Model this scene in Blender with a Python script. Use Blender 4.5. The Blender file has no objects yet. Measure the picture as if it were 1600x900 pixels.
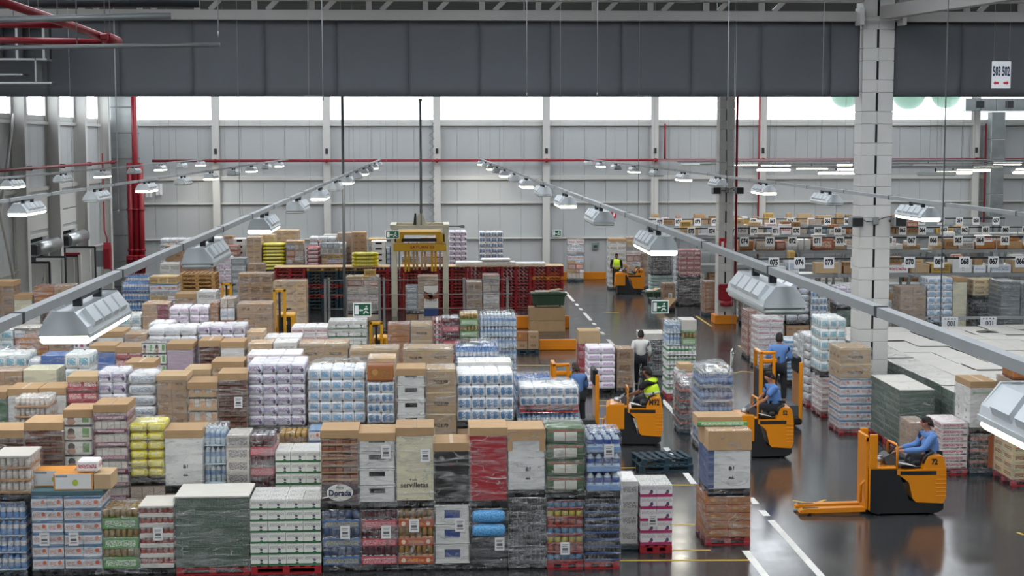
import bpy, math, random
from mathutils import Vector, Matrix
rnd = random.Random(7)
SC = bpy.context.scene
COL = SC.collection
PI = math.pi
# ------------------------------------------------------------------ camera frame
F = 2450.0; H = 7.6
_Y = Vector((-132, 233, -F)).normalized()
_Z = Vector((-.0062, 1, 0)); _Z = (_Z - _Z.dot(_Y) * _Y).normalized()
_X = _Y.cross(_Z).normalized()
def ray(px, py):
    d = Vector((px - 800, 450 - py, -F))
    return Vector((d.dot(_X), d.dot(_Y), d.dot(_Z)))
def P(px, py, Y):                       # world point seen at a pixel, on the plane y = Y
    r = ray(px, py); t = Y / r.y
    return Vector((r.x * t, Y, H + r.z * t))
def PF(px, py, z=0.0):                  # the same, on the plane z
    r = ray(px, py); t = (z - H) / r.z
    return Vector((r.x * t, r.y * t, z))
def lin(c):
    if isinstance(c, str):
        c = [int(c[i:i + 2], 16) / 255 for i in (0, 2, 4)]
    return [(v / 12.92 if v <= .04045 else ((v + .055) / 1.055) ** 2.4) for v in c[:3]] + [1]
# ------------------------------------------------------------------ node groups for printed surfaces
def _group(name, fn, outs=('Fac',), ins=('CU', 'CV', 'HU', 'HV')):
    g = bpy.data.node_groups.new(name, 'ShaderNodeTree')
    g.interface.new_socket('UV', in_out='INPUT', socket_type='NodeSocketVector')
    for i in ins: g.interface.new_socket(i, in_out='INPUT', socket_type='NodeSocketFloat')
    g.interface.new_socket('Fac', in_out='OUTPUT', socket_type='NodeSocketFloat')
    gi = g.nodes.new('NodeGroupInput'); go = g.nodes.new('NodeGroupOutput')
    def m(op, a, b=None):
        n = g.nodes.new('ShaderNodeMath'); n.operation = op
        for k, v in enumerate((a, b)):
            if v is None: continue
            if isinstance(v, (int, float)): n.inputs[k].default_value = v
            else: g.links.new(v, n.inputs[k])
        return n.outputs[0]
    sep = g.nodes.new('ShaderNodeSeparateXYZ'); g.links.new(gi.outputs['UV'], sep.inputs[0])
    g.links.new(fn(g, gi.outputs, sep.outputs, m), go.inputs[0])
    return g
def _rect(g, i, s, m):
    a = m('LESS_THAN', m('ABSOLUTE', m('SUBTRACT', s[0], i['CU'])), i['HU'])
    b = m('LESS_THAN', m('ABSOLUTE', m('SUBTRACT', s[1], i['CV'])), i['HV'])
    return m('MULTIPLY', a, b)
def _ell(g, i, s, m):
    a = m('DIVIDE', m('SUBTRACT', s[0], i['CU']), i['HU'])
    b = m('DIVIDE', m('SUBTRACT', s[1], i['CV']), i['HV'])
    return m('LESS_THAN', m('ADD', m('MULTIPLY', a, a), m('MULTIPLY', b, b)), 1.0)
def _blot(g, i, s, m):
    r = _rect(g, i, s, m)
    n = g.nodes.new('ShaderNodeTexNoise'); n.inputs['Scale'].default_value = 17; n.inputs['Detail'].default_value = 1
    mp = g.nodes.new('ShaderNodeMapping'); mp.inputs['Scale'].default_value = (1.3, .6, 1)
    g.links.new(i['UV'], mp.inputs[0]); g.links.new(mp.outputs[0], n.inputs['Vector'])
    return m('MULTIPLY', r, m('GREATER_THAN', n.outputs[0], .47))
GR = {'r': _group('rect_mask', _rect), 'e': _group('ellipse_mask', _ell), 'b': _group('blot_mask', _blot)}
MATS = {}
def mat(name, base, layers=(), rough=.55, metal=0, emit=0, spec=.5, noise=0, nscale=3, bump=0, bscale=20, vary=.06, coat=0, alpha=None, edge=0):
    """Principled surface; layers are printed marks (shape, cu, cv, hu, hv, colour) in one pack face 0..1."""
    if name in MATS: return MATS[name]
    M = bpy.data.materials.new(name); M.use_nodes = True; t = M.node_tree; N = t.nodes
    b = N['Principled BSDF']
    col = N.new('ShaderNodeRGB'); col.outputs[0].default_value = lin(base); c = col.outputs[0]
    def mix(fac, c2, c1):
        x = N.new('ShaderNodeMix'); x.data_type = 'RGBA'
        if isinstance(fac, float): x.inputs[0].default_value = fac
        else: t.links.new(fac, x.inputs[0])
        t.links.new(c1, x.inputs[6])
        if isinstance(c2, list): x.inputs[7].default_value = c2
        else: t.links.new(c2, x.inputs[7])
        return x.outputs[2]
    if layers:
        uv = N.new('ShaderNodeUVMap'); fr = N.new('ShaderNodeVectorMath'); fr.operation = 'FRACTION'
        t.links.new(uv.outputs[0], fr.inputs[0])
        for L in layers:
            src = fr.outputs[0]
            g = N.new('ShaderNodeGroup'); g.node_tree = GR[L[0]]; t.links.new(src, g.inputs[0])
            for k in range(4): g.inputs[k + 1].default_value = L[k + 1]
            c = mix(g.outputs[0], lin(L[5]), c)
    if noise:
        tc = N.new('ShaderNodeTexCoord'); n = N.new('ShaderNodeTexNoise'); n.inputs['Scale'].default_value = nscale
        n.inputs['Detail'].default_value = 4; t.links.new(tc.outputs['Object'], n.inputs['Vector'])
        r = N.new('ShaderNodeMapRange'); t.links.new(n.outputs[0], r.inputs[0])
        r.inputs[1].default_value = .3; r.inputs[2].default_value = .7; r.inputs[3].default_value = 1 - noise; r.inputs[4].default_value = 1 + noise * .5
        h = N.new('ShaderNodeHueSaturation'); t.links.new(r.outputs[0], h.inputs['Value']); t.links.new(c, h.inputs['Color']); c = h.outputs[0]
    if vary:
        oi = N.new('ShaderNodeObjectInfo'); r = N.new('ShaderNodeMapRange'); t.links.new(oi.outputs['Random'], r.inputs[0])
        r.inputs[3].default_value = 1 - vary; r.inputs[4].default_value = 1 + vary
        h = N.new('ShaderNodeHueSaturation'); t.links.new(r.outputs[0], h.inputs['Value']); t.links.new(c, h.inputs['Color']); c = h.outputs[0]
    t.links.new(c, b.inputs['Base Color'])
    b.inputs['Roughness'].default_value = rough; b.inputs['Metallic'].default_value = metal
    b.inputs['Specular IOR Level'].default_value = spec; b.inputs['Coat Weight'].default_value = coat; b.inputs['Coat Roughness'].default_value = .15
    if emit:
        b.inputs['Emission Color'].default_value = lin(base); b.inputs['Emission Strength'].default_value = emit
    if bump:
        tc = N.new('ShaderNodeTexCoord'); n = N.new('ShaderNodeTexNoise'); n.inputs['Scale'].default_value = bscale; n.inputs['Detail'].default_value = 3
        t.links.new(tc.outputs['Object'], n.inputs['Vector']); bp = N.new('ShaderNodeBump'); bp.inputs['Strength'].default_value = bump
        bp.inputs['Distance'].default_value = .02
        t.links.new(n.outputs[0], bp.inputs['Height']); t.links.new(bp.outputs[0], b.inputs['Normal'])
    if alpha is not None: b.inputs['Alpha'].default_value = alpha
    MATS[name] = M
    return M
# ------------------------------------------------------------------ mesh builder
class MB:
    def __init__(s): s.v = []; s.f = []; s.uv = []; s.mi = []; s.mats = []; s.sm = []
    def m(s, M):
        if isinstance(M, str): M = MATS[M]
        if M not in s.mats: s.mats.append(M)
        return s.mats.index(M)
    def face(s, idx, M, uv=None, smooth=False):
        s.f.append(idx); s.mi.append(s.m(M)); s.uv.append(uv or [(0.0, 2.5)] * len(idx)); s.sm.append(smooth)
    def box(s, x0, x1, y0, y1, z0, z1, M, c=0.0, rep=(1, 1), smooth=False, top=None, toprep=None):
        """box with chamfer c; side faces carry uv 0..rep, the top uv sits outside the print unless toprep."""
        if x1 < x0: x0, x1 = x1, x0
        if y1 < y0: y0, y1 = y1, y0
        if z1 < z0: z0, z1 = z1, z0
        c = min(c, (x1 - x0) * .45, (y1 - y0) * .45, (z1 - z0) * .45)
        X = (x0, x1); Y = (y0, y1); Z = (z0, z1); o = len(s.v); topM = top or M
        def su(p): return ((p[0] - x0) / (x1 - x0) * rep[0], (p[2] - z0) / (z1 - z0) * rep[1])
        def sv(p): return ((p[1] - y0) / (y1 - y0) * max(1, round(rep[0] * (y1 - y0) / (x1 - x0))), (p[2] - z0) / (z1 - z0) * rep[1])
        def st(p): return ((p[0] - x0) / (x1 - x0) * toprep[0], (p[1] - y0) / (y1 - y0) * toprep[1]) if toprep else (.001, .001)
        if c <= 0:
            pts = [(X[i], Y[j], Z[k]) for i in (0, 1) for j in (0, 1) for k in (0, 1)]
            s.v += pts
            def ix(i, j, k): return o + i * 4 + j * 2 + k
            for (a, b, cc, d), fn, mm in (((ix(0,0,0), ix(1,0,0), ix(1,0,1), ix(0,0,1)), su, M), ((ix(1,1,0), ix(0,1,0), ix(0,1,1), ix(1,1,1)), su, M),
                       ((ix(0,1,0), ix(0,0,0), ix(0,0,1), ix(0,1,1)), sv, M), ((ix(1,0,0), ix(1,1,0), ix(1,1,1), ix(1,0,1)), sv, M),
                       ((ix(0,0,1), ix(1,0,1), ix(1,1,1), ix(0,1,1)), st, topM), ((ix(0,1,0), ix(1,1,0), ix(1,0,0), ix(0,0,0)), st, M)):
                s.face((a, b, cc, d), mm, [fn(s.v[q]) for q in (a, b, cc, d)], smooth)
            return
        # per corner three points (on the x, y and z faces)
        def ix(i, j, k, ax): return o + ((i * 2 + j) * 2 + k) * 3 + ax
        for i in (0, 1):
            for j in (0, 1):
                for k in (0, 1):
                    si = 1 - 2 * i; sj = 1 - 2 * j; sk = 1 - 2 * k
                    s.v.append((X[i], Y[j] + sj * c, Z[k] + sk * c))
                    s.v.append((X[i] + si * c, Y[j], Z[k] + sk * c))
                    s.v.append((X[i] + si * c, Y[j] + sj * c, Z[k]))
        def q(idx, fn, mm): s.face(idx, mm, [fn(s.v[a]) for a in idx], smooth)
        q((ix(0,0,0,1), ix(1,0,0,1), ix(1,0,1,1), ix(0,0,1,1)), su, M)
        q((ix(1,1,0,1), ix(0,1,0,1), ix(0,1,1,1), ix(1,1,1,1)), su, M)
        q((ix(0,1,0,0), ix(0,0,0,0), ix(0,0,1,0), ix(0,1,1,0)), sv, M)
        q((ix(1,0,0,0), ix(1,1,0,0), ix(1,1,1,0), ix(1,0,1,0)), sv, M)
        q((ix(0,0,1,2), ix(1,0,1,2), ix(1,1,1,2), ix(0,1,1,2)), st, topM)
        q((ix(0,1,0,2), ix(1,1,0,2), ix(1,0,0,2), ix(0,0,0,2)), st, M)
        for i in (0, 1):
            for j in (0, 1):
                a = (ix(i,j,0,0), ix(i,j,0,1), ix(i,j,1,1), ix(i,j,1,0))
                q(a if (i == j) else a[::-1], su, M)
        for i in (0, 1):
            for k in (0, 1):
                a = (ix(i,0,k,0), ix(i,1,k,0), ix(i,1,k,2), ix(i,0,k,2))
                q(a if (i == k) else a[::-1], st, topM if k else M)
        for j in (0, 1):
            for k in (0, 1):
                a = (ix(0,j,k,1), ix(0,j,k,2), ix(1,j,k,2), ix(1,j,k,1))
                q(a if (j == k) else a[::-1], st, topM if k else M)
        for i in (0, 1):
            for j in (0, 1):
                for k in (0, 1):
                    a = (ix(i,j,k,0), ix(i,j,k,1), ix(i,j,k,2))
                    q(a if (i + j + k) % 2 else a[::-1], st, M)
    def lathe(s, cx, cy, prof, M, n=10, smooth=True, mats=None):
        """prof: list of (radius, z)."""
        o = len(s.v)
        for r, z in prof:
            for k in range(n):
                a = 2 * PI * k / n
                s.v.append((cx + r * math.cos(a), cy + r * math.sin(a), z))
        for i in range(len(prof) - 1):
            mm = mats[i] if mats else M
            for k in range(n):
                k2 = (k + 1) % n
                s.face((o + i * n + k, o + i * n + k2, o + (i + 1) * n + k2, o + (i + 1) * n + k), mm, None, smooth)
        s.face(tuple(o + k for k in range(n))[::-1], mats[0] if mats else M)
        s.face(tuple(o + (len(prof) - 1) * n + k for k in range(n)), mats[-1] if mats else M)
    def tube(s, pts, r, M, n=8, smooth=True, ry=None):
        """round (or r x ry) tube through points"""
        pts = [Vector(p) for p in pts]; o = len(s.v); rs = r if isinstance(r, (list, tuple)) else [r] * len(pts)
        for i, p in enumerate(pts):
            d = (pts[min(i + 1, len(pts) - 1)] - pts[max(i - 1, 0)]).normalized()
            up = Vector((0, 0, 1)) if abs(d.z) < .95 else Vector((0, 1, 0))
            a = d.cross(up).normalized(); b = a.cross(d).normalized()
            for k in range(n):
                t = 2 * PI * (k + .5) / n
                s.v.append(tuple(p + a * math.cos(t) * rs[i] + b * math.sin(t) * (ry if ry else rs[i])))
        for i in range(len(pts) - 1):
            for k in range(n):
                k2 = (k + 1) % n
                s.face((o + i * n + k, o + (i + 1) * n + k, o + (i + 1) * n + k2, o + i * n + k2), M, None, smooth)
        s.face(tuple(o + k for k in range(n)), M); s.face(tuple(o + (len(pts) - 1) * n + k for k in range(n))[::-1], M)
    def bar(s, a, b, w, h, M):
        """rectangular bar from a to b"""
        a = Vector(a); b = Vector(b); d = (b - a).normalized()
        up = Vector((0, 0, 1)) if abs(d.z) < .98 else Vector((0, 1, 0))
        u = d.cross(up).normalized() * w / 2; t = u.cross(d).normalized() * h / 2; o = len(s.v)
        for p in (a, b):
            for q in (u + t, -u + t, -u - t, u - t): s.v.append(tuple(p + q))
        for k in range(4):
            k2 = (k + 1) % 4; s.face((o + k, o + 4 + k, o + 4 + k2, o + k2), M)
        s.face((o, o + 1, o + 2, o + 3), M); s.face((o + 7, o + 6, o + 5, o + 4), M)
    def prism(s, pts, y0, y1, M, axis='y', smooth=False):
        """polygon of (a, b) extruded; axis y: a=x b=z ; axis x: a=y b=z ; axis z: a=x b=y"""
        o = len(s.v); n = len(pts)
        for y in (y0, y1):
            for a, b in pts:
                s.v.append((a, y, b) if axis == 'y' else (y, a, b) if axis == 'x' else (a, b, y))
        s.face(tuple(o + k for k in range(n)), M); s.face(tuple(o + n + k for k in range(n))[::-1], M)
        for k in range(n):
            k2 = (k + 1) % n; s.face((o + k, o + n + k, o + n + k2, o + k2), M, None, smooth)
    def mesh(s, name='m'):
        me = bpy.data.meshes.new(name); me.from_pydata(s.v, [], s.f)
        for M in s.mats: me.materials.append(M)
        ul = me.uv_layers.new(name='UVMap'); flat = []
        for u in s.uv:
            for a in u: flat += [a[0], a[1]]
        ul.data.foreach_set('uv', flat)
        me.polygons.foreach_set('material_index', s.mi); me.polygons.foreach_set('use_smooth', s.sm)
        me.update(); return me
    def build(s, name, parent=None, loc=(0, 0, 0), rot=(0, 0, 0)):
        return link(name, s.mesh(name), parent, loc, rot)
def link(name, me, parent=None, loc=(0, 0, 0), rot=(0, 0, 0), scale=None):
    o = bpy.data.objects.new(name, me); COL.objects.link(o); o.parent = parent; o.location = loc; o.rotation_euler = rot
    if scale: o.scale = scale
    return o
LABELS = {}
def tag(o, label, cat, group=None, kind=None):
    if label in LABELS and not group: print('DUPLABEL', label)
    LABELS[label] = 1
    n = len(label.split())
    if n < 4 or n > 16: print('LABELLEN', n, label)
    o['label'] = label; o['category'] = cat
    if group: o['group'] = group
    if kind: o['kind'] = kind
    return o
def thing(name, label, cat, loc=(0, 0, 0), rz=0, group=None):
    o = bpy.data.objects.new(name, None); COL.objects.link(o); o.location = loc; o.rotation_euler = (0, 0, rz)
    o.empty_display_size = .2
    return tag(o, label, cat, group)
def struct(name, mb, parent=None):
    o = mb.build(name, parent)
    if parent is None: o['kind'] = 'structure'
    return o
def text(name, s, size, M, parent, loc, rot=(PI / 2, 0, 0), sx=1, bold=.0, align='CENTER', ext=.002):
    key = (s, size, M, bold)
    if key not in TXT:
        cu = bpy.data.curves.new(name, 'FONT'); cu.body = s; cu.size = size; cu.align_x = align; cu.align_y = 'CENTER'
        cu.extrude = ext; cu.offset = bold; cu.resolution_u = 2
        t = bpy.data.objects.new('t', cu); COL.objects.link(t); bpy.context.view_layer.update()
        me = bpy.data.meshes.new_from_object(t.evaluated_get(bpy.context.evaluated_depsgraph_get())); me.materials.clear(); me.materials.append(MATS[M]); TXT[key] = me
        bpy.data.objects.remove(t)
    return link(name, TXT[key], parent, loc, rot, (sx, 1, 1))
TXT = {}
SKY_L = 1.75
# ------------------------------------------------------------------ materials of the hall
mat('wall_panel', 'b3b6b7', rough=.6, noise=.03, nscale=.6, vary=0)
mat('steel_white', 'c6c5c1', rough=.5, vary=0)
mat('steel_grey', '8d9091', rough=.45, metal=.4, vary=0)
mat('galvanised', 'a9adae', rough=.35, metal=.75, noise=.12, nscale=6, vary=0)
mat('duct_metal', 'b6bcbd', rough=.3, metal=.8, noise=.1, nscale=3, vary=0)
mat('dark_metal', '33363a', rough=.5, metal=.3, vary=0)
mat('black_plastic', '17181b', rough=.5, vary=0)
mat('rubber', '141414', rough=.8, vary=0)
mat('red_paint', '8e1222', rough=.4, vary=0)
mat('concrete_white', 'c6c5c2', rough=.75, noise=.05, nscale=1.5, vary=0)
mat('joint_dark', 'a9aaaa', rough=.8, vary=0)
mat('slot_black', '121314', rough=.9, vary=0)
mat('orange_paint', 'df850a', rough=.45, noise=.06, nscale=2, vary=0)
mat('roof_sheet', '1d2422', rough=.8, noise=.15, nscale=2, vary=0)
mat('curtain_cloth', '5b5e63', rough=.85, noise=.08, nscale=.5, bump=.15, bscale=1.2, vary=.04)
mat('curtain_seam', '505257', rough=.85, vary=0)
mat('line_white', 'dcdcd8', rough=.5, noise=.12, nscale=3, vary=0)
mat('line_yellow', 'c9a640', rough=.5, noise=.2, nscale=3, vary=0)
mat('lamp_on', 'fff6d8', emit=14, vary=0)
mat('lamp_off', 'c9ccc8', rough=.3, vary=0)
mat('reflector', 'cdd2d5', rough=.3, metal=.1, vary=0)
mat('sign_white', 'eceef0', rough=.5, vary=0)
mat('sign_green', '0f5a3a', rough=.5, vary=0)
mat('sign_red', 'c41f2c', rough=.5, vary=0)
mat('ink', '15181c', rough=.6, vary=0)
mat('ink_blue', '16234a', rough=.6, vary=0)
mat('tank_green', '54705f', rough=.5, vary=0)
mat('galv_cable', '9a9d9f', rough=.5, metal=.3, vary=0)
def floor_mat():
    M = bpy.data.materials.new('polished_concrete'); M.use_nodes = True; t = M.node_tree; N = t.nodes; b = N['Principled BSDF']
    tc = N.new('ShaderNodeTexCoord'); n = N.new('ShaderNodeTexNoise'); n.inputs['Scale'].default_value = .35; n.inputs['Detail'].default_value = 6
    t.links.new(tc.outputs['Object'], n.inputs['Vector'])
    r = N.new('ShaderNodeValToRGB'); r.color_ramp.elements[0].position = .3; r.color_ramp.elements[0].color = lin('2d2e30')
    r.color_ramp.elements[1].position = .75; r.color_ramp.elements[1].color = lin('3a3b3d'); t.links.new(n.outputs[0], r.inputs[0])
    # saw-cut slab joints every six metres
    br = N.new('ShaderNodeTexBrick'); br.offset = 0; br.inputs['Scale'].default_value = 1; br.inputs['Brick Width'].default_value = 5.6
    br.inputs['Row Height'].default_value = 5.6; br.inputs['Mortar Size'].default_value = .012; br.inputs['Color1'].default_value = (1, 1, 1, 1)
    br.inputs['Color2'].default_value = (1, 1, 1, 1); br.inputs['Mortar'].default_value = (.35, .35, .35, 1)
    t.links.new(tc.outputs['Object'], br.inputs['Vector'])
    x = N.new('ShaderNodeMix'); x.data_type = 'RGBA'; x.blend_type = 'MULTIPLY'; x.inputs[0].default_value = 1
    t.links.new(r.outputs[0], x.inputs[6]); t.links.new(br.outputs['Color'], x.inputs[7]); t.links.new(x.outputs[2], b.inputs['Base Color'])
    n2 = N.new('ShaderNodeTexNoise'); n2.inputs['Scale'].default_value = 1.2; n2.inputs['Detail'].default_value = 5; t.links.new(tc.outputs['Object'], n2.inputs['Vector'])
    mr = N.new('ShaderNodeMapRange'); t.links.new(n2.outputs[0], mr.inputs[0]); mr.inputs[3].default_value = .1; mr.inputs[4].default_value = .24
    t.links.new(mr.outputs[0], b.inputs['Roughness']); b.inputs['Specular IOR Level'].default_value = .65
    MATS['floor'] = M
floor_mat()
def glass_mat(name, tint, clear, rough=.05):
    M = bpy.data.materials.new(name); M.use_nodes = True; t = M.node_tree; N = t.nodes; N.remove(N['Principled BSDF'])
    a = N.new('ShaderNodeBsdfTransparent'); a.inputs[0].default_value = tint; g = N.new('ShaderNodeBsdfGlossy'); g.inputs['Roughness'].default_value = rough
    x = N.new('ShaderNodeMixShader'); x.inputs[0].default_value = 1 - clear
    t.links.new(a.outputs[0], x.inputs[1]); t.links.new(g.outputs[0], x.inputs[2]); t.links.new(x.outputs[0], N['Material Output'].inputs[0]); MATS[name] = M
glass_mat('window_glass', (1, 1, 1, 1), .93)
def film_mat(name, lo, hi, white=.55, sc=1.0):
    """stretch film: clear plastic with streaks, the narrow ones whitened as painted highlights"""
    M = bpy.data.materials.new(name); M.use_nodes = True; t = M.node_tree; N = t.nodes; N.remove(N['Principled BSDF'])
    tr = N.new('ShaderNodeBsdfTransparent'); gl = N.new('ShaderNodeBsdfGlossy'); gl.inputs['Roughness'].default_value = .16
    df = N.new('ShaderNodeBsdfDiffuse'); df.inputs[0].default_value = (.75, .77, .8, 1)
    tc = N.new('ShaderNodeTexCoord'); mp = N.new('ShaderNodeMapping'); mp.inputs['Scale'].default_value = (1.6 * sc, 1.6 * sc, 9 * sc); mp.inputs['Rotation'].default_value = (0, .35, 0)
    n = N.new('ShaderNodeTexNoise'); n.inputs['Scale'].default_value = 1; n.inputs['Detail'].default_value = 4; n.inputs['Distortion'].default_value = 1.2
    oi = N.new('ShaderNodeObjectInfo'); ad = N.new('ShaderNodeVectorMath'); ad.operation = 'ADD'
    cb = N.new('ShaderNodeMath'); cb.operation = 'MULTIPLY'; cb.inputs[1].default_value = 30; t.links.new(oi.outputs['Random'], cb.inputs[0])
    t.links.new(tc.outputs['Object'], ad.inputs[0]); t.links.new(cb.outputs[0], ad.inputs[1])
    t.links.new(ad.outputs[0], mp.inputs[0]); t.links.new(mp.outputs[0], n.inputs['Vector'])
    r = N.new('ShaderNodeMapRange'); t.links.new(n.outputs[0], r.inputs[0]); r.inputs[1].default_value = .42; r.inputs[2].default_value = .74
    r.inputs[3].default_value = lo; r.inputs[4].default_value = hi
    bp = N.new('ShaderNodeBump'); bp.inputs['Strength'].default_value = .8; bp.inputs['Distance'].default_value = .03; t.links.new(n.outputs[0], bp.inputs['Height'])
    t.links.new(bp.outputs[0], gl.inputs['Normal']); t.links.new(bp.outputs[0], df.inputs['Normal'])
    mp2 = N.new('ShaderNodeMapping'); mp2.inputs['Scale'].default_value = (1.1 * sc, 1.1 * sc, 3.2 * sc); mp2.inputs['Rotation'].default_value = (0, -.7, .3)
    n2 = N.new('ShaderNodeTexNoise'); n2.inputs['Scale'].default_value = 1.3; n2.inputs['Detail'].default_value = 2; n2.inputs['Distortion'].default_value = .6
    t.links.new(ad.outputs[0], mp2.inputs[0]); t.links.new(mp2.outputs[0], n2.inputs['Vector'])
    s1 = N.new('ShaderNodeMath'); s1.operation = 'SUBTRACT'; s1.inputs[1].default_value = .5; t.links.new(n2.outputs[0], s1.inputs[0])
    s2 = N.new('ShaderNodeMath'); s2.operation = 'ABSOLUTE'; t.links.new(s1.outputs[0], s2.inputs[0])
    r2 = N.new('ShaderNodeMapRange'); t.links.new(s2.outputs[0], r2.inputs[0]); r2.inputs[1].default_value = 0; r2.inputs[2].default_value = .016; r2.inputs[3].default_value = hi * 1.25; r2.inputs[4].default_value = 0  # narrow white streaks: wrinkle highlights painted into the film mix
    mx = N.new('ShaderNodeMath'); mx.operation = 'MAXIMUM'; t.links.new(r.outputs[0], mx.inputs[0]); t.links.new(r2.outputs[0], mx.inputs[1])
    m1 = N.new('ShaderNodeMixShader'); m1.inputs[0].default_value = white; t.links.new(gl.outputs[0], m1.inputs[1]); t.links.new(df.outputs[0], m1.inputs[2])
    m2 = N.new('ShaderNodeMixShader'); t.links.new(mx.outputs[0], m2.inputs[0]); t.links.new(tr.outputs[0], m2.inputs[1]); t.links.new(m1.outputs[0], m2.inputs[2])
    t.links.new(m2.outputs[0], N['Material Output'].inputs[0]); MATS[name] = M
film_mat('film', .04, .5, .42); film_mat('film_heavy', .13, .66, .45, 1.4)
# ------------------------------------------------------------------ the shell of the hall
XL, XR, YF, YN, ZR = -16.6, 42.0, 85.0, -8.0, 12.4
b = MB(); b.box(XL - .3, XR + .3, YN, YF + .3, -.3, 0, 'floor'); struct('floor', b)
SKY = [(-13.5, -10.5), (-6.5, -3.5), (.5, 3.5), (7.5, 10.5), (15, 18), (23, 26), (31, 34)]; SKY_Y = [(1, 13), (20, 38), (43, 49.5), (69, 83)]  # unseen roof skylights, added for light from above; nearest ones as fill
b = MB(); xs = [XL - .3] + [v for p in SKY for v in p] + [XR + .3]
for i in range(0, len(xs), 2): b.box(xs[i], xs[i + 1], YN, YF + .3, ZR, ZR + .2, 'roof_sheet')
for (p, q) in SKY:
    ys = [YN] + [v for t in SKY_Y for v in t] + [YF + .3]
    for i in range(0, len(ys), 2): b.box(p, q, ys[i], ys[i + 1], ZR, ZR + .2, 'roof_sheet')
struct('ceiling', b)
wn = 40
for (p, q) in SKY:
    for (y0, y1) in SKY_Y:
        g = MB(); g.box(p - .1, q + .1, y0 - .1, y0 + .05, ZR + .2, ZR + .3, 'steel_white'); g.box(p - .1, q + .1, y1 - .05, y1 + .1, ZR + .2, ZR + .3, 'steel_white'); g.box(p - .1, p + .05, y0, y1, ZR + .2, ZR + .3, 'steel_white'); g.box(q - .05, q + .1, y0, y1, ZR + .2, ZR + .3, 'steel_white')
        w = struct('window_%d' % wn, g); wn += 1
        g = MB(); g.box(p, q, y0, y1, ZR + .25, ZR + .26, 'window_glass'); g.build('window_pane', w)
        l = bpy.data.lights.new('skylight_fill', 'AREA'); l.shape = 'RECTANGLE'; l.size = q - p; l.size_y = y1 - y0; l.color = (.92, .96, 1)  # area light added under each skylight to brighten the hall
        l.energy = SKY_L * PI * (q - p) * (y1 - y0) * (.5 if y0 < 10 else .7 if y0 < 30 else 1.5 if y0 < 50 else 1.15)
        o = bpy.data.objects.new('skylight_fill', l); COL.objects.link(o); o.location = ((p + q) / 2, (y0 + y1) / 2, ZR + .1); o.parent = w
def wall_strip(horiz, a0, a1, pos, thick, z0, z1, M, mb, step=1.15):
    """cladding panels with thin vertical joints"""
    n = max(1, round((a1 - a0) / step)); w = (a1 - a0) / n
    for i in range(n):
        p, q = a0 + i * w + .006, a0 + (i + 1) * w - .006
        if horiz: mb.box(p, q, pos, pos + thick, z0, z1, M, c=.004)
        else: mb.box(pos - thick, pos, p, q, z0, z1, M, c=.004)
b = MB(); wall_strip(True, XL - .3, XR, YF, .2, 0, 8.45, 'wall_panel', b)
b.box(XL - .3, XR, YF + .03, YF + .2, 10.15, ZR, 'wall_panel')
b.box(XL - .3, XR, YF + .05, YF + .18, 0, 8.45, 'joint_dark')
struct('wall_far', b)
b = MB()
for (z0, z1) in ((0, 8.45),):
    wall_strip(False, YN, 64.4, XL, .2, 0, 8.45, 'wall_panel', b); wall_strip(False, 69.3, 70.1, XL, .2, 0, 8.45, 'wall_panel', b)
    wall_strip(False, 74.8, YF, XL, .2, 0, 8.45, 'wall_panel', b)
    wall_strip(False, 64.4, 69.3, XL, .2, 3.6, 8.45, 'wall_panel', b); wall_strip(False, 70.1, 74.8, XL, .2, 3.6, 8.45, 'wall_panel', b)
b.box(XL - .19, XL - .1, YN, YF, 8.3, 8.45, 'joint_dark'); b.box(XL - .2, XL, YN, YF, 10.15, ZR, 'wall_panel')
struct('wall_left', b)
b = MB(); b.box(XR, XR + .2, YN, YF, 0, ZR, 'wall_panel'); struct('wall_right', b)
b = MB(); b.box(XL, XR, YN - .2, YN, 0, ZR, 'wall_panel'); struct('wall_near', b)
# window strip of the far wall, one window a bay
colx = [P(x, 217, YF).x for x in (338, 508, 678, 845, 1013, 1190, 1362, 1530)]
s_ = (colx[5] - colx[0]) / 5
edges = [XL] + [colx[0] + s_ * i for i in range(-1, 9)] + [XR]
edges = sorted(set(round(e, 3) for e in edges if XL <= e <= XR))
for i in range(len(edges) - 1):
    a, c = edges[i] + .05, edges[i + 1] - .05
    if c - a < .3: continue
    f = MB()
    f.box(a, c, YF, YF + .14, 8.45, 8.62, 'steel_white', c=.01); f.box(a, c, YF, YF + .14, 10.05, 10.15, 'steel_white')
    f.box(a, a + .06, YF, YF + .14, 8.6, 10.1, 'steel_white'); f.box(c - .06, c, YF, YF + .14, 8.6, 10.1, 'steel_white')
    w = struct('window_%d' % (i + 1), f)
    g = MB(); g.box(a + .06, c - .06, YF + .06, YF + .07, 8.62, 10.05, 'window_glass'); g.build('window_pane', w)
ly = [58.2, 64.0, 69.7, 75.2, 80.6, YF]
lw = [-8, 4, 16, 28, 40, 49, 58.2, 64.0, 69.7, 75.2, 80.6, YF]
for i in range(len(lw) - 1):
    a, c = lw[i] + .05, lw[i + 1] - .05
    f = MB(); f.box(XL - .14, XL, a, c, 8.45, 8.62, 'steel_white'); f.box(XL - .14, XL, a, c, 10.05, 10.15, 'steel_white')
    f.box(XL - .14, XL, a, a + .06, 8.6, 10.1, 'steel_white'); f.box(XL - .14, XL, c - .06, c, 8.6, 10.1, 'steel_white')
    f.box(XL - .1, XL - .04, (a + c) / 2 - .03, (a + c) / 2 + .03, 8.6, 10.1, 'steel_white')
    w = struct('window_%d' % (i + 20), f); g = MB(); g.box(XL - .08, XL - .07, a + .06, c - .06, 8.62, 10.05, 'window_glass'); g.build('window_pane', w)
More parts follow.
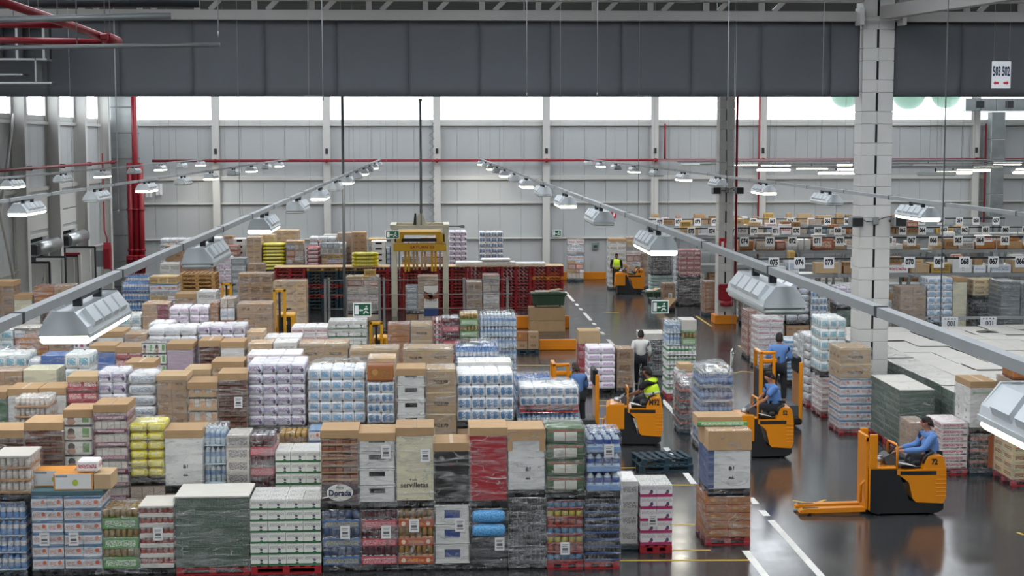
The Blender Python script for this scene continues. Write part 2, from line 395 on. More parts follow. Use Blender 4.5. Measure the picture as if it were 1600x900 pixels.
# girts across the far wall (part of its trim)
n_ = 1
for z, h in ((2.22, .07), (4.15, .09), (5.5, .22), (8.35, .12)):
    b = MB(); b.box(XL, XR, YF - .16, YF - .002, z - h / 2, z + h / 2, 'steel_white', c=.01); struct('trim_%d' % n_, b); n_ += 1
for z, h in ((2.3, .08), (5.5, .18), (8.3, .14)):
    b = MB()
    for (p, q) in ((YN, 64.4), (69.3, 70.1), (74.8, YF - .2)) if z < 3 else ((YN, YF - .2),):
        b.box(XL + .002, XL + .12, p, q, z - h / 2, z + h / 2, 'steel_white', c=.01)
    struct('trim_%d' % n_, b); n_ += 1
ORD = ['first', 'second', 'third', 'fourth', 'fifth', 'sixth', 'seventh', 'eighth', 'ninth', 'tenth', 'eleventh', 'twelfth', 'thirteenth', 'fourteenth', 'fifteenth', 'sixteenth', 'seventeenth', 'eighteenth', 'nineteenth', 'twentieth']
def ibeam(mb, x, y, w, d, z0, z1, M, along='x'):
    """H-section column: flanges face the hall"""
    if along == 'x':
        mb.box(x - w / 2, x + w / 2, y, y + .03, z0, z1, M); mb.box(x - w / 2, x + w / 2, y + d - .03, y + d, z0, z1, M); mb.box(x - .015, x + .015, y + .03, y + d - .03, z0, z1, M)
    else:
        mb.box(x, x + .03, y - w / 2, y + w / 2, z0, z1, M); mb.box(x + d - .03, x + d, y - w / 2, y + w / 2, z0, z1, M); mb.box(x + .03, x + d - .03, y - .015, y + .015, z0, z1, M)
for i in range(0, 10):
    x = colx[0] + s_ * i
    if x > XR - 1: break
    r = thing('steel_column', 'white steel column on the far wall, %s from the left corner' % ORD[i], 'column', (x, YF - .4, 0))
    b = MB(); ibeam(b, 0, 0, .38, .4, 0, ZR, 'steel_white'); b.build('shaft', r)
    b = MB(); b.box(-.32, .32, -.05, .39, 0, .02, 'steel_grey', c=.004); b.build('base_plate', r)
    if i < 8:
        b = MB(); b.box(-.07, .07, -.06, -.001, 6.8, 7.1, 'dark_metal', c=.01); b.build('detector', r)
for i, y in enumerate(ly[1:5]):
    r = thing('steel_column', 'broad white steel column on the left wall, %s towards the corner' % ORD[i], 'column', (XL + .01, y, 0))
    b = MB(); ibeam(b, 0, 0, .42, .55, 0, ZR, 'steel_white', 'y'); b.build('shaft', r)
    b = MB(); b.box(0, .6, -.35, .35, 0, .02, 'steel_grey', c=.004); b.build('base_plate', r)
r = thing('wall_brace', 'crossed white steel bracing on the left wall near the dock doors', 'brace', (XL + .2, 61, 0))
b = MB(); b.tube([(0, -2.6, .3), (0, 2.6, 8.6)], .06, 'steel_white'); b.build('brace_rod', r)
b = MB(); b.tube([(.1, -2.6, 8.6), (.1, 2.6, .3)], .06, 'steel_white'); b.build('brace_rod', r)
# ------------------------------------------------------------------ dock doors on the left wall
for k, (y0, y1, yc) in enumerate(((64.45, 69.25, 'near'), (70.15, 74.75, 'far'))):
    s = bpy.data.objects.new('door_%d' % (k + 1), None); COL.objects.link(s); s['kind'] = 'structure'; s.location = (XL, y0, 0)
    w = y1 - y0
    b = MB(); b.box(-.25, -.05, 0, w, 3.6, 3.62, 'steel_white')
    for j in range(2): b.box(.0, .1, .1, w - .1, 3.75 + j * .72, 4.42 + j * .72, 'steel_white', c=.02)
    b.build('door_panel', s)
    b = MB(); b.box(0, .1, .02, .16, 0, 3.6, 'steel_white', c=.01); b.box(0, .1, w - .16, w - .02, 0, 3.6, 'steel_white', c=.01); b.box(0, .1, 0, w, 3.45, 3.62, 'steel_white', c=.01); b.build('door_frame', s)
    b = MB(); b.box(-3, -2.9, -.2, w + .2, 0, 3.6, 'black_plastic'); b.box(-3, -.2, -.2, 0, 0, 3.6, 'black_plastic'); b.box(-3, -.2, w, w + .2, 0, 3.6, 'black_plastic'); b.box(-3, -.2, -.2, w + .2, 3.6, 3.7, 'black_plastic')
    b.build('dock_shelter', s)
    r = thing('door_roller', 'silver roller drum over the %s dock door' % yc, 'roller', (XL + .5, y0, 3.1))
    b = MB(); n = 20
    prof = [(.1, 0), (.3, .0), (.3, w - .7), (.1, w - .7)]
    b.tube([(0, .5, 0), (0, w - .5, .0)], .3, 'duct_metal', n=20); b.build('drum', r)
    b = MB(); b.box(-.4, .2, .2, .48, -.22, .22, 'dark_metal', c=.04); b.build('motor_box', r)
    b = MB(); b.box(-.45, .2, w - .48, w - .2, -.2, .2, 'dark_metal', c=.04); b.build('end_bracket', r)
def leaf(x1, y0, w, h, label):
    r = thing('trailer_door', label, 'door', (x1 - w, y0, 0))
    b = MB(); b.box(0, w, 0, .07, .05, h, 'trailer_grey', c=.01); b.build('door_leaf', r)
    b = MB()
    for (p, q, z0, z1) in ((-.03, .04, 0, h), (w - .04, w + .03, 0, h), (0, w, h - .03, h + .05), (0, w, .0, .06)): b.box(p, q, -.02, .09, z0, z1, 'black_plastic')
    b.build('edge_frame', r)
    b = MB(); b.tube([(w - .2, -.04, .1), (w - .2, -.04, h - .1)], .025, 'steel_white'); b.build('lock_bar', r)
    return r
mat('trailer_grey', 'a8a6a0', rough=.5, noise=.05, vary=0)
a = leaf(-15.72, 65.9, 1.25, 2.5, 'grey trailer door leaf with a faint purple logo at the near dock')
b = MB(); b.box(.35, 1.0, -.012, -.002, 1.05, 1.12, 'dull_purple' if 'dull_purple' in MATS else mat('dull_purple', '5c4a70', vary=0)); b.box(.35, .95, -.012, -.002, .92, .97, 'dull_purple'); b.tube([(.35, -.01, 1.4), (.6, -.01, 1.35), (.85, -.01, 1.55), (1.0, -.01, 1.9)], .02, 'joint_dark', n=6); b.build('logo_print', a)
leaf(-15.75, 68.9, 1.3, 2.5, 'taller grey trailer door leaf beside the logo one')
leaf(-15.78, 71.6, 1.2, 2.35, 'grey trailer door leaf under a red bar at the far dock')
leaf(-15.62, 74.4, 1.4, 2.55, 'widest grey trailer door leaf next to the fire hose reel')
r = thing('door_bar', 'red horizontal bar over the grey door leaves of the far dock', 'bar', (-16.45, 71.3, 2.42)); b = MB(); b.box(.0, .8, 0, .12, -.0, .1, 'red_paint', c=.01); b.build('bar', r); b = MB(); b.box(.72, .84, 0, .12, -2.42, .0, 'steel_white', c=.01); b.build('post', r)
r = thing('fire_extinguisher', 'red fire point box hanging under a red pipe on the left wall', 'fire equipment', (XL + .55, 78.6, 1.1))
b = MB(); b.prism([(-.28, .1), (.28, .1), (.3, 1.1), (.12, 1.4), (-.12, 1.4), (-.3, 1.1)], .0, .3, 'red_paint', axis='x'); b.build('cabinet', r)
b = MB(); b.box(-.5, 0, -.1, .1, .2, 1.0, 'steel_grey'); b.build('bracket', r)
b = MB(); b.tube([(.15, 0, 1.35), (.15, 0, 1.6), (.0, .15, 2.0), (0, .15, 5.8)], .04, 'red_paint'); b.build('feed_pipe', r)
b = MB(); b.tube([(.31, .05, .15), (.33, .12, -.1), (.33, 0, -.3)], .03, 'red_paint'); b.build('hose', r)
# corner: ventilation shaft and sprinkler risers
r = thing('ventilation_shaft', 'tall silver sheet metal shaft standing in the far left corner', 'duct', (XL + .9, 82.6, 0))
b = MB()
for k in range(9): b.box(-.6, .62, -.5, .7, k * 1.32 + .02, (k + 1) * 1.32 - .02, 'duct_metal', c=.02)
b.build('duct_section', r)
b = MB()
for k in range(10): b.box(-.64, .66, -.54, .74, max(k * 1.32 - .03, 0), k * 1.32 + .03, 'steel_grey')
b.build('flange', r)
for j, (dx, lab) in enumerate(((0, 'left'), (.42, 'middle'), (.8, 'right'))):
    r = thing('sprinkler_riser', 'thick red sprinkler riser in the far left corner, %s of three' % lab, 'pipe', (XL + 1.28 + dx * .7, 81.8, 0))
    b = MB(); b.tube([(0, 0, 0), (0, 0, 6.4)] if j != 1 else [(0, 0, 0), (0, 0, ZR - .3)], .14, 'red_paint', n=12); b.build('pipe', r)
    for z in (1.0, 1.9, 4.0):
        b = MB(); b.lathe(0, 0, [(.13, z - .05), (.19, z - .05), (.19, z + .05), (.13, z + .05)], 'red_paint', n=12); b.build('flange', r)
    b = MB(); b.box(-.22, .22, -.3, -.1, 1.2, 1.65, 'red_paint', c=.05); b.lathe(0, -.38, [(.14, 1.42), (.14, 1.47)], 'red_paint'); b.build('valve', r)
r = thing('sprinkler_main', 'long red sprinkler pipe running across the far wall', 'pipe', (XL + 2, YF - .62, 6.45))
b = MB(); b.tube([(0, 0, 0), (XR - XL - 2.2, 0, .0)], .075, 'red_paint', n=8); b.build('pipe', r)
b = MB()
for i in range(10): b.box(colx[0] + s_ * i - XL - 2 - .05, colx[0] + s_ * i - XL - 2 + .05, -.03, .22, -.12, .1, 'red_paint') if colx[0] + s_ * i < XR - 1 else None
b.build('pipe_clamp', r)
r = thing('sprinkler_branch', 'red sprinkler pipe running along the left wall above the docks', 'pipe', (XL + .75, 50, 6.45))
b = MB(); b.tube([(0, 0, 0), (0, 31.5, 0)], .06, 'red_paint', n=8); b.build('pipe', r)
b = MB()
for y in ly[:5]: b.box(-.2, .02, y - 50 - .05, y - 50 + .05, -.1, .08, 'red_paint')
b.build('pipe_clamp', r)
for x, z0, z1, lab in ((1039, 6.5, 8.4, 'short thin red drop pipe on the far wall above the main'), (1186, 0, 10.3, 'tall thin red pipe on the far wall behind the fire column'), (1540, 0, 8.4, 'thin red pipe beside the dark duct on the far wall right')):
    q = P(x, 240, YF - .5); r = thing('drop_pipe', lab, 'pipe', (q.x, YF - .48, 0)); b = MB(); b.tube([(0, 0, z0), (0, 0, z1)], .05, 'red_paint'); b.build('pipe', r)
# silver duct at the far right
q = P(1562, 200, YF - 1.6)
r = thing('exhaust_duct', 'silver rectangular duct turning down the far wall at the right', 'duct', (q.x, YF - 1.6, 0))
b = MB(); 
for k in range(12): b.box(-1.9 + k * .85, -1.9 + k * .85 + .83, 0, .9, 9.05, 9.75, 'duct_metal', c=.02)
b.build('duct_run', r)
b = MB()
for k in range(3): b.box(-.4, .35, .1, .8, 4.6 + k * 1.48, 4.6 + k * 1.48 + 1.45, 'duct_metal', c=.02)
b.box(-.4, .35, .1, .8, 3.4, 4.58, 'duct_metal', c=.02); b.build('duct_drop', r)
for x in (-1.1, .5):
    b = MB(); b.box(x - .22, x + .22, -.02, -.001, 9.22, 9.6, 'dark_metal'); b.build('air_grille', r)
# tanks outside the windows
for i, (x, y, w) in enumerate(((1321, 146, 46), (1420, 146, 52), (1478, 147, 46))):
    q = P(x, y, 96); rr = w / 2 * 96 / F
    r = thing('storage_tank', 'pale green tank end seen outside the windows, %s from left' % ORD[i], 'tank', (q.x, 96, q.z))
    b = MB(); pr = [(rr * math.sin(a * PI / 12), -rr * math.cos(a * PI / 12)) for a in range(1, 7)] + [(rr, 6), (rr * .5, 6.6)]
    b.lathe(0, 0, pr, 'tank_green', n=28); b.build('shell', r)
    b = MB(); b.tube([(0, 0, 0), (0, 0, 0.01)], .01, 'steel_grey')
# ------------------------------------------------------------------ concrete columns
def column(cx, cy, label, w=.84, d=.7, z1=ZR, curb=True, fire=False, speakers=None):
    r = thing('concrete_column', label, 'column', (cx, cy, 0))
    b = MB(); seg = 1.0; k = 0; z = .0
    while z < z1 - .01:
        h = (.5 if k % 2 == 0 else .33); zt = min(z + h, z1)
        zc = z + .01
        b.box(-w / 2, -w * .04, 0, d, zc, zt - .004, 'concrete_white', c=.008); b.box(w * .0, w / 2, 0, d, zc, zt - .004, 'concrete_white', c=.008)
        z = zt; k += 1
    b.box(-w / 2 + .03, w / 2 - .03, .02, d - .02, .01, z1, 'concrete_white'); b.build('shaft', r)
    b = MB(); z = 0; k = 0
    while z < z1 - .5:
        h = (.5 if k % 2 == 0 else .33)
        if k % 2 == 0: b.box(-.05, .012, -.004, .03, z + .02, min(z + h, z1), 'slot_black')
        z += h; k += 1
    b.build('joint_slot', r)
    if curb: b = MB(); b.box(-w / 2 - .13, w / 2 + .13, -.15, d + .15, 0, .36, 'orange_paint', c=.015); b.build('crash_guard', r)
    if speakers:
        zc = speakers
        for sgn in (-1, 1):
            b = MB(); b.box(sgn * (w / 2 + .16) - .17, sgn * (w / 2 + .16) + .17, -.4, -.05, zc - .15, zc + .13, 'steel_grey', c=.03); b.box(sgn * (w / 2 + .16) - .14, sgn * (w / 2 + .16) + .14, -.42, -.39, zc - .12, zc + .1, 'black_plastic', c=.02)
            s = b.build('speaker', r)
            b = MB(); b.box(sgn * w / 2 - .05, sgn * w / 2 + .05, -.1, .1, zc - .03, zc + .03, 'dark_metal'); b.build('speaker_bracket', s)
        b = MB(); b.box(-.08, .08, -.09, -.005, zc - .1, zc + .1, 'steel_grey', c=.02); b.build('junction_box', r)
        b = MB(); b.tube([(-w / 2, -.1, zc + .08), (-.25, -.1, zc - .02), (0, -.06, zc), (.25, -.1, zc + .1), (w / 2, -.1, zc + .12)], .012, 'dark_metal', n=5); b.build('cable', r)
    return r
CX = 11.9
column(CX, 41.2, 'nearest white concrete column with two black speakers', speakers=P(1384, 345, 41.2).z)
c2 = column(P(1133, 500, 63.6).x, 63.6, 'white concrete column carrying the red fire hose cabinet', w=.62, speakers=P(1133, 297, 63.6).z)
z0 = P(1133, 480, 63.5).z
b = MB(); b.box(-.32, .3, -.28, -.01, z0 + .3, z0 + .95, 'red_paint', c=.03); hc = b.build('hose_cabinet', c2)
b = MB(); b.lathe(0, -.3, [(.26, z0 + .08), (.28, z0 + .12), (.28, z0 + .25), (.24, z0 + .3)], 'red_paint', n=14); b.build('hose_reel', hc)
b = MB(); b.box(-.29, -.02, -.02, -.004, P(1131, 400, 63.6).z, P(1131, 372, 63.6).z, 'sign_red'); fs = b.build('fire_sign', c2)
b = MB(); zz = P(1131, 385, 63.6).z; b.box(-.2, -.1, -.024, -.021, zz - .14, zz + .2, 'sign_white', c=0); b.box(-.28, -.03, -.024, -.021, zz - .22, zz - .2, 'sign_white'); b.build('fire_symbol', fs)
b = MB(); b.tube([(.42, .1, 1.6), (.42, .1, 11.5)], .05, 'red_paint'); b.build('riser_pipe', c2)
# ------------------------------------------------------------------ roof beams and smoke curtain
def roof_beam(y, label, z0=10.66, z1=10.92, x0=XL, x1=XR, full=True):
    r = thing('roof_beam', label, 'beam', (0, y, 0))
    b = MB(); b.box(x0, x1, -.15, .15, z0, z1, 'truss_paint', c=.01); b.build('lower_chord', r)
    b = MB(); b.box(x0, x1, -.15, .15, z1 + .24, z1 + .5, 'truss_paint', c=.01); b.build('upper_chord', r)
    b = MB(); x = x0 + .4
    while x < x1 - 1.2:
        b.bar((x, 0, z1), (x, 0, z1 + .3), .14, .14, 'truss_paint'); b.bar((x + .32, 0, z1), (x + .62, 0, z1 + .3), .12, .12, 'truss_paint'); x += 1.47
    b.build('web', r)
    return r
mat('truss_paint', '9d9a97', rough=.55, vary=0)
roof_beam(41.3, 'pale lattice roof beam above the grey smoke curtain', x1=CX - .45)
r2 = roof_beam(41.3, 'continued lattice roof beam right of the nearest column', x0=CX + .5)
for y, l in ((62.5, 'pale lattice roof beam above the fire column'), ): roof_beam(y, l)
r = thing('tie_bracket', 'white bolted steel bracket linking beam and nearest column', 'bracket', (CX, 41.0, 10.7))
b = MB(); b.box(-.62, -.5, -.2, .3, -.15, .3, 'steel_white', c=.01); b.box(.5, .62, -.2, .3, -.15, .3, 'steel_white', c=.01); b.box(-.5, .5, -.05, .0, -.02, .02, 'steel_white'); b.build('end_plate', r)
r = thing('roof_purlin', 'grey roof girder running from the nearest column towards the viewer', 'girder', (CX, 41, 10.85))
b = MB(); b.bar((0, -.3, .0), (3.4, -16, .0), .3, .34, 'truss_paint'); b.build('girder', r)
# smoke curtain: sagging sheets, one per seam
cw = 1.86; x = -13.5; i = 0
zc0, zc1 = 8.72, 10.66
while x < XR - 2:
    x1 = x + cw
    if CX - .42 < x1 and x < CX - .42: x1 = CX - .44
    b = MB(); nx, nz = 12, 8; o = 0
    ph = rnd.uniform(0, 6); am = rnd.uniform(.01, .025); dr = rnd.uniform(-1.5, 1.5)
    for a in range(nx + 1):
        for c in range(nz + 1):
            u = a / nx; v = c / nz
            b.v.append((x + (x1 - x) * u, 41.42 + (am * math.sin(ph + 3 * u + dr * (1 - v) * 2) * (1.2 - v) + .03 * math.sin(5 * u - 4 * v + ph) * (1 - v)) * math.sin(PI * u), zc0 + (zc1 - zc0) * v ))
    for a in range(nx):
        for c in range(nz): b.face((a * (nz + 1) + c, (a + 1) * (nz + 1) + c, (a + 1) * (nz + 1) + c + 1, a * (nz + 1) + c + 1), 'curtain_cloth', None, True)
    r = thing('smoke_curtain', 'grey smoke curtain sheet under the roof beam, %s from the left end' % (ORD[i] if i < 20 else 'number %d' % (i + 1)), 'smoke curtain', (0, 0, 0), 0, 'smoke curtain sheets under the roof beam')
    sh = b.build('sheet', r); md = sh.modifiers.new('thick', 'SOLIDIFY'); md.thickness = .006
    b = MB(); b.box(x - .007, x + .007, 41.408, 41.412, zc0, zc1, 'curtain_seam'); b.build('seam', r)
    b = MB(); b.box(x, x1, 41.41, 41.43, zc0 - .02, zc0 + .0, 'curtain_cloth'); b.build('bottom_bar', r)
    x = x1; i += 1
    if abs(x - (CX - .44)) < .01: x = CX + .44
# grey plant frames at the upper left of the curtain
r = thing('duct_frame', 'dark glazed plant frame hanging at the upper left corner', 'frame', (P(0, 60, 40).x - 1, 40, P(0, 92, 40).z))
zt = P(0, 40, 40).z - P(0, 92, 40).z
b = MB()
for x in (0.0, .95, 1.45, 2.1): b.box(x, x + .06, -.3, .3, 0, zt, 'steel_grey')
b.box(0, 2.2, -.3, .3, -.05, 0, 'steel_grey'); b.box(0, 2.2, -.3, .3, zt, zt + .05, 'steel_grey'); b.box(0, 2.2, .2, .25, 0, zt, 'dark_metal'); b.build('frame', r)
b = MB(); b.box(-.5, 1.6, -.3, .3, -.42, -.38, 'steel_grey'); b.box(-.5, 2.3, -.3, .3, -.62, -.58, 'galvanised'); b.box(.1, .14, -.3, .3, -.6, 0, 'steel_grey'); b.box(1.9, 1.94, -.3, .3, -.6, 0, 'steel_grey'); b.build('bottom_rail', r)
# near red pipes and grey tubes at the upper left
def tubepix(name, label, cat, pts, D, r_, M):
    w = [P(x, y, d) for x, y, d in pts]; o = w[0]
    r = thing(name, label, cat, o); b = MB(); b.tube([p - o for p in w], r_, M, n=12); b.build('pipe', r)
    for p in (w[0], w[0].lerp(w[1], .4)) if len(w) == 2 else (w[1], w[-2]): b = MB(); b.tube([p - o, p - o + Vector((0, 0, ZR - p.z))], .006, 'galv_cable', n=5); b.build('hanger_rod', r)
    return r, o
tubepix('sprinkler_pipe', 'thick red sprinkler pipe slanting at the upper left corner', 'pipe', [(-30, -8, 19), (60, 22, 20), (120, 43, 21), (178, 65, 22)], 0, .055, 'red_paint')
tubepix('sprinkler_pipe', 'upper horizontal red sprinkler pipe at the upper left corner', 'pipe', [(-30, 38, 20.6), (98, 39, 20.6)], 0, .045, 'red_paint')
tubepix('sprinkler_pipe', 'lower horizontal red sprinkler pipe at the upper left corner', 'pipe', [(-30, 62, 21.9), (160, 66, 21.9)], 0, .045, 'red_paint')
r, o = tubepix('pipe_joint', 'red grooved pipe joint ending the slanting sprinkler pipe', 'pipe joint', [(164, 58, 21.6), (184, 66, 22)], 0, .075, 'red_paint')
b = MB(); b.box(-.06, .06, -.12, -.05, -.05, .05, 'red_paint', c=.02); b.build('bolt', r)
tubepix('conduit_tube', 'upper thick grey round tube at the upper left corner', 'tube', [(-30, 31, 16), (268, 25, 16)], 0, .034, 'steel_grey')
tubepix('conduit_tube', 'lower long grey round tube at the upper left corner', 'tube', [(-30, 75, 17), (344, 70, 17)], 0, .024, 'steel_grey')
tubepix('roof_girder', 'dark roof girder crossing the top left edge', 'girder', [(-30, 4, 22), (312, 4, 22)], 0, .07, 'dark_metal')
# thin hanging cables
def cable(px, y0, y1, D, label, r_=.012):
    a = P(px, y0, D); c = P(px, y1, D); r = thing('suspension_cable', label, 'cable', (a.x, D, min(c.z, 0) if False else c.z))
    b = MB(); b.tube([(0, 0, 0), (0, 0, ZR - c.z)], r_, 'galv_cable', n=6); b.build('wire', r)
    b = MB(); b.lathe(0, 0, [(r_ * 1.6, -.06), (r_ * 1.6, .05)], 'steel_grey', n=8); b.build('end_fitting', r)
    return r
cable(340, 0, 53, 30, 'short cable with a metal end left of centre at the top')
cable(178, 35, 330, 40, 'thin cable hanging over the far left corner', .014)
cable(823, 10, 148, 39, 'thin pale cable hanging down the curtain near the centre')
cable(934, 3, 148, 36, 'thin pale cable right of the centre cable on the curtain', .008)
cable(1139, 3, 290, 36, 'thin pale cable hanging in front of the fire column')
cable(503, 20, 153, 38, 'thin pale cable above the second far wall column')
# dark vertical conduit poles behind the goods
def pole(px, y0, y1, D, label, r_=.05, M='steel_grey'):
    a = P(px, y0, D); c = P(px, y1, D); r = thing('conduit_pole', label, 'pole', (c.x, D, 0))
    b = MB(); b.tube([(0, 0, 0), (0, 0, a.z)], r_, M, n=8); b.build('pole', r); return r
pole(538, 150, 440, 63, 'tall thin dark pole standing left of the wrapping machine', .06)
# ------------------------------------------------------------------ luminaires on their trays
MATS['lamp_on'].cycles.emission_sampling = 'NONE'
def lamp_mesh(on, L=1.5):
    body = MB(); W = .17
    for (y0, y1) in ((0, .02), (L - .02, L)): body.prism([(-W, .0), (W, .0), (W * .93, .06), (.07, .17), (-.07, .17), (-W * .93, .06)], y0, y1, 'reflector')
    body.prism([(-W, .0), (W, .0), (W * .93, .06), (.07, .16), (-.07, .16), (-W * .93, .06)], .02, L - .02, 'reflector')
    ribs = MB()
    for k in range(4):
        y = .14 + k * (L - .28) / 4
        for s in (-1, 1): ribs.prism([(s * W * .97, .04), (s * (W * 1.05), .08), (s * .11, .175), (s * .08, .15)], y + .03, y + (L - .28) / 4 - .03, 'reflector')
    for s in (-1, 1): ribs.box(s * W - .008, s * W + .008, 0, L, -.012, .014, 'reflector')
    d = MB(); d.box(-W * .98, W * .98, .004, L - .004, -.055, -.005, 'lamp_on' if on else 'lamp_off', c=.02)
    h = MB(); h.box(-.03, .03, L * .28, L * .28 + .05, .15, .23, 'dark_metal'); h.box(-.03, .03, L * .72, L * .72 + .05, .15, .23, 'dark_metal'); h.box(-.02, .02, L * .28, L * .76, .2, .23, 'dark_metal')
    return [('housing', body.mesh()), ('cooling_rib', ribs.mesh()), ('diffuser', d.mesh()), ('hanger', h.mesh())]
LM = {True: lamp_mesh(True), False: lamp_mesh(False)}
LAMP_W = 45.0
def strip_mesh(on, L=1.5):
    body = MB(); body.box(-.05, .05, 0, L, .03, .1, 'reflector', c=.015)
    ribs = MB(); ribs.box(-.06, .06, 0, .04, 0, .1, 'reflector', c=.01); ribs.box(-.06, .06, L - .04, L, 0, .1, 'reflector', c=.01)
    d = MB(); d.box(-.065, .065, .04, L - .04, -.05, .045, 'lamp_on' if on else 'lamp_off', c=.025)
    h = MB(); h.box(-.01, .01, L * .5, L * .5 + .05, .1, .23, 'dark_metal')
    return [('housing', body.mesh()), ('end_cap', ribs.mesh()), ('diffuser', d.mesh()), ('hanger', h.mesh())]
LMS = {True: strip_mesh(True), False: strip_mesh(False)}
lightdata = {}
def lightd(sx, sy, w):
    k = (sx, sy, w)
    if k not in lightdata:
        l = bpy.data.lights.new('lamp_light', 'AREA'); l.shape = 'RECTANGLE'; l.size = sx; l.size_y = sy; l.energy = w; l.color = (1, .965, .9); lightdata[k] = l
    return lightdata[k]
def luminaire(x, y, z, on, label, rz=0, w=None, nm='hall_luminaire'):
    r = thing(nm, label, 'ceiling light', (x, y, z), rz, 'luminaires hanging in rows')
    for n, me in (LMS if nm == 'strip_light' else LM)[on]: link(n, me, r)
    if on:
        o = bpy.data.objects.new('lamp_light', lightd(.3, 1.4, w or LAMP_W)); COL.objects.link(o); o.parent = r; o.location = (0, .75, -.07)
    return r
TRAY = {'l3': -11.8, 'l2': -7.4, 'l1': -2.47, 'r1': 2.8, 'r2': 8.4}
rows = [('l3', 'outermost left light row', -4.9, True), ('l2', 'second light row left of centre', -2.3, False), ('l1', 'light row left of centre', -1.7, True),
        ('r1', 'light row right of centre', -.55, False), ('r2', 'outer right light row', 1.0, True)]
for key, nm, y0, first in rows:
    x = TRAY[key]; y = y0; k = 0; on = first
    while y < 83:
        if y > -6:
            st = 'lit' if on else 'unlit'
            luminaire(x, y, 6.27, on, '%s silver trough light, %s from the viewer along the %s' % (st, ORD[min(k, 19)], nm)); k += 1
        y += 6.35 if key == 'r1' else 6.2; on = not on
    r = thing('cable_tray', 'long grey cable tray carrying the %s' % nm, 'cable tray', (x, -6, 6.5))
    b = MB(); b.box(-.035, .035, 0, 90, 0, .06, 'tray_grey' if 'tray_grey' in MATS else mat('tray_grey', '9a9d9f', rough=.5, noise=.08, vary=0)); b.build('tray', r)
    b = MB(); b.box(-.038, .038, 0, .05, -.005, .065, 'dark_metal'); jm = b.mesh()
    for j in range(3, 29): link('joint_clip', jm, r, (0, j * 3.1, 0))
    b = MB()
    for j in range(0, 15, 2): b.tube([(.0, 2 + j * 6.2, .08), (0, 2 + j * 6.2, ZR - 6.52)], .004, 'galv_cable', n=4)
    b.build('suspension_wires', r)['kind'] = 'stuff'
# linear fittings across the shelving area
bars = [(1337, 272, 60, 83), (1236, 261, 66, 60), (1236, 250, 76, 50), (1295, 251, 70, 60), (1353, 246, 78, 52), (1361, 259, 66, 60), (1494, 281, 57, 84),
        (1520, 265, 60, 80), (1549, 257, 64, 68), (1568, 249, 72, 58), (1475, 247, 76, 52), (1597, 244, 80, 52), (1110, 249, 80, 52), (1185, 250, 80, 45), (1640, 272, 60, 70), (1640, 258, 66, 60), (1730, 266, 62, 70), (1730, 250, 72, 60)]
for i, (xr, y, D, w) in enumerate(bars):
    q = P(xr, y, D); on = i not in (6, 10, 12)
    L_ = min(w * D / F, 1.6)
    sh = ['by the fire column', 'between the columns', 'near the far wall', 'behind the nearest column', 'over the numbered shelving'][i % 5]
    luminaire(q.x, D, 6.27, on, '%s horizontal strip light %s, %s listed from left' % ('bright' if on else 'dim', 'over the shelving', ORD[i] ), PI / 2, 40, 'strip_light')
for D in (57, 60, 66, 72, 78):
    r = thing('lighting_rail', 'thin grey rail carrying strip lights over the shelving, %s from the viewer' % ORD[[57, 60, 66, 72, 78].index(D)], 'rail', (11.5, D, 6.5))
    b = MB(); b.box(0, 28, -.03, .03, 0, .05, 'tray_grey'); b.build('rail', r)
    b = MB()
    for j in range(8): b.tube([(1 + j * 3.6, 0, .05), (1 + j * 3.6, 0, ZR - 6.52)], .006, 'galv_cable', n=4)
    b.build('suspension_wires', r)['kind'] = 'stuff'
# ------------------------------------------------------------------ floor markings
tn = [40]
def fline(x0, y0, x1, y1, w, M):
    b = MB(); a = Vector((x0, y0, 0)); c = Vector((x1, y1, 0)); d = (c - a).normalized(); n = Vector((-d.y, d.x, 0)) * w / 2
    o = [tuple(p) for p in (a + n, a - n, c - n, c + n)]
    b.prism([(p[0], p[1]) for p in o], .0005, .0035, M, axis='z'); struct('trim_%d' % tn[0], b); tn[0] += 1
def fpix(x0, y0, x1, y1, w, M):
    a = PF(x0, y0); c = PF(x1, y1); fline(a.x, a.y, c.x, c.y, w, M)
XA = PF(1245, 858).x; XB = PF(1078, 748).x
def yy(py): return PF(1000, py).y
for (p, q) in ((455, 470), (474, 477), (481, 484), (488, 500), (504, 507), (511, 514), (518, 522), (530, 540), (625, 680), (816, 905)): fline(XA, yy(p), XA, yy(q), .14, 'line_white')
for (p, q) in ((780, 790), (800, 809), (690, 697), (705, 712), (724, 731)): fline(XA, yy(p), XA, yy(q), .14, 'line_white')
for (p, q) in ((740, 757), (863, 905), (700, 712)): fline(XB, yy(p), XB, yy(q), .14, 'line_white')
for y, x0, x1 in ((876, 968, 1170), (860, 1050, 1110), (820, 1050, 1090), (758, 1050, 1085), (731, 970, 1000), (626, 935, 972), (634, 935, 972), (571, 802, 862), (546, 808, 900), (654, 930, 950)):
    fpix(x0, y, x1, y - (x1 - x0) * .003, .075, 'line_yellow')
fpix(1154, 540, 1186, 560, .1, 'line_yellow'); fpix(1088, 494, 1112, 510, .1, 'line_yellow'); fpix(1350, 655, 1395, 690, .12, 'line_yellow')
for pts in (((1147, 583), (1160, 580), (1177, 582)), ((1238, 782), (1271, 787), (1290, 781)), ((943, 488), (957, 489), (966, 488)), ((1590, 832), (1600, 836), (1615, 834))):
    for k in range(2): fpix(*pts[k], *pts[k + 1], .07, 'line_yellow')
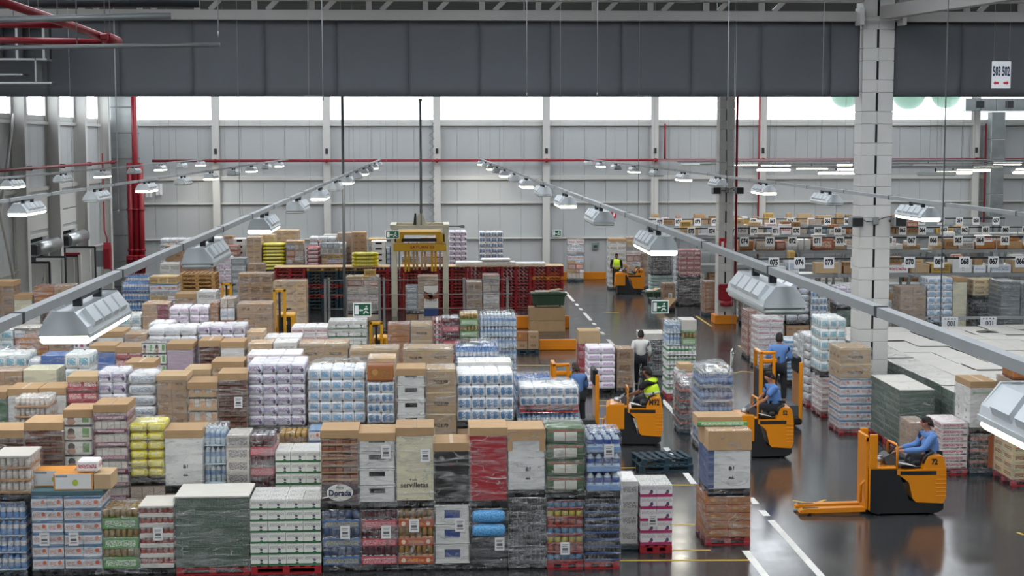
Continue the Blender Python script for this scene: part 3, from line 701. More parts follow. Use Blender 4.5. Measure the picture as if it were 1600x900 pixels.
# ------------------------------------------------------------------ hanging signs
def exit_sign(px0, py0, px1, py1, D, label, rz=0, cab=True):
    a = P(px0, py1, D); c = P(px1, py0, D); w = c.x - a.x; h = c.z - a.z
    r = thing('exit_sign', label, 'exit sign', ((a.x + c.x) / 2, D, a.z), rz)
    b = MB(); b.box(-w / 2, w / 2, 0, .02, 0, h, 'sign_white', c=.004); b.build('board', r)
    b = MB(); b.box(-w / 2 + w * .05, w / 2 - w * .05, -.004, -.001, h * .08, h * .92, 'sign_green'); b.build('green_field', r)
    b = MB(); b.box(-w * .4, -w * .2, -.008, -.005, h * .18, h * .82, 'sign_white')
    b.bar((-w * .17, -.006, h * .47), (w * .05, -.006, h * .47), .003, h * .09, 'sign_white'); b.prism([(-w * .17, h * .47), (-w * .09, h * .58), (-w * .09, h * .36)], -.008, -.005, 'sign_white'); b.build('door_symbol', r)
    b = MB(); cx = w * .2
    b.tube([(cx + w * .03, -.006, h * .72), (cx + w * .03, -.006, h * .73)], h * .07, 'sign_white', ry=.002)
    b.lathe(cx + w * .03, -.006, [(.001, h * .66), (h * .07, h * .7), (h * .07, h * .76), (.001, h * .8)], 'sign_white', n=8)
    for p, q in (((0, .62), (.02, .4)), ((.0, .6), (-.1, .5)), ((.02, .6), (.11, .52)), ((.02, .4), (-.07, .33)), ((-.07, .33), (-.12, .2)), ((.02, .4), (.08, .28)), ((.08, .28), (.15, .26))):
        b.bar((cx + p[0] * w, -.007, p[1] * h), (cx + q[0] * w, -.007, q[1] * h), .004, h * .09, 'sign_white')
    b.build('running_figure', r)
    if cab: b = MB(); b.tube([(-w * .4, .01, h), (-w * .4, .01, ZR - a.z)], .005, 'galv_cable', n=4); b.tube([(w * .4, .01, h), (w * .4, .01, ZR - a.z)], .005, 'galv_cable', n=4); b.build('hanging_wire', r)
exit_sign(552, 473, 580, 495, 44, 'green exit sign with running figure over the centre of the goods')
exit_sign(1018, 469, 1045, 490, 44, 'green exit sign with running figure above the centre aisle')
exit_sign(602, 360, 624, 373, 62, 'small green exit sign left of the wrapping machine head')
exit_sign(863, 359, 877, 370, YF - .2, 'small green exit sign fixed on the far wall', cab=False)
exit_sign(1128, 546, 1160, 571, 40, 'edge-on green exit sign hanging over the right aisle', rz=PI / 2 - .28)
q0 = P(1549, 138, 40); q1 = P(1580, 96, 40)
r = thing('aisle_sign', 'white hanging sign reading 503 502 with red arrows', 'sign', ((q0.x + q1.x) / 2, 40, q0.z)); w = q1.x - q0.x; h = q1.z - q0.z
b = MB(); b.box(-w / 2, w / 2, 0, .015, 0, h, 'sign_white', c=.003); b.build('board', r)
text('numerals', '503', h * .5, 'ink_blue', r, (-w * .24, -.003, h * .62), sx=.4, bold=.012); text('numerals', '502', h * .5, 'ink_blue', r, (w * .24, -.003, h * .62), sx=.4, bold=.012)
for s in (-1, 1):
    b = MB(); b.prism([(s * w * .4, h * .2), (s * w * .3, h * .28), (s * w * .3, h * .24), (s * w * .12, h * .24), (s * w * .12, h * .16), (s * w * .3, h * .16), (s * w * .3, h * .12)], -.004, -.001, 'sign_red'); b.build('arrow', r)
b = MB(); b.tube([(-w * .4, .01, h), (-w * .4, .01, ZR - q0.z)], .005, 'galv_cable', n=4); b.tube([(w * .4, .01, h), (w * .4, .01, ZR - q0.z)], .005, 'galv_cable', n=4); b.build('hanging_wire', r)
q = P(959, 332, YF - .02); r = thing('fire_sign', 'small red and white fire sign on the far wall above the reach truck', 'sign', (q.x, YF - .05, q.z - .15))
b = MB(); b.box(-.14, .14, 0, .02, -.15, .3, 'sign_red', c=.003); b.build('board', r); b = MB(); b.box(-.03, .05, -.004, -.001, -.05, .22, 'sign_white'); b.build('symbol', r)
q = P(930, 384, YF - .02); r = thing('wall_box', 'small grey green socket box on the far wall behind the truck', 'box', (q.x, YF - .12, q.z - .2))
b = MB(); b.box(-.18, .18, 0, .1, 0, .4, 'steel_grey', c=.02); b.build('housing', r); b = MB(); b.box(-.1, .1, -.03, -.001, .1, .25, 'sign_green', c=.01); b.build('socket', r)
for (x0, y0, x1, y1, lab) in ((228, 290, 238, 308, 'pair of white notices on the far wall, left pair'), (244, 287, 254, 305, 'pair of white notices on the far wall, right pair')):
    a = P(x0, y1, YF - .2); c = P(x1, y0, YF - .2); r = thing('wall_notice', lab, 'notice', (a.x, YF - .25, a.z)); w = c.x - a.x
    for k in range(2): b = MB(); b.box(k * w * .55, k * w * .55 + w * .42, 0, .01, 0, c.z - a.z, 'sign_white'); b.build('sheet', r)
r = thing('orange_guard_rail', 'orange low crash barrier along the foot of the far wall', 'barrier', (P(843, 430, YF - .6).x, YF - .75, 0)); b = MB(); b.box(0, 3.6, 0, .15, 0, .42, 'orange_paint', c=.02); b.build('rail', r); b = MB(); b.box(.2, .35, .15, .3, 0, .4, 'orange_paint'); b.box(3.2, 3.35, .15, .3, 0, .4, 'orange_paint'); b.build('foot', r)
# ------------------------------------------------------------------ goods: materials
mat('card', 'ad8e6a', rough=.8, noise=.07, nscale=4, vary=.1)
mat('card_pale', 'bda27e', rough=.8, noise=.05, nscale=4, vary=.07)
mat('card_dark', '7d6149', rough=.8, noise=.08, nscale=4, vary=.1)
mat('card_tape', 'a98a66', rough=.3, vary=.03)
mat('wood', 'b98f56', rough=.75, noise=.15, nscale=8, vary=.1)
mat('pal_red', 'a41c24', rough=.6, noise=.12, nscale=6, vary=.12)
mat('pal_blue', '1b3846', rough=.65, noise=.15, nscale=6, vary=.12)
mat('pal_black', '1a1a1d', rough=.6, vary=.1)
mat('label_paper', 'dedede', (('r', .5, .8, .34, .03, '77787c'), ('r', .45, .68, .28, .025, '77787c'), ('r', .5, .45, .3, .1, '606166'), ('r', .5, .22, .34, .06, '8d8e92')), rough=.6, vary=.02)
mat('sheet_white', 'cbc7c0', rough=.45, noise=.06, nscale=2.5, bump=.25, bscale=3, vary=.04)
S = 'r'; E = 'e'; B = 'b'
def K(n, base, *L, **kw): mat('k_' + n, base, L, **kw)
K('cart', 'a4876a', (B, .5, .45, .25, .14, '6d5138'), (S, .5, .5, .012, .5, '9c7c58'), rough=.75, vary=.1)
K('cartp', 'c6a77f', (B, .5, .4, .3, .12, '8a6c4c'), rough=.75, vary=.08)
K('cartR', 'a38968', (B, .5, .42, .25, .09, '43352a'), (S, .5, .93, .5, .03, 'cdbb8e'), rough=.7, vary=.04)
K('cartS', '9c7a55', (B, .5, .5, .36, .25, '5c4029'), rough=.6, vary=.05)
K('cartO', 'b06a3c', (B, .5, .5, .4, .35, '8c6b3a'), (S, .5, .06, .5, .06, '7d4420'), (E, .3, .6, .12, .2, 'b98a4c'), rough=.6, vary=.04)
K('milkB', 'd9dce0', (S, .5, .91, .5, .09, '3f6b96'), (S, .5, .04, .5, .04, '5a82a8'), (B, .5, .45, .45, .2, 'b9a9ac'), (E, .75, .55, .12, .17, 'd0623c'), (B, .3, .45, .2, .15, 'c08a7a'), vary=.04)
K('milkG', 'dcddd8', (S, .5, .12, .5, .09, '2f6a44'), (E, .62, .52, .08, .13, '5a3f6e'), (B, .5, .7, .45, .14, 'a9aca6'), (E, .62, .2, .1, .14, '2f6a44'), vary=.03)
K('milkP', 'e3dfe0', (S, .5, .14, .5, .12, 'b03067'), (E, .7, .45, .1, .17, '4a5872'), (B, .5, .75, .45, .14, 'bfb4b8'), (E, .62, .26, .1, .14, 'b03067'), vary=.03)
K('milkTop', 'e6e5e1', (B, .5, .5, .5, .5, '8d8d8c'), (S, .5, .5, .5, .05, 'c9c9c6'), vary=.02)
K('tpV', 'e2e0e8', (B, .45, .55, .38, .2, '7d5c96'), (E, .82, .35, .1, .2, '5d4675'), (S, .08, .5, .03, .5, '8fa6d2'), rough=.35, vary=.03)
K('tpVL', 'e8e3ec', (B, .5, .6, .36, .16, 'a86bb0'), (S, .5, .12, .5, .03, 'c3a9cf'), rough=.35, vary=.03)
K('tpB', 'e3e7ec', (B, .5, .52, .34, .28, '4b8fc0'), (E, .5, .5, .16, .2, '7db4d6'), rough=.35, vary=.03)
K('tpB2', 'e6e9ec', (E, .25, .5, .13, .34, '5f97c2'), (E, .72, .5, .13, .34, '6ca0c6'), (B, .5, .5, .42, .3, '3f6f9c'), rough=.35, vary=.03)
K('tpT', 'e6ebea', (B, .5, .5, .36, .26, '3f94ae'), (E, .5, .5, .14, .2, '79b8cb'), rough=.35, vary=.03)
K('tpW', 'e6e7ea', (B, .5, .5, .4, .12, 'aab4c8'), rough=.35, bump=.3, bscale=6, vary=.03)
K('tpR', 'e6e2e2', (B, .5, .5, .42, .16, 'bb4a5a'), (S, .5, .9, .5, .05, 'd8c6c8'), rough=.4, vary=.04)
K('diaper', 'e2e4dc', (E, .25, .62, .13, .25, '2c2826'), (E, .25, .3, .16, .22, 'b58a72'), (S, .78, .55, .12, .3, '5f9e4e'), (S, .5, .05, .5, .05, '3a3a38'), vary=.03)
K('diaperP', 'e2dedb', (E, .25, .62, .13, .25, '5c3a30'), (S, .72, .6, .14, .22, 'b03a6a'), (S, .5, .07, .5, .07, '4c3040'), vary=.03)
K('redp', 'b03440', (B, .5, .5, .4, .2, 'e3c9c4'), (S, .5, .88, .5, .1, '5c2026'), vary=.06)
K('boxW', 'd8d8d6', (B, .55, .35, .07, .035, '3b4250'), (B, .55, .2, .07, .03, '3b4250'), rough=.6, vary=.03)
K('boxC', 'd6d0b4', rough=.6, vary=.02); K('boxR', 'a51f2b', rough=.45, vary=.02); K('boxBl', '3f6ab0', rough=.5, vary=.02); K('boxV', 'b7a2b4', rough=.4, noise=.05, vary=.03)
K('boxN', '2f4a80', rough=.5, vary=.02); K('boxK', '24201f', (B, .5, .6, .1, .02, '6d3038'), rough=.35, vary=.02)
K('boxMg', '7c2f45', (S, .5, .1, .5, .1, 'b08d66'), (E, .1, .8, .5, .4, 'a9896a'), rough=.6, vary=.02)
K('boxG', '3f6b42', rough=.6, vary=.02)
K('crW', 'd6d7d5', rough=.5, noise=.04, vary=.03); K('crG', '31463a', (B, .5, .5, .5, .38, '6a7c70'), (S, .5, .95, .5, .05, '4d6656'), rough=.5, vary=.06); K('crK', '1c1d20', (B, .5, .5, .5, .4, '3b3d42'), rough=.35, vary=.08)
K('crGr', '6f7a7c', (B, .5, .5, .5, .35, '4a5557'), rough=.4, vary=.05)
K('trayB', '2e5f9a', (B, .5, .5, .45, .3, 'a9a070'), rough=.4, vary=.04); K('trayR', 'b03a48', (B, .5, .5, .45, .35, 'e0a0a6'), rough=.4, vary=.04)
K('trayO', 'b8502e', (E, .15, .5, .06, .3, 'e6d2b0'), (E, .85, .5, .06, .3, 'e6d2b0'), (B, .5, .5, .22, .2, 'e09a30'), rough=.4, vary=.04)
K('trayW', 'cfccc6', rough=.5, vary=.04); K('trayC', 'a98058', rough=.7, vary=.05); K('trayG', '5f9a5a', (B, .5, .5, .42, .3, 'cfd8c8'), rough=.4, vary=.04); K('trayY', 'b9b04a', (B, .5, .5, .45, .3, '7c8a3a'), rough=.35, vary=.04)
K('trayM', '7e3350', (B, .5, .5, .4, .3, 'e2ccd2'), rough=.5, vary=.04); K('trayBr', '5c2f26', rough=.5, vary=.08)
K('yel', 'd9cc2e', (B, .5, .5, .3, .3, 'efe9a0'), (S, .5, .2, .3, .05, 'a89a20'), rough=.25, bump=.5, bscale=9, vary=.04)
K('redbag', 'b32033', (B, .5, .5, .35, .35, 'efe6e6'), rough=.3, bump=.4, bscale=9, vary=.04)
K('blubag', '4a92cf', (B, .5, .5, .45, .35, '6fb0e0'), rough=.25, bump=.6, bscale=8, vary=.04)
K('wbag', 'dfe0e2', (B, .5, .5, .4, .25, '93a4b8'), rough=.3, bump=.6, bscale=7, vary=.05)
K('grn', '41603a', (S, .5, .45, .3, .28, 'd8d8cc'), (S, .5, .45, .012, .28, 'a06050'), (B, .5, .85, .45, .1, 'a33d3a'), rough=.3, vary=.05)
K('mixa', '9b8674', (B, .5, .5, .45, .4, 'cfc6bd'), rough=.5, vary=.25)
K('mixb', 'bdb6ae', (B, .5, .5, .4, .3, '6c6a70'), rough=.5, vary=.2)
K('mixc', '7c8a96', (B, .5, .5, .4, .3, 'c9d0d6'), rough=.4, vary=.2)
K('mixd', 'a45a44', (B, .5, .5, .4, .3, 'd9c3b4'), rough=.5, vary=.2)
K('mixe', 'c8a65a', (B, .5, .5, .4, .3, '8a6a3a'), rough=.5, vary=.2)
K('orangec', 'd9dadb', (S, .5, .03, .5, .04, 'd08a35'), (S, .01, .5, .03, .5, 'd08a35'), (S, .99, .5, .03, .5, 'd08a35'), (E, .55, .45, .08, .2, 'a9b84a'), (S, .2, .85, .15, .06, '8a8f98'), vary=.03)
K('goya', 'cbb98e', (S, .5, .62, .36, .06, 'a83832'), (B, .5, .4, .36, .1, '5c4a3a'), rough=.6, vary=.04)
K('wr', 'dcd0cf', (B, .45, .62, .4, .18, 'b23a4a'), (B, .5, .2, .42, .1, '6c7a72'), (S, .88, .2, .08, .1, '4a3040'), rough=.35, vary=.03)
K('teal', '8fb3b0', (B, .5, .5, .5, .4, 'bcd0ca'), rough=.4, vary=.04)
K('bluT', '4f93c6', (S, .5, .2, .5, .2, 'd6dde2'), rough=.4, vary=.05)
mat('pet_clear', 'c3d3dd', rough=.15, spec=.7, vary=.05); mat('pet_blue', '5b8fc9', rough=.15, spec=.7, vary=.05); mat('cap_blue', '2c4fa0', rough=.4, vary=.03); mat('cap_white', 'd8dade', rough=.4, vary=.03)
mat('bot_lab', '7ea0cc', rough=.4, vary=.03); mat('pet_dark', '2c2026', rough=.15, vary=.05); mat('can_steel', '9c9ea2', rough=.25, metal=.8, vary=.04)
mat('can_blue', '44608c', rough=.3, metal=.3, vary=.05); mat('can_red', '6a2c38', rough=.3, metal=.3, vary=.05); mat('can_gold', 'b08d45', rough=.3, metal=.4, vary=.05); mat('can_dark', '3a3d42', rough=.3, metal=.4, vary=.05)
mat('jar_red', 'a8402c', rough=.4, vary=.08); mat('jar_blue', '4d80a6', rough=.4, vary=.08); mat('jar_yel', 'b9b04a', rough=.4, vary=.08); mat('jar_white', 'd3cdc6', rough=.4, vary=.05); mat('lid_red', '962a24', rough=.4, vary=.05)
mat('milkwhite', 'dfe0e0', rough=.35, vary=.03); mat('pet_green', '9aa64a', rough=.2, vary=.05); mat('lab_green', '3f8a4c', rough=.4, vary=.04)
# ------------------------------------------------------------------ pallets
PALC = {}
def pallet_mesh(w, d, col, h=.14):
    k = (round(w, 2), round(d, 2), col, h)
    if k in PALC: return PALC[k]
    b = MB(); M = col
    n = max(3, int(w / .2)); bw = .1 if w < 1 else .13
    for i in range(3):
        y = i * (d - .1) / 2
        b.box(0, w, y, y + .1, h - .04, h - .022, M)
        b.box(0, w, y, y + .1, 0, .02, M)
        for x in (0, w / 2 - .06, w - .12): b.box(x, x + .12, y, y + .1, .02, h - .04, M)
    nb = max(4, int(d / .16))
    nx = max(4, int(w / .16))
    for i in range(nx):
        x = i * (w - .1) / (nx - 1); b.box(x, x + .1, 0, d, h - .022, h, M, c=.003)
    PALC[k] = b.mesh('pallet'); return PALC[k]
def pallet(parent, x, y, z, w, d, col):
    return link('pallet', pallet_mesh(w, d, col), parent, (x, y, z))
# ------------------------------------------------------------------ pack meshes (cached)
PC = {}
def quant(v, s=.02): return round(round(v / s) * s, 3)
def cached(key, fn):
    if key not in PC: PC[key] = fn()
    return PC[key]
def m_box(w, d, h, M, c, rep=(1, 1), top=None, smooth=False, toprep=None):
    def f():
        b = MB(); b.box(0, w, 0, d, 0, h, M, c=c, rep=rep, smooth=smooth, top=top, toprep=toprep); return b.mesh()
    return cached(('box', w, d, h, M, c, rep, top, smooth, toprep), f)
def bot_prof(kind, r, h):
    if kind == 'can': return [(r * .86, 0), (r, .008), (r, h - .015), (r * .82, h - .002), (r * .82, h)], None
    if kind == 'jar': return [(r, 0), (r, h * .78), (r * .9, h * .8), (r * .92, h * .82), (r * .92, h)], None
    return [(r * .9, 0), (r, .02), (r, h * .35), (r * .93, h * .42), (r, h * .5), (r * .95, h * .68), (r * .5, h * .86), (r * .25, h * .92), (r * .33, h * .925), (r * .33, h)], None
def m_tray(w, d, h, kind, trayM, bM, capM, nx, ny, trayh=.4, labM=None, full=True, n=8):
    """one shrink tray: shallow printed tray and the bottles or cans standing in it"""
    def f():
        b = MB(); r = min(w / nx, d / ny) / 2 * .97; th = h * trayh
        b.box(0, w, 0, d, 0, th, trayM, c=.006)
        for i in range(nx):
            for j in range(ny):
                tiers = 2 if kind == 'can' and h > .25 else 1
                if not full and 0 < j < ny - 1 and 0 < i < nx - 1: continue
                cx = w * (i + .5) / nx; cy = d * (j + .5) / ny
                pr, _ = bot_prof(kind, r, h - .004); pr = [(a, z) for a, z in pr]
                if kind == 'can': ms = [bM, bM, capM, capM]
                elif kind == 'jar': ms = [bM, bM, capM, capM]
                else: ms = [bM] * 3 + [labM or bM] * 2 + [bM] * 2 + [capM] * 2
                # start above the tray floor
                pz = [(a, max(z, .012)) for a, z in pr]
                if tiers == 2:
                    hh = (h - .004) / 2
                    for q in (0, 1): b.lathe(cx, cy, [(a, q * hh + max(z * .5, .01)) for a, z in pr[:2]] + [(pr[2][0], q * hh + hh - .012), (pr[3][0], q * hh + hh - .002), (pr[3][0], q * hh + hh - .001)], bM, n=n, mats=[capM, bM, capM, capM])
                else: b.lathe(cx, cy, pz, bM, n=n, mats=ms)
        return b.mesh()
    return cached(('tray', w, d, h, kind, trayM, bM, capM, nx, ny, trayh, labM, full), f)
def m_crate(w, d, h, M, hole='front', inner='slot_black', ribs=True):
    def f():
        b = MB(); t = .018
        b.box(0, w, d - t, d, 0, h - .01, M); b.box(0, t, 0, d, 0, h - .01, M); b.box(w - t, w, 0, d, 0, h - .01, M); b.box(0, w, 0, d, 0, .02, M)
        hw, z0, z1 = w * .22, h * .5, h * .8
        if hole == 'low': z0, z1 = h * .3, h * .72
        b.box(0, w / 2 - hw, 0, t, .02, h - .01, M); b.box(w / 2 + hw, w, 0, t, .02, h - .01, M)
        b.box(w / 2 - hw, w / 2 + hw, 0, t, .02, z0, M); b.box(w / 2 - hw, w / 2 + hw, 0, t, z1, h - .01, M)
        b.box(w / 2 - hw * 1.1, w / 2 + hw * 1.1, .06, .075, z0 - .03, z1 + .02, inner)
        b.box(-.006, w + .006, -.006, d + .006, h - .035, h - .012, M, c=.004); b.box(-.004, w + .004, -.004, d + .004, 0, .02, M, c=.004)
        b.box(t, w - t, t, d - t, h - .05, h - .03, inner)
        return b.mesh()
    return cached(('crate', w, d, h, M, hole, inner), f)
def m_lattice(w, d, h, M):
    """folding crate with vertical ribs and a lip"""
    def f():
        b = MB(); b.box(.012, w - .012, .012, d - .012, 0, h, M, rep=(3, 1), c=.004)
        b.box(0, w, 0, d, h - .03, h - .004, M, c=.005); b.box(0, w, 0, d, .0, .022, M, c=.005)
        n = max(3, int(w / .1))
        for i in range(n + 1):
            x = i * (w - .014) / n; b.box(x, x + .014, 0, .012, .02, h - .03, M); b.box(x, x + .014, d - .012, d, .02, h - .03, M)
        n = max(3, int(d / .1))
        for i in range(n + 1):
            y = i * (d - .014) / n; b.box(0, .012, y, y + .014, .02, h - .03, M); b.box(w - .012, w, y, y + .014, .02, h - .03, M)
        return b.mesh()
    return cached(('lat', w, d, h, M), f)
def m_bag(w, d, h, M, seed=0):
    def f():
        b = MB(); nx, nz, ny = 6, 4, 5; R = random.Random(seed)
        def pt(u, v):   # superellipsoid
            cu, su = math.cos(u), math.sin(u); cv, sv = math.cos(v), math.sin(v)
            sg = lambda a, e: math.copysign(abs(a) ** e, a)
            return (w / 2 + w / 2 * 1.01 * sg(cv, .45) * sg(cu, .35) + R.uniform(-.006, .006), d / 2 + d / 2 * sg(cv, .45) * sg(su, .35), h / 2 + h / 2 * sg(sv, .6) + R.uniform(-.006, .006))
        n, mm = 20, 8
        for j in range(mm + 1):
            v = -PI / 2 + PI * j / mm
            for i in range(n): b.v.append(pt(2 * PI * i / n, v))
        for j in range(mm):
            for i in range(n):
                i2 = (i + 1) % n
                uv = [(((b.v[q][0]) / w) % 1.0001, (b.v[q][2]) / h) for q in (j * n + i, j * n + i2, (j + 1) * n + i2, (j + 1) * n + i)]
                b.face((j * n + i, j * n + i2, (j + 1) * n + i2, (j + 1) * n + i), M, uv, True)
        return b.mesh()
    return cached(('bag', w, d, h, M, seed), f)
def m_disp(w, d, h, M, prod, row=3):
    """open shelf tray of a display stack with the product ends showing"""
    def f():
        b = MB(); t = .012
        b.box(0, w, d - t, d, 0, h, M); b.box(0, t, 0, d, 0, h, M); b.box(w - t, w, 0, d, 0, h, M); b.box(0, w, 0, d, 0, t, M)
        b.box(0, w, 0, t, 0, h * .3, M)
        n = max(3, int(w / .11)); pw = (w - 2 * t) / n
        for i in range(n): b.box(t + i * pw + .002, t + (i + 1) * pw - .002, .02, d - t, t, h * .86, prod[i % len(prod)], c=.012)
        return b.mesh()
    return cached(('disp', w, d, h, M, tuple(prod), row), f)
def m_film(w, d, h, dome=0, heavy=False, top=True, seed=0):
    """stretch film around a load: wrinkled sleeve, folded over the upper edge or domed"""
    def f():
        R = random.Random(seed); b = MB(); M = 'film_heavy' if heavy else 'film'
        g = .012; pts = []; nx = max(3, int(w / .12)); ny = max(3, int(d / .14))
        for i in range(nx): pts.append((-g + (w + 2 * g) * i / nx, -g, 0, -1))
        for i in range(ny): pts.append((w + g, -g + (d + 2 * g) * i / ny, 1, 0))
        for i in range(nx): pts.append((w + g - (w + 2 * g) * i / nx, d + g, 0, 1))
        for i in range(ny): pts.append((-g, d + g - (d + 2 * g) * i / ny, -1, 0))
        n = len(pts); nz = max(4, int(h / .13)); rings = []
        for j in range(nz + 1):
            z = h * j / nz + .002
            rings.append([(x + a * R.uniform(0, .012), y + c * R.uniform(0, .012), z + (R.uniform(-.02, .02) if 0 < j < nz else 0)) for x, y, a, c in pts])
        cx, cy = w / 2, d / 2
        for s, dz in (((.9, .012 + dome * .35), (.72, .012 + dome * .7), (.4, .012 + dome * .95), (.12, .012 + dome)) if top else ((.93, .012),)):
            rings.append([(cx + (x - cx) * s, cy + (y - cy) * s, h + dz + R.uniform(0, .01 + dome * .3)) for x, y, a, c in pts])
        for rg in rings: b.v += rg
        for j in range(len(rings) - 1):
            for i in range(n):
                i2 = (i + 1) % n; b.face((j * n + i, j * n + i2, (j + 1) * n + i2, (j + 1) * n + i), M, None, j > nz - 1 or False)
        return b.mesh()
    return cached(('film', quant(w, .05), quant(d, .05), quant(h, .05), dome, heavy, top, seed % 3, w, d, h), f)
# ------------------------------------------------------------------ a load on its pallet
KIND = {}
def kd(n, **k): KIND[n] = k
kd('cart', t='p', pw=.4, ph=.28, M='k_cart'); kd('cartp', t='p', pw=.4, ph=.25, M='k_cartp'); kd('cartR', t='p', pw=.6, ph=.42, M='k_cartR'); kd('cartS', t='p', pw=.42, ph=.38, M='k_cartS', c=.006)
kd('cartO', t='p', pw=.45, ph=.15, M='k_cartO'); kd('milkB', t='p', pw=.32, ph=.2, M='k_milkB'); kd('milkG', t='p', pw=.3, ph=.21, M='k_milkG', top='k_milkTop'); kd('milkP', t='p', pw=.32, ph=.24, M='k_milkP', top='k_milkTop')
kd('tpV', t='p', pw=.28, ph=.22, M='k_tpV', c=.03, sm=1); kd('tpVL', t='p', pw=.33, ph=.22, M='k_tpVL', c=.03, sm=1); kd('tpB', t='p', pw=.25, ph=.235, M='k_tpB', c=.03, sm=1); kd('tpB2', t='p', pw=.3, ph=.24, M='k_tpB2', c=.03, sm=1); kd('tpT', t='p', pw=.27, ph=.3, M='k_tpT', c=.03, sm=1)
kd('tpW', t='p', pw=.4, ph=.2, M='k_tpW', c=.04, sm=1); kd('tpR', t='p', pw=.35, ph=.2, M='k_tpR', c=.02); kd('diaper', t='p', pw=.34, ph=.26, M='k_diaper', c=.015); kd('diaperP', t='p', pw=.34, ph=.24, M='k_diaperP', c=.015)
kd('redp', t='p', pw=.3, ph=.25, M='k_redp'); kd('teal', t='p', pw=.5, ph=.16, M='k_teal', c=.03, sm=1); kd('bluT', t='p', pw=.5, ph=.14, M='k_bluT', c=.01); kd('goya', t='p', pw=.4, ph=.2, M='k_goya'); kd('wr', t='p', pw=.85, ph=.16, M='k_wr', c=.01)
for n in 'abcde': kd('mix' + n, t='p', pw=.38, ph=.26, M='k_mix' + n, c=.008)
kd('mix', t='mix')
for n in ('W', 'C', 'R', 'Bl', 'V', 'N', 'K', 'Mg', 'G'): kd('box' + n, t='b', M='k_box' + n)
kd('crW', t='c', ph=.29, M='k_crW'); kd('crWb', t='c', ph=.31, M='k_crW', inner='cap_blue'); kd('crG', t='l', ph=.165, M='k_crG'); kd('crK', t='l', ph=.12, M='k_crK'); kd('crGr', t='l', ph=.15, M='k_crGr')
kd('canB', t='t', ph=.36, k='can', tr='k_trayB', bm='can_blue', cm='can_steel', nx=5, ny=5, th=.42); kd('canR', t='t', ph=.36, k='can', tr='k_trayR', bm='can_red', cm='can_steel', nx=6, ny=5, th=.42)
kd('canO', t='t', ph=.36, k='can', tr='k_trayO', bm='can_gold', cm='can_gold', nx=6, ny=5, th=.4); kd('canD', t='t', ph=.13, k='can', tr='k_crK', bm='can_dark', cm='can_steel', nx=8, ny=6, th=.2)
kd('canN', t='t', ph=.13, k='can', tr='k_boxN', bm='can_dark', cm='can_steel', nx=8, ny=6, th=.25)
kd('canG', t='t', ph=.36, k='can', tr='k_trayG', bm='can_gold', cm='can_gold', nx=6, ny=5, th=.55)
kd('jars', t='t', ph=.165, k='jar', tr='lid_red', bm='jar_blue', cm='lid_red', nx=5, ny=5, th=.16, mix=('jar_blue', 'jar_red', 'jar_yel'))
kd('jarW', t='t', ph=.17, k='jar', tr='k_trayW', bm='jar_red', cm='jar_white', nx=6, ny=5, th=.4); kd('pots', t='t', ph=.19, k='jar', tr='k_trayC', bm='jar_white', cm='jar_white', nx=6, ny=5, th=.2)
kd('potR', t='t', ph=.16, k='jar', tr='k_trayC', bm='jar_red', cm='can_gold', nx=6, ny=5, th=.3)
kd('water', t='t', ph=.3, k='bot', tr='pet_clear', bm='pet_clear', cm='cap_white', nx=6, ny=4, th=.04, lab='bot_lab'); kd('waterB', t='t', ph=.33, k='bot', tr='pet_clear', bm='pet_blue', cm='cap_blue', nx=6, ny=5, th=.04, lab='cap_white')
kd('bigW', t='t', ph=.3, k='bot', tr='bot_lab', bm='pet_clear', cm='cap_blue', nx=4, ny=4, th=.3, lab='cap_blue'); kd('milkbot', t='t', ph=.27, k='bot', tr='milkwhite', bm='milkwhite', cm='lab_green', nx=6, ny=5, th=.1, lab='lab_green')
kd('oil', t='t', ph=.3, k='bot', tr='k_trayY', bm='pet_green', cm='cap_white', nx=6, ny=4, th=.3, lab='k_trayY'); kd('wine', t='t', ph=.3, k='bot', tr='pet_dark', bm='pet_dark', cm='jar_red', nx=5, ny=4, th=.05, lab='jar_red')
kd('juice', t='t', ph=.34, k='bot', tr='k_mixc', bm='can_blue', cm='jar_yel', nx=5, ny=4, th=.2, lab='bot_lab')
kd('grn', t='p', pw=.62, ph=.3, M='k_grn', c=.03, sm=1); kd('yel', t='g', pw=.32, ph=.155, M='k_yel'); kd('redbag', t='g', pw=.7, ph=.18, M='k_redbag'); kd('blubag', t='g', pw=.62, ph=.28, M='k_blubag'); kd('wbag', t='g', pw=.45, ph=.24, M='k_wbag'); kd('yelL', t='g', pw=1.2, ph=.17, M='k_yel')
kd('disp', t='d', ph=.11, M='card_dark', pr=('disp_red', 'disp_red2')); kd('dispO', t='d', ph=.12, M='card', pr=('cart_or', 'cart_or2')); kd('dispM', t='d', ph=.26, M='k_trayM', pr=('jar_white', 'k_trayW')); kd('dispW', t='d', ph=.26, M='card_pale', pr=('k_orp', 'k_trayW')); kd('dispR', t='d', ph=.14, M='k_trayR', pr=('k_trayBr', 'k_trayW'))
K('cartw', 'd8d6d2', (B, .5, .5, .4, .2, '8d8a86'), rough=.6, vary=.04); kd('cartw', t='p', pw=.45, ph=.3, M='k_cartw')
mat('cart_or', '96532f', rough=.6, vary=.04); mat('disp_red', '6e3426', rough=.6, vary=.06); mat('disp_red2', '5f2c22', rough=.6, vary=.06); mat('cart_or2', '7c4229', rough=.6, vary=.04); K('orp', 'd9d0c8', (B, .5, .5, .4, .4, 'c8843c'), vary=.04)
MIXES = ['k_mixa', 'k_mixb', 'k_mixc', 'k_mixd', 'k_mixe', 'k_cart', 'k_tpR', 'k_milkB', 'k_cartp', 'k_wbag', 'k_tpW']
NL = [0]; TOPZ = {}
def T(r): return TOPZ[r.name] + .004
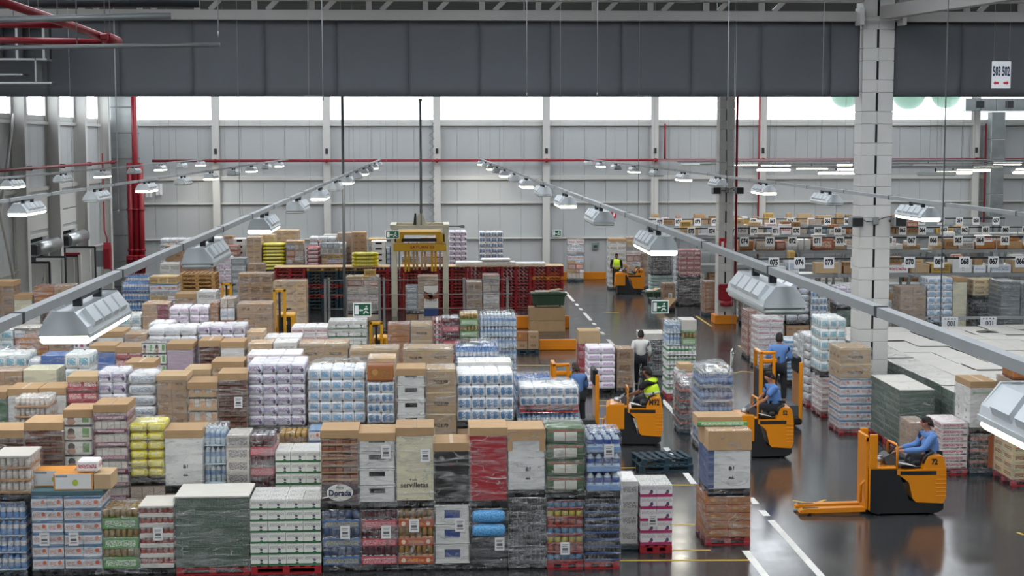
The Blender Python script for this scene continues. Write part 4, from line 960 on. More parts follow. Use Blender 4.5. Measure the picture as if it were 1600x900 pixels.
def goods(r, kind, w, d, z0, h, rn, near=True):
    k = KIND[kind]; t = k['t']
    if t == 'b':
        return link('carton', m_box(quant(w), quant(d), quant(h, .05), k['M'], .006), r, (0, 0, z0), scale=(w / quant(w), d / quant(d), h / quant(h, .05)))
    if t == 'mix':
        z = 0
        while z < h - .05:
            lh = min(rn.choice([.14, .2, .28, .34]), h - z); n = rn.choice([1, 2, 2, 3]) if w < .8 else rn.choice([2, 3, 4]); mm = rn.choice(MIXES)
            for i in range(n):
                if rn.random() < .3: mm = rn.choice(MIXES)
                pw = w / n; me = m_box(quant(pw, .05), quant(d, .1), quant(lh, .02), mm, .012)
                sx = (pw * .985) / quant(pw, .05); top_shrink = 1 if z + lh < h - .3 else rn.uniform(.7, 1)
                link('carton', me, r, (i * pw + pw * .008, rn.uniform(0, .02), z0 + z), scale=(sx, (d - .03) * top_shrink / quant(d, .1), lh * .985 / quant(lh, .02)))
            z += lh
        return
    nl = max(1, round(h / k['ph'])); lh = h / nl
    if t in ('p', 'g'):
        nx = max(1, round(w / k['pw'])); ny = max(1, round(d / (k['pw'] * 1.15 if k['pw'] < .5 else k['pw'] * .7))); pw = w / nx; pd = d / ny
        c = k.get('c', .004); sm = bool(k.get('sm'))
        for L in range(nl):
            topl = L == nl - 1
            for i in range(nx):
                js = range(ny) if topl else (0,)
                depth_one = not topl
                for j in js:
                    dd = pd if topl else (d if not near else pd)
                    if t == 'p': me = m_box(quant(pw), quant(dd), quant(lh), k['M'], c, (1, 1) if c < .02 or sm else (1, 1), k.get('top'), sm, (1, 1) if k.get('top') else None)
                    else: me = m_bag(quant(pw), quant(dd), quant(lh), k['M'], (i + L) % 3)
                    s = .985
                    jx = rn.uniform(-.004, .004) if near else 0
                    link('bag' if t == 'g' else 'pack', me, r, (i * pw + jx + .003, j * pd + (rn.uniform(-.004, .008) if near else 0), z0 + L * lh), scale=(pw * s / quant(pw), dd * s / quant(dd), lh * (.99 if t == 'p' else 1.02) / quant(lh)))
            if not topl and ny > 1 and near:
                # the packs behind the front ones, one column deep along the left and right faces
                for i in (0, nx - 1) if nx > 1 else (0,):
                    link('pack_row', m_box(quant(pw), quant(d - pd), quant(lh), k['M'], c, (ny - 1 if False else 1, 1), None, sm), r, (i * pw + .003, pd, z0 + L * lh), scale=(pw * .985 / quant(pw), (d - pd) * .99 / quant(d - pd), lh * .99 / quant(lh)))
        if not near or True:
            if w > .5 and nl > 1: link('inner_block', m_box(quant(w - .12), quant(d - .14), quant(h - lh - .02, .05), 'card_dark', .0), r, (.06, .08, z0 + .005), scale=((w - .12) / quant(w - .12), (d - .14) / quant(d - .14), (h - lh - .02) / quant(h - lh - .02, .05)))
        return
    for L in range(nl):
        z = z0 + L * lh; W, D_, hh = quant(w), quant(d), quant(lh)
        if t == 'c': me = m_crate(W, D_, hh, k['M'], 'low' if kind == 'crWb' else 'front', k.get('inner', 'slot_black')); nm = 'crate'
        elif t == 'l': me = m_lattice(W, D_, hh, k['M']); nm = 'crate'
        elif t == 'd': me = m_disp(W, D_, hh, k['M'], k['pr']); nm = 'display_tray'
        else:
            nx = max(3, round(k['nx'] * w / .62)); ny = max(2, round(k['ny'] * d / .8)) if near else 3
            bm = k['mix'][L % len(k['mix'])] if 'mix' in k else k['bm']
            me = m_tray(W, D_, hh, k['k'], k['tr'], bm, k['cm'], nx, ny, k['th'], k.get('lab'), L == nl - 1, 8 if near else 6); nm = 'bottle_tray' if k['k'] == 'bot' else 'can_tray'
        link(nm, me, r, (0, 0, z), scale=(w / W, d / D_, lh * .99 / hh))
PCOL = {'w': 'wood', 'r': 'pal_red', 'b': 'pal_blue', 'k': 'pal_black', None: None}
FP = []
def fit(x, w, Y, d, z0, z1):
    """keep a load clear of the ones already standing: trim a sliver of width or depth, or step it back"""
    for _ in range(4):
        hit = False
        for (a0, a1, b0, b1, c0, c1) in FP:
            if x < a1 - .004 and x + w > a0 + .004 and Y < b1 and Y + d > b0 and z0 < c1 - .01 and z1 > c0 + .01:
                px = min(x + w - a0, a1 - x); py = min(Y + d - b0, b1 - Y)
                if px <= .14:
                    if x < a0: w = a0 - .006 - x
                    else: w -= a1 + .006 - x; x = a1 + .006
                elif Y < b0 and py < d * .5: d = b0 - Y - .04
                elif py < 1.3 and Y >= b0: s_ = (b1 + .04) / Y; Y = b1 + .04
                hit = True; break
        if not hit: break
    FP.append((x, x + w, Y - .02, Y + d + .02, z0, z1))
    return x, w, Y, d
def load(label, x0, x1, yt, Y, kind, zb=0.0, d=None, pal='k', film=1, lid=None, sheet=None, dome=0, cat='pallet load', group=None, low=None, skew=0, gap=.0, ytb=None, name='pallet_load'):
    """goods on a pallet; x0,x1,yt: the front face in the photograph, at depth Y (metres); zb: height it stands on"""
    a = P(x0, yt, Y); c = P(x1, yt, Y); w = c.x - a.x; zt = (a.z + c.z) / 2
    if d is None: d = .8 if w < .9 else 1.0
    ax, w, Y, d = fit(a.x, w, Y, d, zb, zt)
    a = Vector((ax, Y, a.z))
    rn = random.Random(int(x0 * 31 + yt * 7 + Y)); near = Y < 46
    r = thing(name, label, cat, (a.x, Y, zb), skew, group)
    z = .0
    if low is not None:   # the loads a row below are one wrapped unit with this one
        z = low
        link('lower_tier', m_box(quant(w), quant(d), quant(low - .15, .05), 'k_mixa' if int(x0) % 2 else 'k_cart', .01, (3, 5)), r, (0, .0, .14), scale=((w) / quant(w), d / quant(d), (low - .15) / quant(low - .15, .05)))
        pallet(r, 0, 0, 0, w, d, 'wood')
    if pal: pallet(r, 0, 0, z, w, d, PCOL[pal]); z += .145
    lidh = 0
    top = zt - zb
    if lid: lidh = lid[1]
    h = top - z - (lidh if lid and lid[1] > .05 else 0) * .0
    goods(r, kind, w, d, z, h - (.03 if lid else 0), rn, near)
    if lid:
        b = MB(); g = .012; b.box(-g, w + g, -g, d + g, top - lidh, top, lid[0], c=.006)
        lo = b.build('lid', r)
        b = MB(); b.box(w / 2 - .03, w / 2 + .03, -g - .002, d + g + .002, top + .0005, top + .002, 'card_tape')
        if lid[0].startswith('card') and rn.random() < .25: b.build('tape', lo)
    if sheet:
        su, sv = sheet[:2]; sw, sh = .17, .23
        b = MB(); b.box(su * w - sw / 2, su * w + sw / 2, -.026, -.024, z + sv * h - sh / 2, z + sv * h + sh / 2, 'label_paper'); b.build('label_sheet', r)
    if film:
        me = m_film(w + (.03 if lid else 0), d, top - z + .1 - (lidh + .01 if lid else 0), dome, film == 2, not lid, rn.randint(0, 2))
        link('stretch_wrap', me, r, (-.015 if lid else 0, 0, z - .1 + .003))
    NL[0] += 1; TOPZ[r.name] = zb + top
    return r
CB = ('card', .15); CBs = ('card_pale', .12)
# ------------------------------------------------------------------ front row of the left block (about 27 m away)
A = 27.1
l = load('shrink trays of blue bottles in the front left corner', -22, 38, 785, A, 'waterB', pal='b', film=1)
load('brown yoghurt pot trays under white board, stacked in the front left corner', -12, 46, 712, A, 'pots', zb=T(l), lid=('sheet_white', .04), film=1)
a1 = load('left of two front stacks of blue and white milk cartons', 40, 97, 776, A, 'milkB', sheet=(.4, .42))
a2 = load('right of two front stacks of blue and white milk cartons', 99, 157, 776, A, 'milkB', sheet=(.25, .42))
def loose(label, x0, x1, y0, y1, Y, M, d=.5, z=None, rz=0, c=.006, parts=None, cat='carton', name='carton_box', rep=(1, 1)):
    p = P(x0, y1, Y); q = P(x1, y0, Y); zz = p.z if z is None else z
    r = thing(name, label, cat, (p.x, Y, zz), rz); w = q.x - p.x; h = q.z - p.z
    b = MB(); b.box(0, w, 0, d, 0, h, M, c=c, rep=rep); b.build('body', r)
    if parts: parts(r, w, d, h)
    return r
b = MB(); r = thing('cover_board', 'teal board lying across the two milk carton stacks', 'board', (P(42, 770, A).x, A + .02, T(a1)))
b.box(0, 1.3, 0, .8, 0, .09, 'teal_board' if 'teal_board' in MATS else mat('teal_board', '47666e', rough=.6, vary=0), c=.01); b.build('board', r); bz = T(a1) + .094
def tapew(r, w, d, h):
    b = MB(); b.box(-.002, w + .002, d * .45, d * .55, h, h + .002, 'card_tape'); b.build('tape', r)
loose('white carton with orange edges, left on the teal board', 51, 115, 736, 762, A + .35, 'k_orangec', .4, z=bz)
loose('white carton with orange edges and a green mark, front on the teal board', 84, 145, 743, 769, A + .05, 'k_orangec', .3, z=bz, parts=tapew)
loose('brown open carton at the right end of the teal board', 147, 173, 738, 762, A + .06, 'card_pale', .6, z=bz)
bb = loose('small white and pink pack on top of the orange edged carton', 120, 153, 718, 737, A + .1, 'k_tpR', .35, z=bz + P(84, 743, A + .05).z - P(84, 769, A + .05).z + .004, c=.03)
load('yellow and green can packs in three tiers at the front', 159, 215, 796, A, 'canG', film=1)
load('layered white trays of brown jars under a white lid at the front', 217, 270, 790, A, 'jarW', lid=('sheet_white', .04), sheet=(.55, .55))
load('broad dark green crate stack under a cardboard sheet at the front', 273, 388, 775, A, 'crG', lid=('sheet_white', .03), film=1, pal='r', d=1.0)
load('broad front stack of white and green milk cartons', 390, 501, 780, A, 'milkG', film=0, pal='r', d=1.0)
c1 = load('blue drink can trays with a white sheet, front row', 504, 562, 797, A, 'canB', sheet=(.6, .6))
load('brown display trays with orange rows standing over the blue cans', 501, 559, 672, A, 'dispO', zb=T(c1), lid=CB, film=1)
c2_ = load('red drink can trays with a white sheet, front row', 564, 620, 797, A, 'canR', sheet=(.7, .6))
load('white crates with hand holes under a brown lid over the red cans', 560, 617, 676, A, 'crW', zb=T(c2_), lid=CB, film=1, sheet=(.75, .72))
c3 = load('gold and orange can trays with a white sheet, front row', 622, 677, 795, A, 'canO', sheet=(.45, .7))
u = load('cream napkin carton reading servilletas under a brown lid', 619, 677, 668, A, 'boxC', zb=T(c3), lid=CB, film=1, sheet=(.78, .62))
c4 = load('white crates showing blue through the holes, front row', 679, 734, 788, A, 'crWb', sheet=(.72, .65))
load('black wrapped carton under a low brown lid, front row', 677, 734, 692, A, 'boxK', zb=T(c4), lid=CB, film=1)
c5 = load('sky blue bags over black packs, front row', 736, 793, 795, A, 'crK', sheet=(.78, .35), film=1)
load('glossy red carton under a brown lid, front row', 734, 792, 668, A, 'boxR', zb=T(c5), lid=CB, film=1)
c6 = load('black shiny crate stack under the white carton, front row', 795, 852, 778, A, 'canD', film=2)
u2 = load('white carton with a notched brown cover, front row', 794, 851, 673, A, 'boxW', zb=T(c6), film=1)
c7 = load('colourful small jar trays near the right end of the front row', 855, 911, 782, A, 'jars', pal='r', sheet=(.5, .22))
load('dark green bags with white labels over the jar trays', 853, 914, 668, A, 'grn', zb=T(c7), film=1)
c8 = load('dark blue wrapped can trays at the right end of the front row', 912, 969, 780, A, 'canN', pal='r', film=1)
load('blue labelled water bottle packs over the right end stack', 917, 970, 677, A, 'bigW', zb=T(c8), film=1, sheet=(.65, .7))
# notched cover and blue bags
p = P(794, 673, A); w_ = P(851, 673, A).x - p.x
b = MB(); zt_ = p.z - u2.location.z
b.box(-.012, w_ + .012, -.016, .8, zt_ - .03, zt_ + .03, 'card', c=.005); b.box(-.012, w_ + .012, -.02, -.008, zt_ - .18, zt_ - .03, 'card'); b.box(-.012, .07, -.02, -.008, zt_ - .36, zt_ - .18, 'card'); b.box(w_ - .09, w_ + .012, -.02, -.008, zt_ - .36, zt_ - .18, 'card')
b.build('notched_cover', u2)
w_ = P(677, 668, A).x - P(619, 668, A).x
text('printing', 'servilletas', .13, 'ink', u, (w_ * .48, -.006, .42), sx=.95, bold=.002); text('printing', '4 uds', .06, 'ink', u, (w_ * .45, -.006, .52), sx=1)
for k in range(2):
    bg = MB(); me = m_bag(.62, .5, .26, 'k_blubag', k)
    link('blue_bag', me, c5, (0, -.06, .6 + k * .25))
# brand style print panel of the biscuit display
dsp = [o for o in COL.objects if o.get('label') == 'brown display trays with orange rows standing over the blue cans'][0]
w_ = P(559, 672, A).x - P(501, 672, A).x
b = MB(); b.box(.005, w_ - .005, -.012, -.004, .16, .46, 'dark_print' if 'dark_print' in MATS else mat('dark_print', '3a3038', vary=0), c=.003); pn = b.build('print_panel', dsp)
b = MB(); b.prism([(w_ / 2 + w_ * .36 * math.cos(a * PI / 12), .31 + .15 * math.sin(a * PI / 12)) for a in range(24)], -.016, -.0125, 'k_cartw'); b.build('white_oval', pn)
b = MB(); b.tube([(.02, -.014, .22), (.12, -.014, .24)], .045, 'k_orp', ry=.004); b.tube([(w_ - .12, -.014, .2), (w_ - .03, -.014, .27)], .035, 'cart_or', ry=.004); b.build('biscuit_picture', pn)
text('lettering', 'Dorada', .15, 'ink_blue', pn, (w_ / 2, -.02, .3), sx=.85, bold=.004); text('lettering', 'Maria', .06, 'ink_blue', pn, (w_ / 2, -.02, .4), sx=1)
# free stacks right of the front row
load('tall plain white carton stack at the aisle end of the front row', 971, 997, 752, 28.25, 'cartw', pal='b', d=.9, film=1)
load('magenta and white milk cartons on a red pallet by the aisle', 1001, 1051, 758, 28.12, 'milkP', pal='r', film=0, sheet=(.38, .42), d=.9)
lo = load('orange brown cartons on a red pallet beside the aisle', 1103, 1173, 776, 28.6, 'cartO', pal='r', film=1, d=1.1)
up = load('white and navy carton with an open brown top above the orange cartons', 1108, 1173, 673, 28.6, 'boxW', zb=T(lo), film=1, d=1.05)
z_ = P(1140, 673, 28.6).z; w_ = P(1173, 704, 28.6).x - P(1108, 704, 28.6).x; zr = z_ - up.location.z
b = MB(); b.box(-.012, 0, -.004, 1.0, .16, zr - .3, 'k_boxN'); b.box(0, .1, -.01, -.001, .16, zr - .3, 'k_boxN'); b.build('navy_side', up)
b = MB(); b.box(-.02, w_ + .02, -.02, 1.07, zr - .37, zr, 'card', c=.006); b.build('brown_cover', up)
ob = loose('open brown carton with a green film strip on top of the navy carton cover', 1090, 1160, 640, 656, 29.0, 'card', .6, z=T(up) + .0, parts=None)
b = MB(); b.box(-.01, .95, -.03, -.004, .02, .1, 'k_trayG', c=.02); b.build('green_film', ob)
# ------------------------------------------------------------------ second row (about 28.8 m)
A = 28.5; LW = 1.15
load('brown lidded stack at the left edge behind the yoghurt trays', -30, 36, 672, A, 'disp', low=LW, lid=CB, d=.8)
load('dark red display stack under a brown lid, far left second row', 38, 97, 660, A, 'disp', low=LW - .3, lid=CB, sheet=(.92, .25))
load('white and green packs under a brown lid beside the cocoa display', 98, 143, 640, A + .1, 'diaper', low=LW, lid=CB, d=.7)
load('magenta cocoa jar display under a brown lid, second row', 146, 198, 632, A, 'dispM', low=.9, lid=CB, film=1)
yb = load('yellow food bags on a black pallet, second row', 201, 256, 662, A, 'yel', low=LW + .15, film=1)
load('white carton with a brown lid behind the green crates', 257, 315, 672, A, 'boxW', low=LW, lid=CB, film=1)
load('clear water bottles on top of green packs, second row', 318, 352, 668, A + .15, 'water', low=LW, film=1, d=.6)
load('grey cartons with yellow windows behind the green crates', 353, 389, 680, A, 'mixb', low=LW, film=1, d=.7)
load('pink and red drink trays behind the milk cartons', 390, 428, 680, A + .1, 'canR', low=.9, film=1, d=.6)
load('smaller stack of white and green milk cartons, second row', 430, 501, 705, A, 'milkG', low=.7, film=0)
load('gold trays standing between purple packs and front display', 436, 478, 676, A + 1.0, 'canO', low=.8, film=1, d=.6)
load('white cartons just behind the orange display rows', 482, 500, 672, A + 1.0, 'milkB', low=.9, film=1, d=.6)
# ------------------------------------------------------------------ third double row (about 32 and 34 m)
A = 32.3; LW = 1.3
rows3 = [(-22, 9, 612, 'boxG', CB, 'green carton with brown lid at the left edge, third row'), (12, 58, 607, 'boxW', CB, 'white carton under a brown lid with a blue foot, third row'),
 (22, 76, 622, 'pots', None, 'wrapped round pot trays in front of the white lidded carton'), (62, 102, 606, 'boxW', CB, 'white carton with small brown lid beside the pot trays'),
 (105, 152, 588, 'redp', CBs, 'red and brown wrapped carton with pale lid, third row'), (153, 196, 580, 'tpV', None, 'violet and white tissue packs, third row left'),
 (199, 243, 584, 'wbag', None, 'white bags wrapped in shiny film, third row'), (245, 291, 587, 'cart', ('card_pale', .1), 'brown wrapped stack with a red line, third row'),
 (293, 339, 597, 'dispW', CB, 'display of white and orange boxes, third row'), (341, 385, 583, 'disp', CB, 'brown and red display with lid and label, third row')]
for i, (x0, x1, y, k, lid, lab) in enumerate(rows3):
    load(lab, x0, x1, y, A - (.95 if i == 2 else 0), k, low=LW if i != 2 else .9, lid=lid, film=1, sheet=(.7, .55) if i == 9 else None, d=.8 if i != 2 else .7)
load('large violet and white tissue packs in the middle of the block', 387, 476, 568, A + .2, 'tpV', low=1.5, film=1, d=1.1)
load('large blue and white tissue packs under domed film', 481, 570, 577, A + .2, 'tpB', low=1.55, film=1, dome=.12, d=1.0)
load('narrow blue and white packs under an orange open carton', 574, 616, 598, A + .1, 'tpB2', low=1.55, film=1)
loose('brown and orange open carton on the narrow blue packs', 574, 614, 572, 596, A + .12, 'k_cartO', .6, parts=tapew)
load('white crates with two hand holes and brown lid, third row', 620, 664, 576, A, 'crW', low=.8, lid=CB, film=1)
load('brown printed cartons under tape strip, third row', 666, 712, 577, A + .1, 'cartR', low=1.3, film=1)
load('blue and white tissue packs right of the printed cartons', 714, 802, 583, A + .2, 'tpB2', low=1.55, film=1, d=1.1)
wl = load('lower wrapped water load beneath the red pallet, third row', 808, 905, 645, A + .7, 'waterB', film=1, d=1.0)
load('film wrapped white tissue packs on a red pallet, third row', 812, 904, 604, A + .7, 'tpB2', zb=T(wl), pal='r', film=2, dome=.06, d=.9)
load('white bags and blue bottles behind the red pallet load', 806, 862, 590, A + 2.1, 'waterB', low=1.2, film=1, d=.9)
A = 33.7
rows3b = [(-20, 34, 580, 'cart', None, 'wrapped brown carton heap at the left edge behind the lids'), (36, 88, 578, 'boxC', None, 'pale carton with white flap behind the left lids'), (101, 140, 553, 'tpT', None, 'turquoise and white packs left of the blue carton'),
 (196, 240, 566, 'boxV', CB, 'carton with brown lid behind the white bags'), (289, 329, 577, 'cartp', CBs, 'pale lidded carton behind the orange boxes'), (331, 380, 565, 'cartp', CB, 'wrapped carton with rounded lid behind the brown display'), (386, 470, 553, 'tpR', None, 'white packs with red print behind the violet tissue')]
for x0, x1, y, k, lid, lab in rows3b: load(lab, x0, x1, y, A, k, low=1.6, lid=lid, film=1, d=.8)
load('pale carton stack with white sheet behind the blue tissue', 575, 618, 560, A, 'cartp', low=1.5, film=1, d=.8)
load('brown lidded low stack behind the blue tissue packs, right', 716, 800, 566, A, 'cartw', low=1.5, film=1, d=.8)
# ------------------------------------------------------------------ fourth double row (37 and 38.6 m)
A = 37.3; LW = 1.35
rows4 = [(-25, 40, 555, 'tpT', None, 1.1, .1, 'film covered turquoise and white packs at the left edge'), (42, 64, 562, 'wbag', None, .7, 0, 'small white bags beside the turquoise packs'),
 (58, 100, 556, 'boxBl', None, .8, 0, 'blue carton with white striped top at the left'), (140, 179, 540, 'boxBl', CB, .8, 0, 'bright blue carton under a brown lid'), (180, 221, 542, 'redp', CB, .8, 0, 'red and white packs under a brown lid beside the blue carton'),
 (220, 259, 536, 'diaper', None, .8, 0, 'nappy packs with green mark and child picture'), (261, 301, 537, 'boxV', CB, .8, 0, 'lilac film wrapped carton with a brown top'), (311, 343, 532, 'disp', CB, .8, 0, 'dark red display with brown lid and white slip'),
 (345, 381, 534, 'boxW', CB, .8, 0, 'white wrapped carton with a tilted brown lid'), (388, 425, 537, 'cartp', None, .8, 0, 'wrapped brown stack with orange strip above'), (427, 464, 535, 'cartw', None, .8, 0, 'white and orange edged cartons left of the printed pair'),
 (467, 543, 537, 'cartR', None, .9, 0, 'pair of big printed brown cartons, left pair of fourth row'), (546, 623, 546, 'cartR', None, .9, 0, 'pair of big printed brown cartons, middle pair of fourth row'),
 (630, 708, 545, 'cartR', None, .9, 0, 'pair of big printed brown cartons, right pair of fourth row'), (712, 779, 542, 'waterB', None, .9, .1, 'blue film packs right of the printed carton pairs')]
for x0, x1, y, k, lid, d, dm, lab in rows4: load(lab, x0, x1, y, A, k, low=LW, lid=lid, film=1, dome=dm, d=d)
A = 38.75
rows4b = [(30, 74, 528, 'cartO', None, 'open carton with orange flap, fourth row left'), (76, 112, 530, 'card', None, 'dark brown lidded carton below the pink packs'), (114, 150, 519, 'diaperP', None, 'pink and white nappy packs behind the blue carton'), (152, 192, 518, 'boxW', CB, 'white carton under brown lid behind the blue carton'),
 (193, 229, 522, 'mix', None, 'mixed loose packs with a pink bag, fourth row'), (231, 307, 512, 'tpW', None, 'white lilac tissue row, left of the long pair'), (309, 382, 509, 'tpV', None, 'violet white tissue row, right of the long pair'),
 (385, 430, 519, 'cartp', None, 'low brown carton with orange edge, fourth row'), (412, 470, 527, 'tpR', None, 'white packs with red bands beside the carton pairs')]
for i, (x0, x1, y, k, lid, lab) in enumerate(rows4b): load(lab, x0, x1 if i != 7 else 411, y, A, 'cart' if k == 'card' else k, low=1.6, lid=lid, film=1, d=.9)
# ------------------------------------------------------------------ fifth double row (42.3 and 43.9 m)
A = 42.3
rows5 = [(-20, 20, 515, 'tpT', None, 'pale turquoise packs at the left edge, fifth row'), (22, 72, 512, 'mix', None, 'mixed white and green bags at the left, fifth row'), (76, 150, 516, 'diaperP', None, 'long row of pink printed nappy packs, fifth row'),
 (232, 268, 505, 'tpW', None, 'white tissue bags just behind the long lilac row'), (455, 512, 511, 'tpR', None, 'white packs with red flower print left of the green cans'),
 (513, 572, 502, 'milkG', None, 'white and green can packs under an exit sign'), (606, 640, 508, 'cartO', None, 'brown and white promotional carton, left half'), (642, 676, 507, 'cartR', None, 'brown carton with white panel, right half'),
 (677, 689, 500, 'dispR', None, 'slim pink and brown carton stack by the red bottles')]
for x0, x1, y, k, lid, lab in rows5: load(lab, x0, x1, y, A, k, low=1.2, lid=lid, film=1, d=.9)
load('red and white drink packs in a slim stack', 691, 717, 497, 43.5, 'canR', low=.9, film=1, d=.8)
load('dark green drink packs in a slim stack', 719, 747, 490, 43.5, 'canG', low=.9, film=1, d=.8)
load('large shrink wrapped water bottle load by the aisle', 750, 807, 492, 43.5, 'water', low=.1, film=1, d=1.0, dome=.05)
A = 44.4
rows5b = [(155, 220, 492, 'tpT', None, 'film wrapped turquoise bottles behind the lit lamp'), (222, 262, 475, 'boxMg', None, 'brown carton with a burgundy wave'), (264, 294, 480, 'tpVL', None, 'lilac printed tissue packs, left column'), (296, 326, 480, 'tpVL', None, 'lilac printed tissue packs, right column'),
 (328, 341, 474, 'cartO', None, 'narrow orange carton right of the lilac packs'), (344, 366, 467, 'mix', None, 'slim mixed wrapped stack beside the orange carton'), (370, 424, 475, 'cart', None, 'film wrapped carton group with small boxes on top')]
for x0, x1, y, k, lid, lab in rows5b: load(lab, x0, x1, y, A, k, low=1.2, lid=lid, film=1, d=.9)
# ------------------------------------------------------------------ rows behind, up to the pallet wall
A = 49.5
rows6 = [(-15, 20, 440, 'cartS', CB, 1.4, 'tall brown wrapped stack with lid at the left edge'), (22, 50, 461, 'boxC', CB, 1.0, 'cream carton with brown lid near the left edge'), (53, 83, 448, 'cartO', None, 1.0, 'orange brown carton, left one of the pair near the trailer doors'),
 (84, 113, 447, 'cart', None, 1.0, 'brown carton, right one of the pair near the trailer doors'), (274, 306, 459, 'cart', CB, 1.0, 'brown lidded carton with two stickers'), (307, 337, 456, 'cartw', None, 1.0, 'pale carton with yellow corner and handle'),
 (24, 62, 488, 'boxW', None, .6, 'small white open crate at the left edge'), (72, 112, 472, 'mix', None, .6, 'heap of white and blue loose boxes at the left')]
for i, (x0, x1, y, k, lid, lw, lab) in enumerate(rows6): load(lab, x0, x1, y, A - (1.6 if i >= 6 else 0), k, low=lw, lid=lid, film=1, d=.9)
A = 54
rows7 = [(120, 160, 462, 'water', 'row of white bottles behind the unlit lamp at left'), (190, 232, 440, 'waterB', 'blue bottle packs beyond the tray at left'), (233, 276, 432, 'mix', 'mixed stack of magazines and boxes at left'),
 (372, 425, 428, 'cartS', 'film wrapped brown cartons with white panel'), (426, 478, 440, 'cartp', 'white and brown film wrapped carton group')]
for x0, x1, y, k, lab in rows7: load(lab, x0, x1, y, A, k, low=1.0, film=1, d=.9)
A = 60
rows8 = [(340, 361, 402, 'tpVL', 'small lilac pack column behind the wooden pallets'), (361, 384, 404, 'mixc', 'green white wrapped column behind the wooden pallets'), (386, 412, 413, 'cart', 'low brown lidded carton behind the wrapped cartons'),
 (250, 281, 412, 'cartw', 'white film wrapped box heap left of the wooden pallets'), (196, 232, 430, 'waterB', 'distant pale blue bottle packs at the left'), (281, 333, 409, 'cartO', 'carton and red boxes resting behind the wooden pallets')]
for x0, x1, y, k, lab in rows8: load(lab, x0, x1, y, A, k, low=1.2, film=1, d=.9)
# wooden pallets in a stack
pa = P(280, 455, 57); pb = P(335, 455, 57)
FP.append((pa.x, pa.x + 1.3, 56.9, 58.3, 0, 2.9))
for k in range(19):
    r = thing('wooden_pallet', 'wooden pallet in the stack at the left, %s from the bottom' % ORD[k], 'pallet', (pa.x + rnd.uniform(-.02, .02), 57 + rnd.uniform(-.02, .02), .2 * k if False else .145 * k), 0, 'stacked wooden pallets')
    link('deck', pallet_mesh(1.28, 1.2, 'wood'), r)
# fill the middle ground between the rows with plain wrapped loads
A = 54
for i, (x0, x1, y, k) in enumerate([(20, 60, 470, 'mix'), (62, 118, 474, 'boxC')]): pass
# ------------------------------------------------------------------ the wall of stacked pallets
PW = 69.5
xl = P(428, 450, PW).x; xr = P(882, 450, PW).x; ns = 9; wst = (xr - xl) / ns
for s in range(ns):
    colr = ['pal_red', 'pal_blue', 'pal_blue', 'pal_red', 'pal_red', 'pal_red', 'pal_red', 'pal_red', 'pal_red'][s]
    r0 = rnd.random()
    for k in range(13):
        cc = colr
        if s in (1, 2) and k in (4, 7, 12): cc = ['wood', 'pal_red', 'pal_red'][k % 3]
        if s == 0 and k < 5: cc = 'pal_blue'
        if s == 8 and k == 9: cc = 'orange_paint'
        nm = {'pal_red': 'red', 'pal_blue': 'dark blue', 'wood': 'wooden', 'orange_paint': 'orange'}[cc]
        r = thing('stacked_pallet', '%s pallet in the pallet wall, %s stack from left, %s from the bottom' % (nm, ORD[s], ORD[k]), 'pallet', (xl + s * wst + rnd.uniform(0, .03), PW + rnd.uniform(-.03, .03), k * .149), 0, 'pallets stacked in a wall')
        link('deck', pallet_mesh(wst - .05, 1.25, cc, .149), r)
zw = 13 * .149 + .0
for i, s in enumerate(range(0, 9, 3)):
    r = thing('cover_board', 'thin grey cover board on the pallet wall, %s from left' % ORD[i], 'board', (xl + s * wst, PW - .05, zw + .001)); b = MB(); b.box(0, 3 * wst - .02, 0, 1.25, 0, .02, 'card_pale', c=.004); b.build('board', r)
# goods right behind the pallet wall
A = 74
back = [(250, 312, 373, 'tpW', 'white tissue packs at the far left behind the lamp'), (258, 284, 384, 'cart', 'small brown carton at the far left'), (318, 345, 371, 'tpW', 'white bags beside the far lamp'), (350, 364, 369, 'mix', 'colourful carton column near the far lamp'), (364, 384, 373, 'crW', 'far white crate stack with hand holes'), (385, 408, 371, 'cartp', 'far brown wrapped stack beside the white crates'),
 (409, 446, 380, 'yelL', 'yellow bags lying on mixed goods'), (428, 466, 360, 'cartp', 'pair of cartons high at the back'), (447, 474, 376, 'mix', 'mixed bags stack behind the pallet wall, left'), (483, 526, 370, 'wbag', 'heap of white sacks behind the pallet wall'),
 (478, 500, 386, 'redbag', 'red and white striped sacks on the pallet wall'), (502, 540, 380, 'mix', 'brown mixed cartons left of the dark pole'), (550, 572, 363, 'cart', 'tall brown stack right of the dark pole'), (575, 603, 372, 'mix', 'mixed packs beside the small exit sign'),
 (580, 603, 377, 'crW', 'white crate stack under the small exit sign'), (604, 614, 388, 'mixc', 'slim blue stack behind the machine post'), (628, 655, 374, 'mix', 'mixed goods behind the machine, left'), (657, 692, 371, 'mix', 'mixed goods behind the machine, right'),
 (702, 729, 361, 'tpV', 'tall violet tissue column on dark pallet, far back'), (749, 786, 362, 'tpB2', 'white and blue tissue load on black pallet, far back')]
used = []
back += [(404, 430, 367, 'cartp', 'brown cartons high behind the yellow bags'), (505, 528, 367, 'mixb', 'grey cartons high behind the white sacks'), (527, 549, 364, 'cart', 'brown cartons high left of the dark pole'), (345, 372, 384, 'mixd', 'reddish cartons low behind the far lamp')]
back.sort(key=lambda t: -t[2])
for i, (x0, x1, y, k, lab) in enumerate(back):
    Y = A
    while any(not (x1 <= u0 or x0 >= u1) and abs(Y - uy) < 1.1 for u0, u1, uy in used): Y += 1.25
    used.append((x0, x1, Y)); dy = (Y - A)
    load(lab, x0, x1, y, Y, k, low=1.3, film=1 if i % 2 else 0, d=1.0)
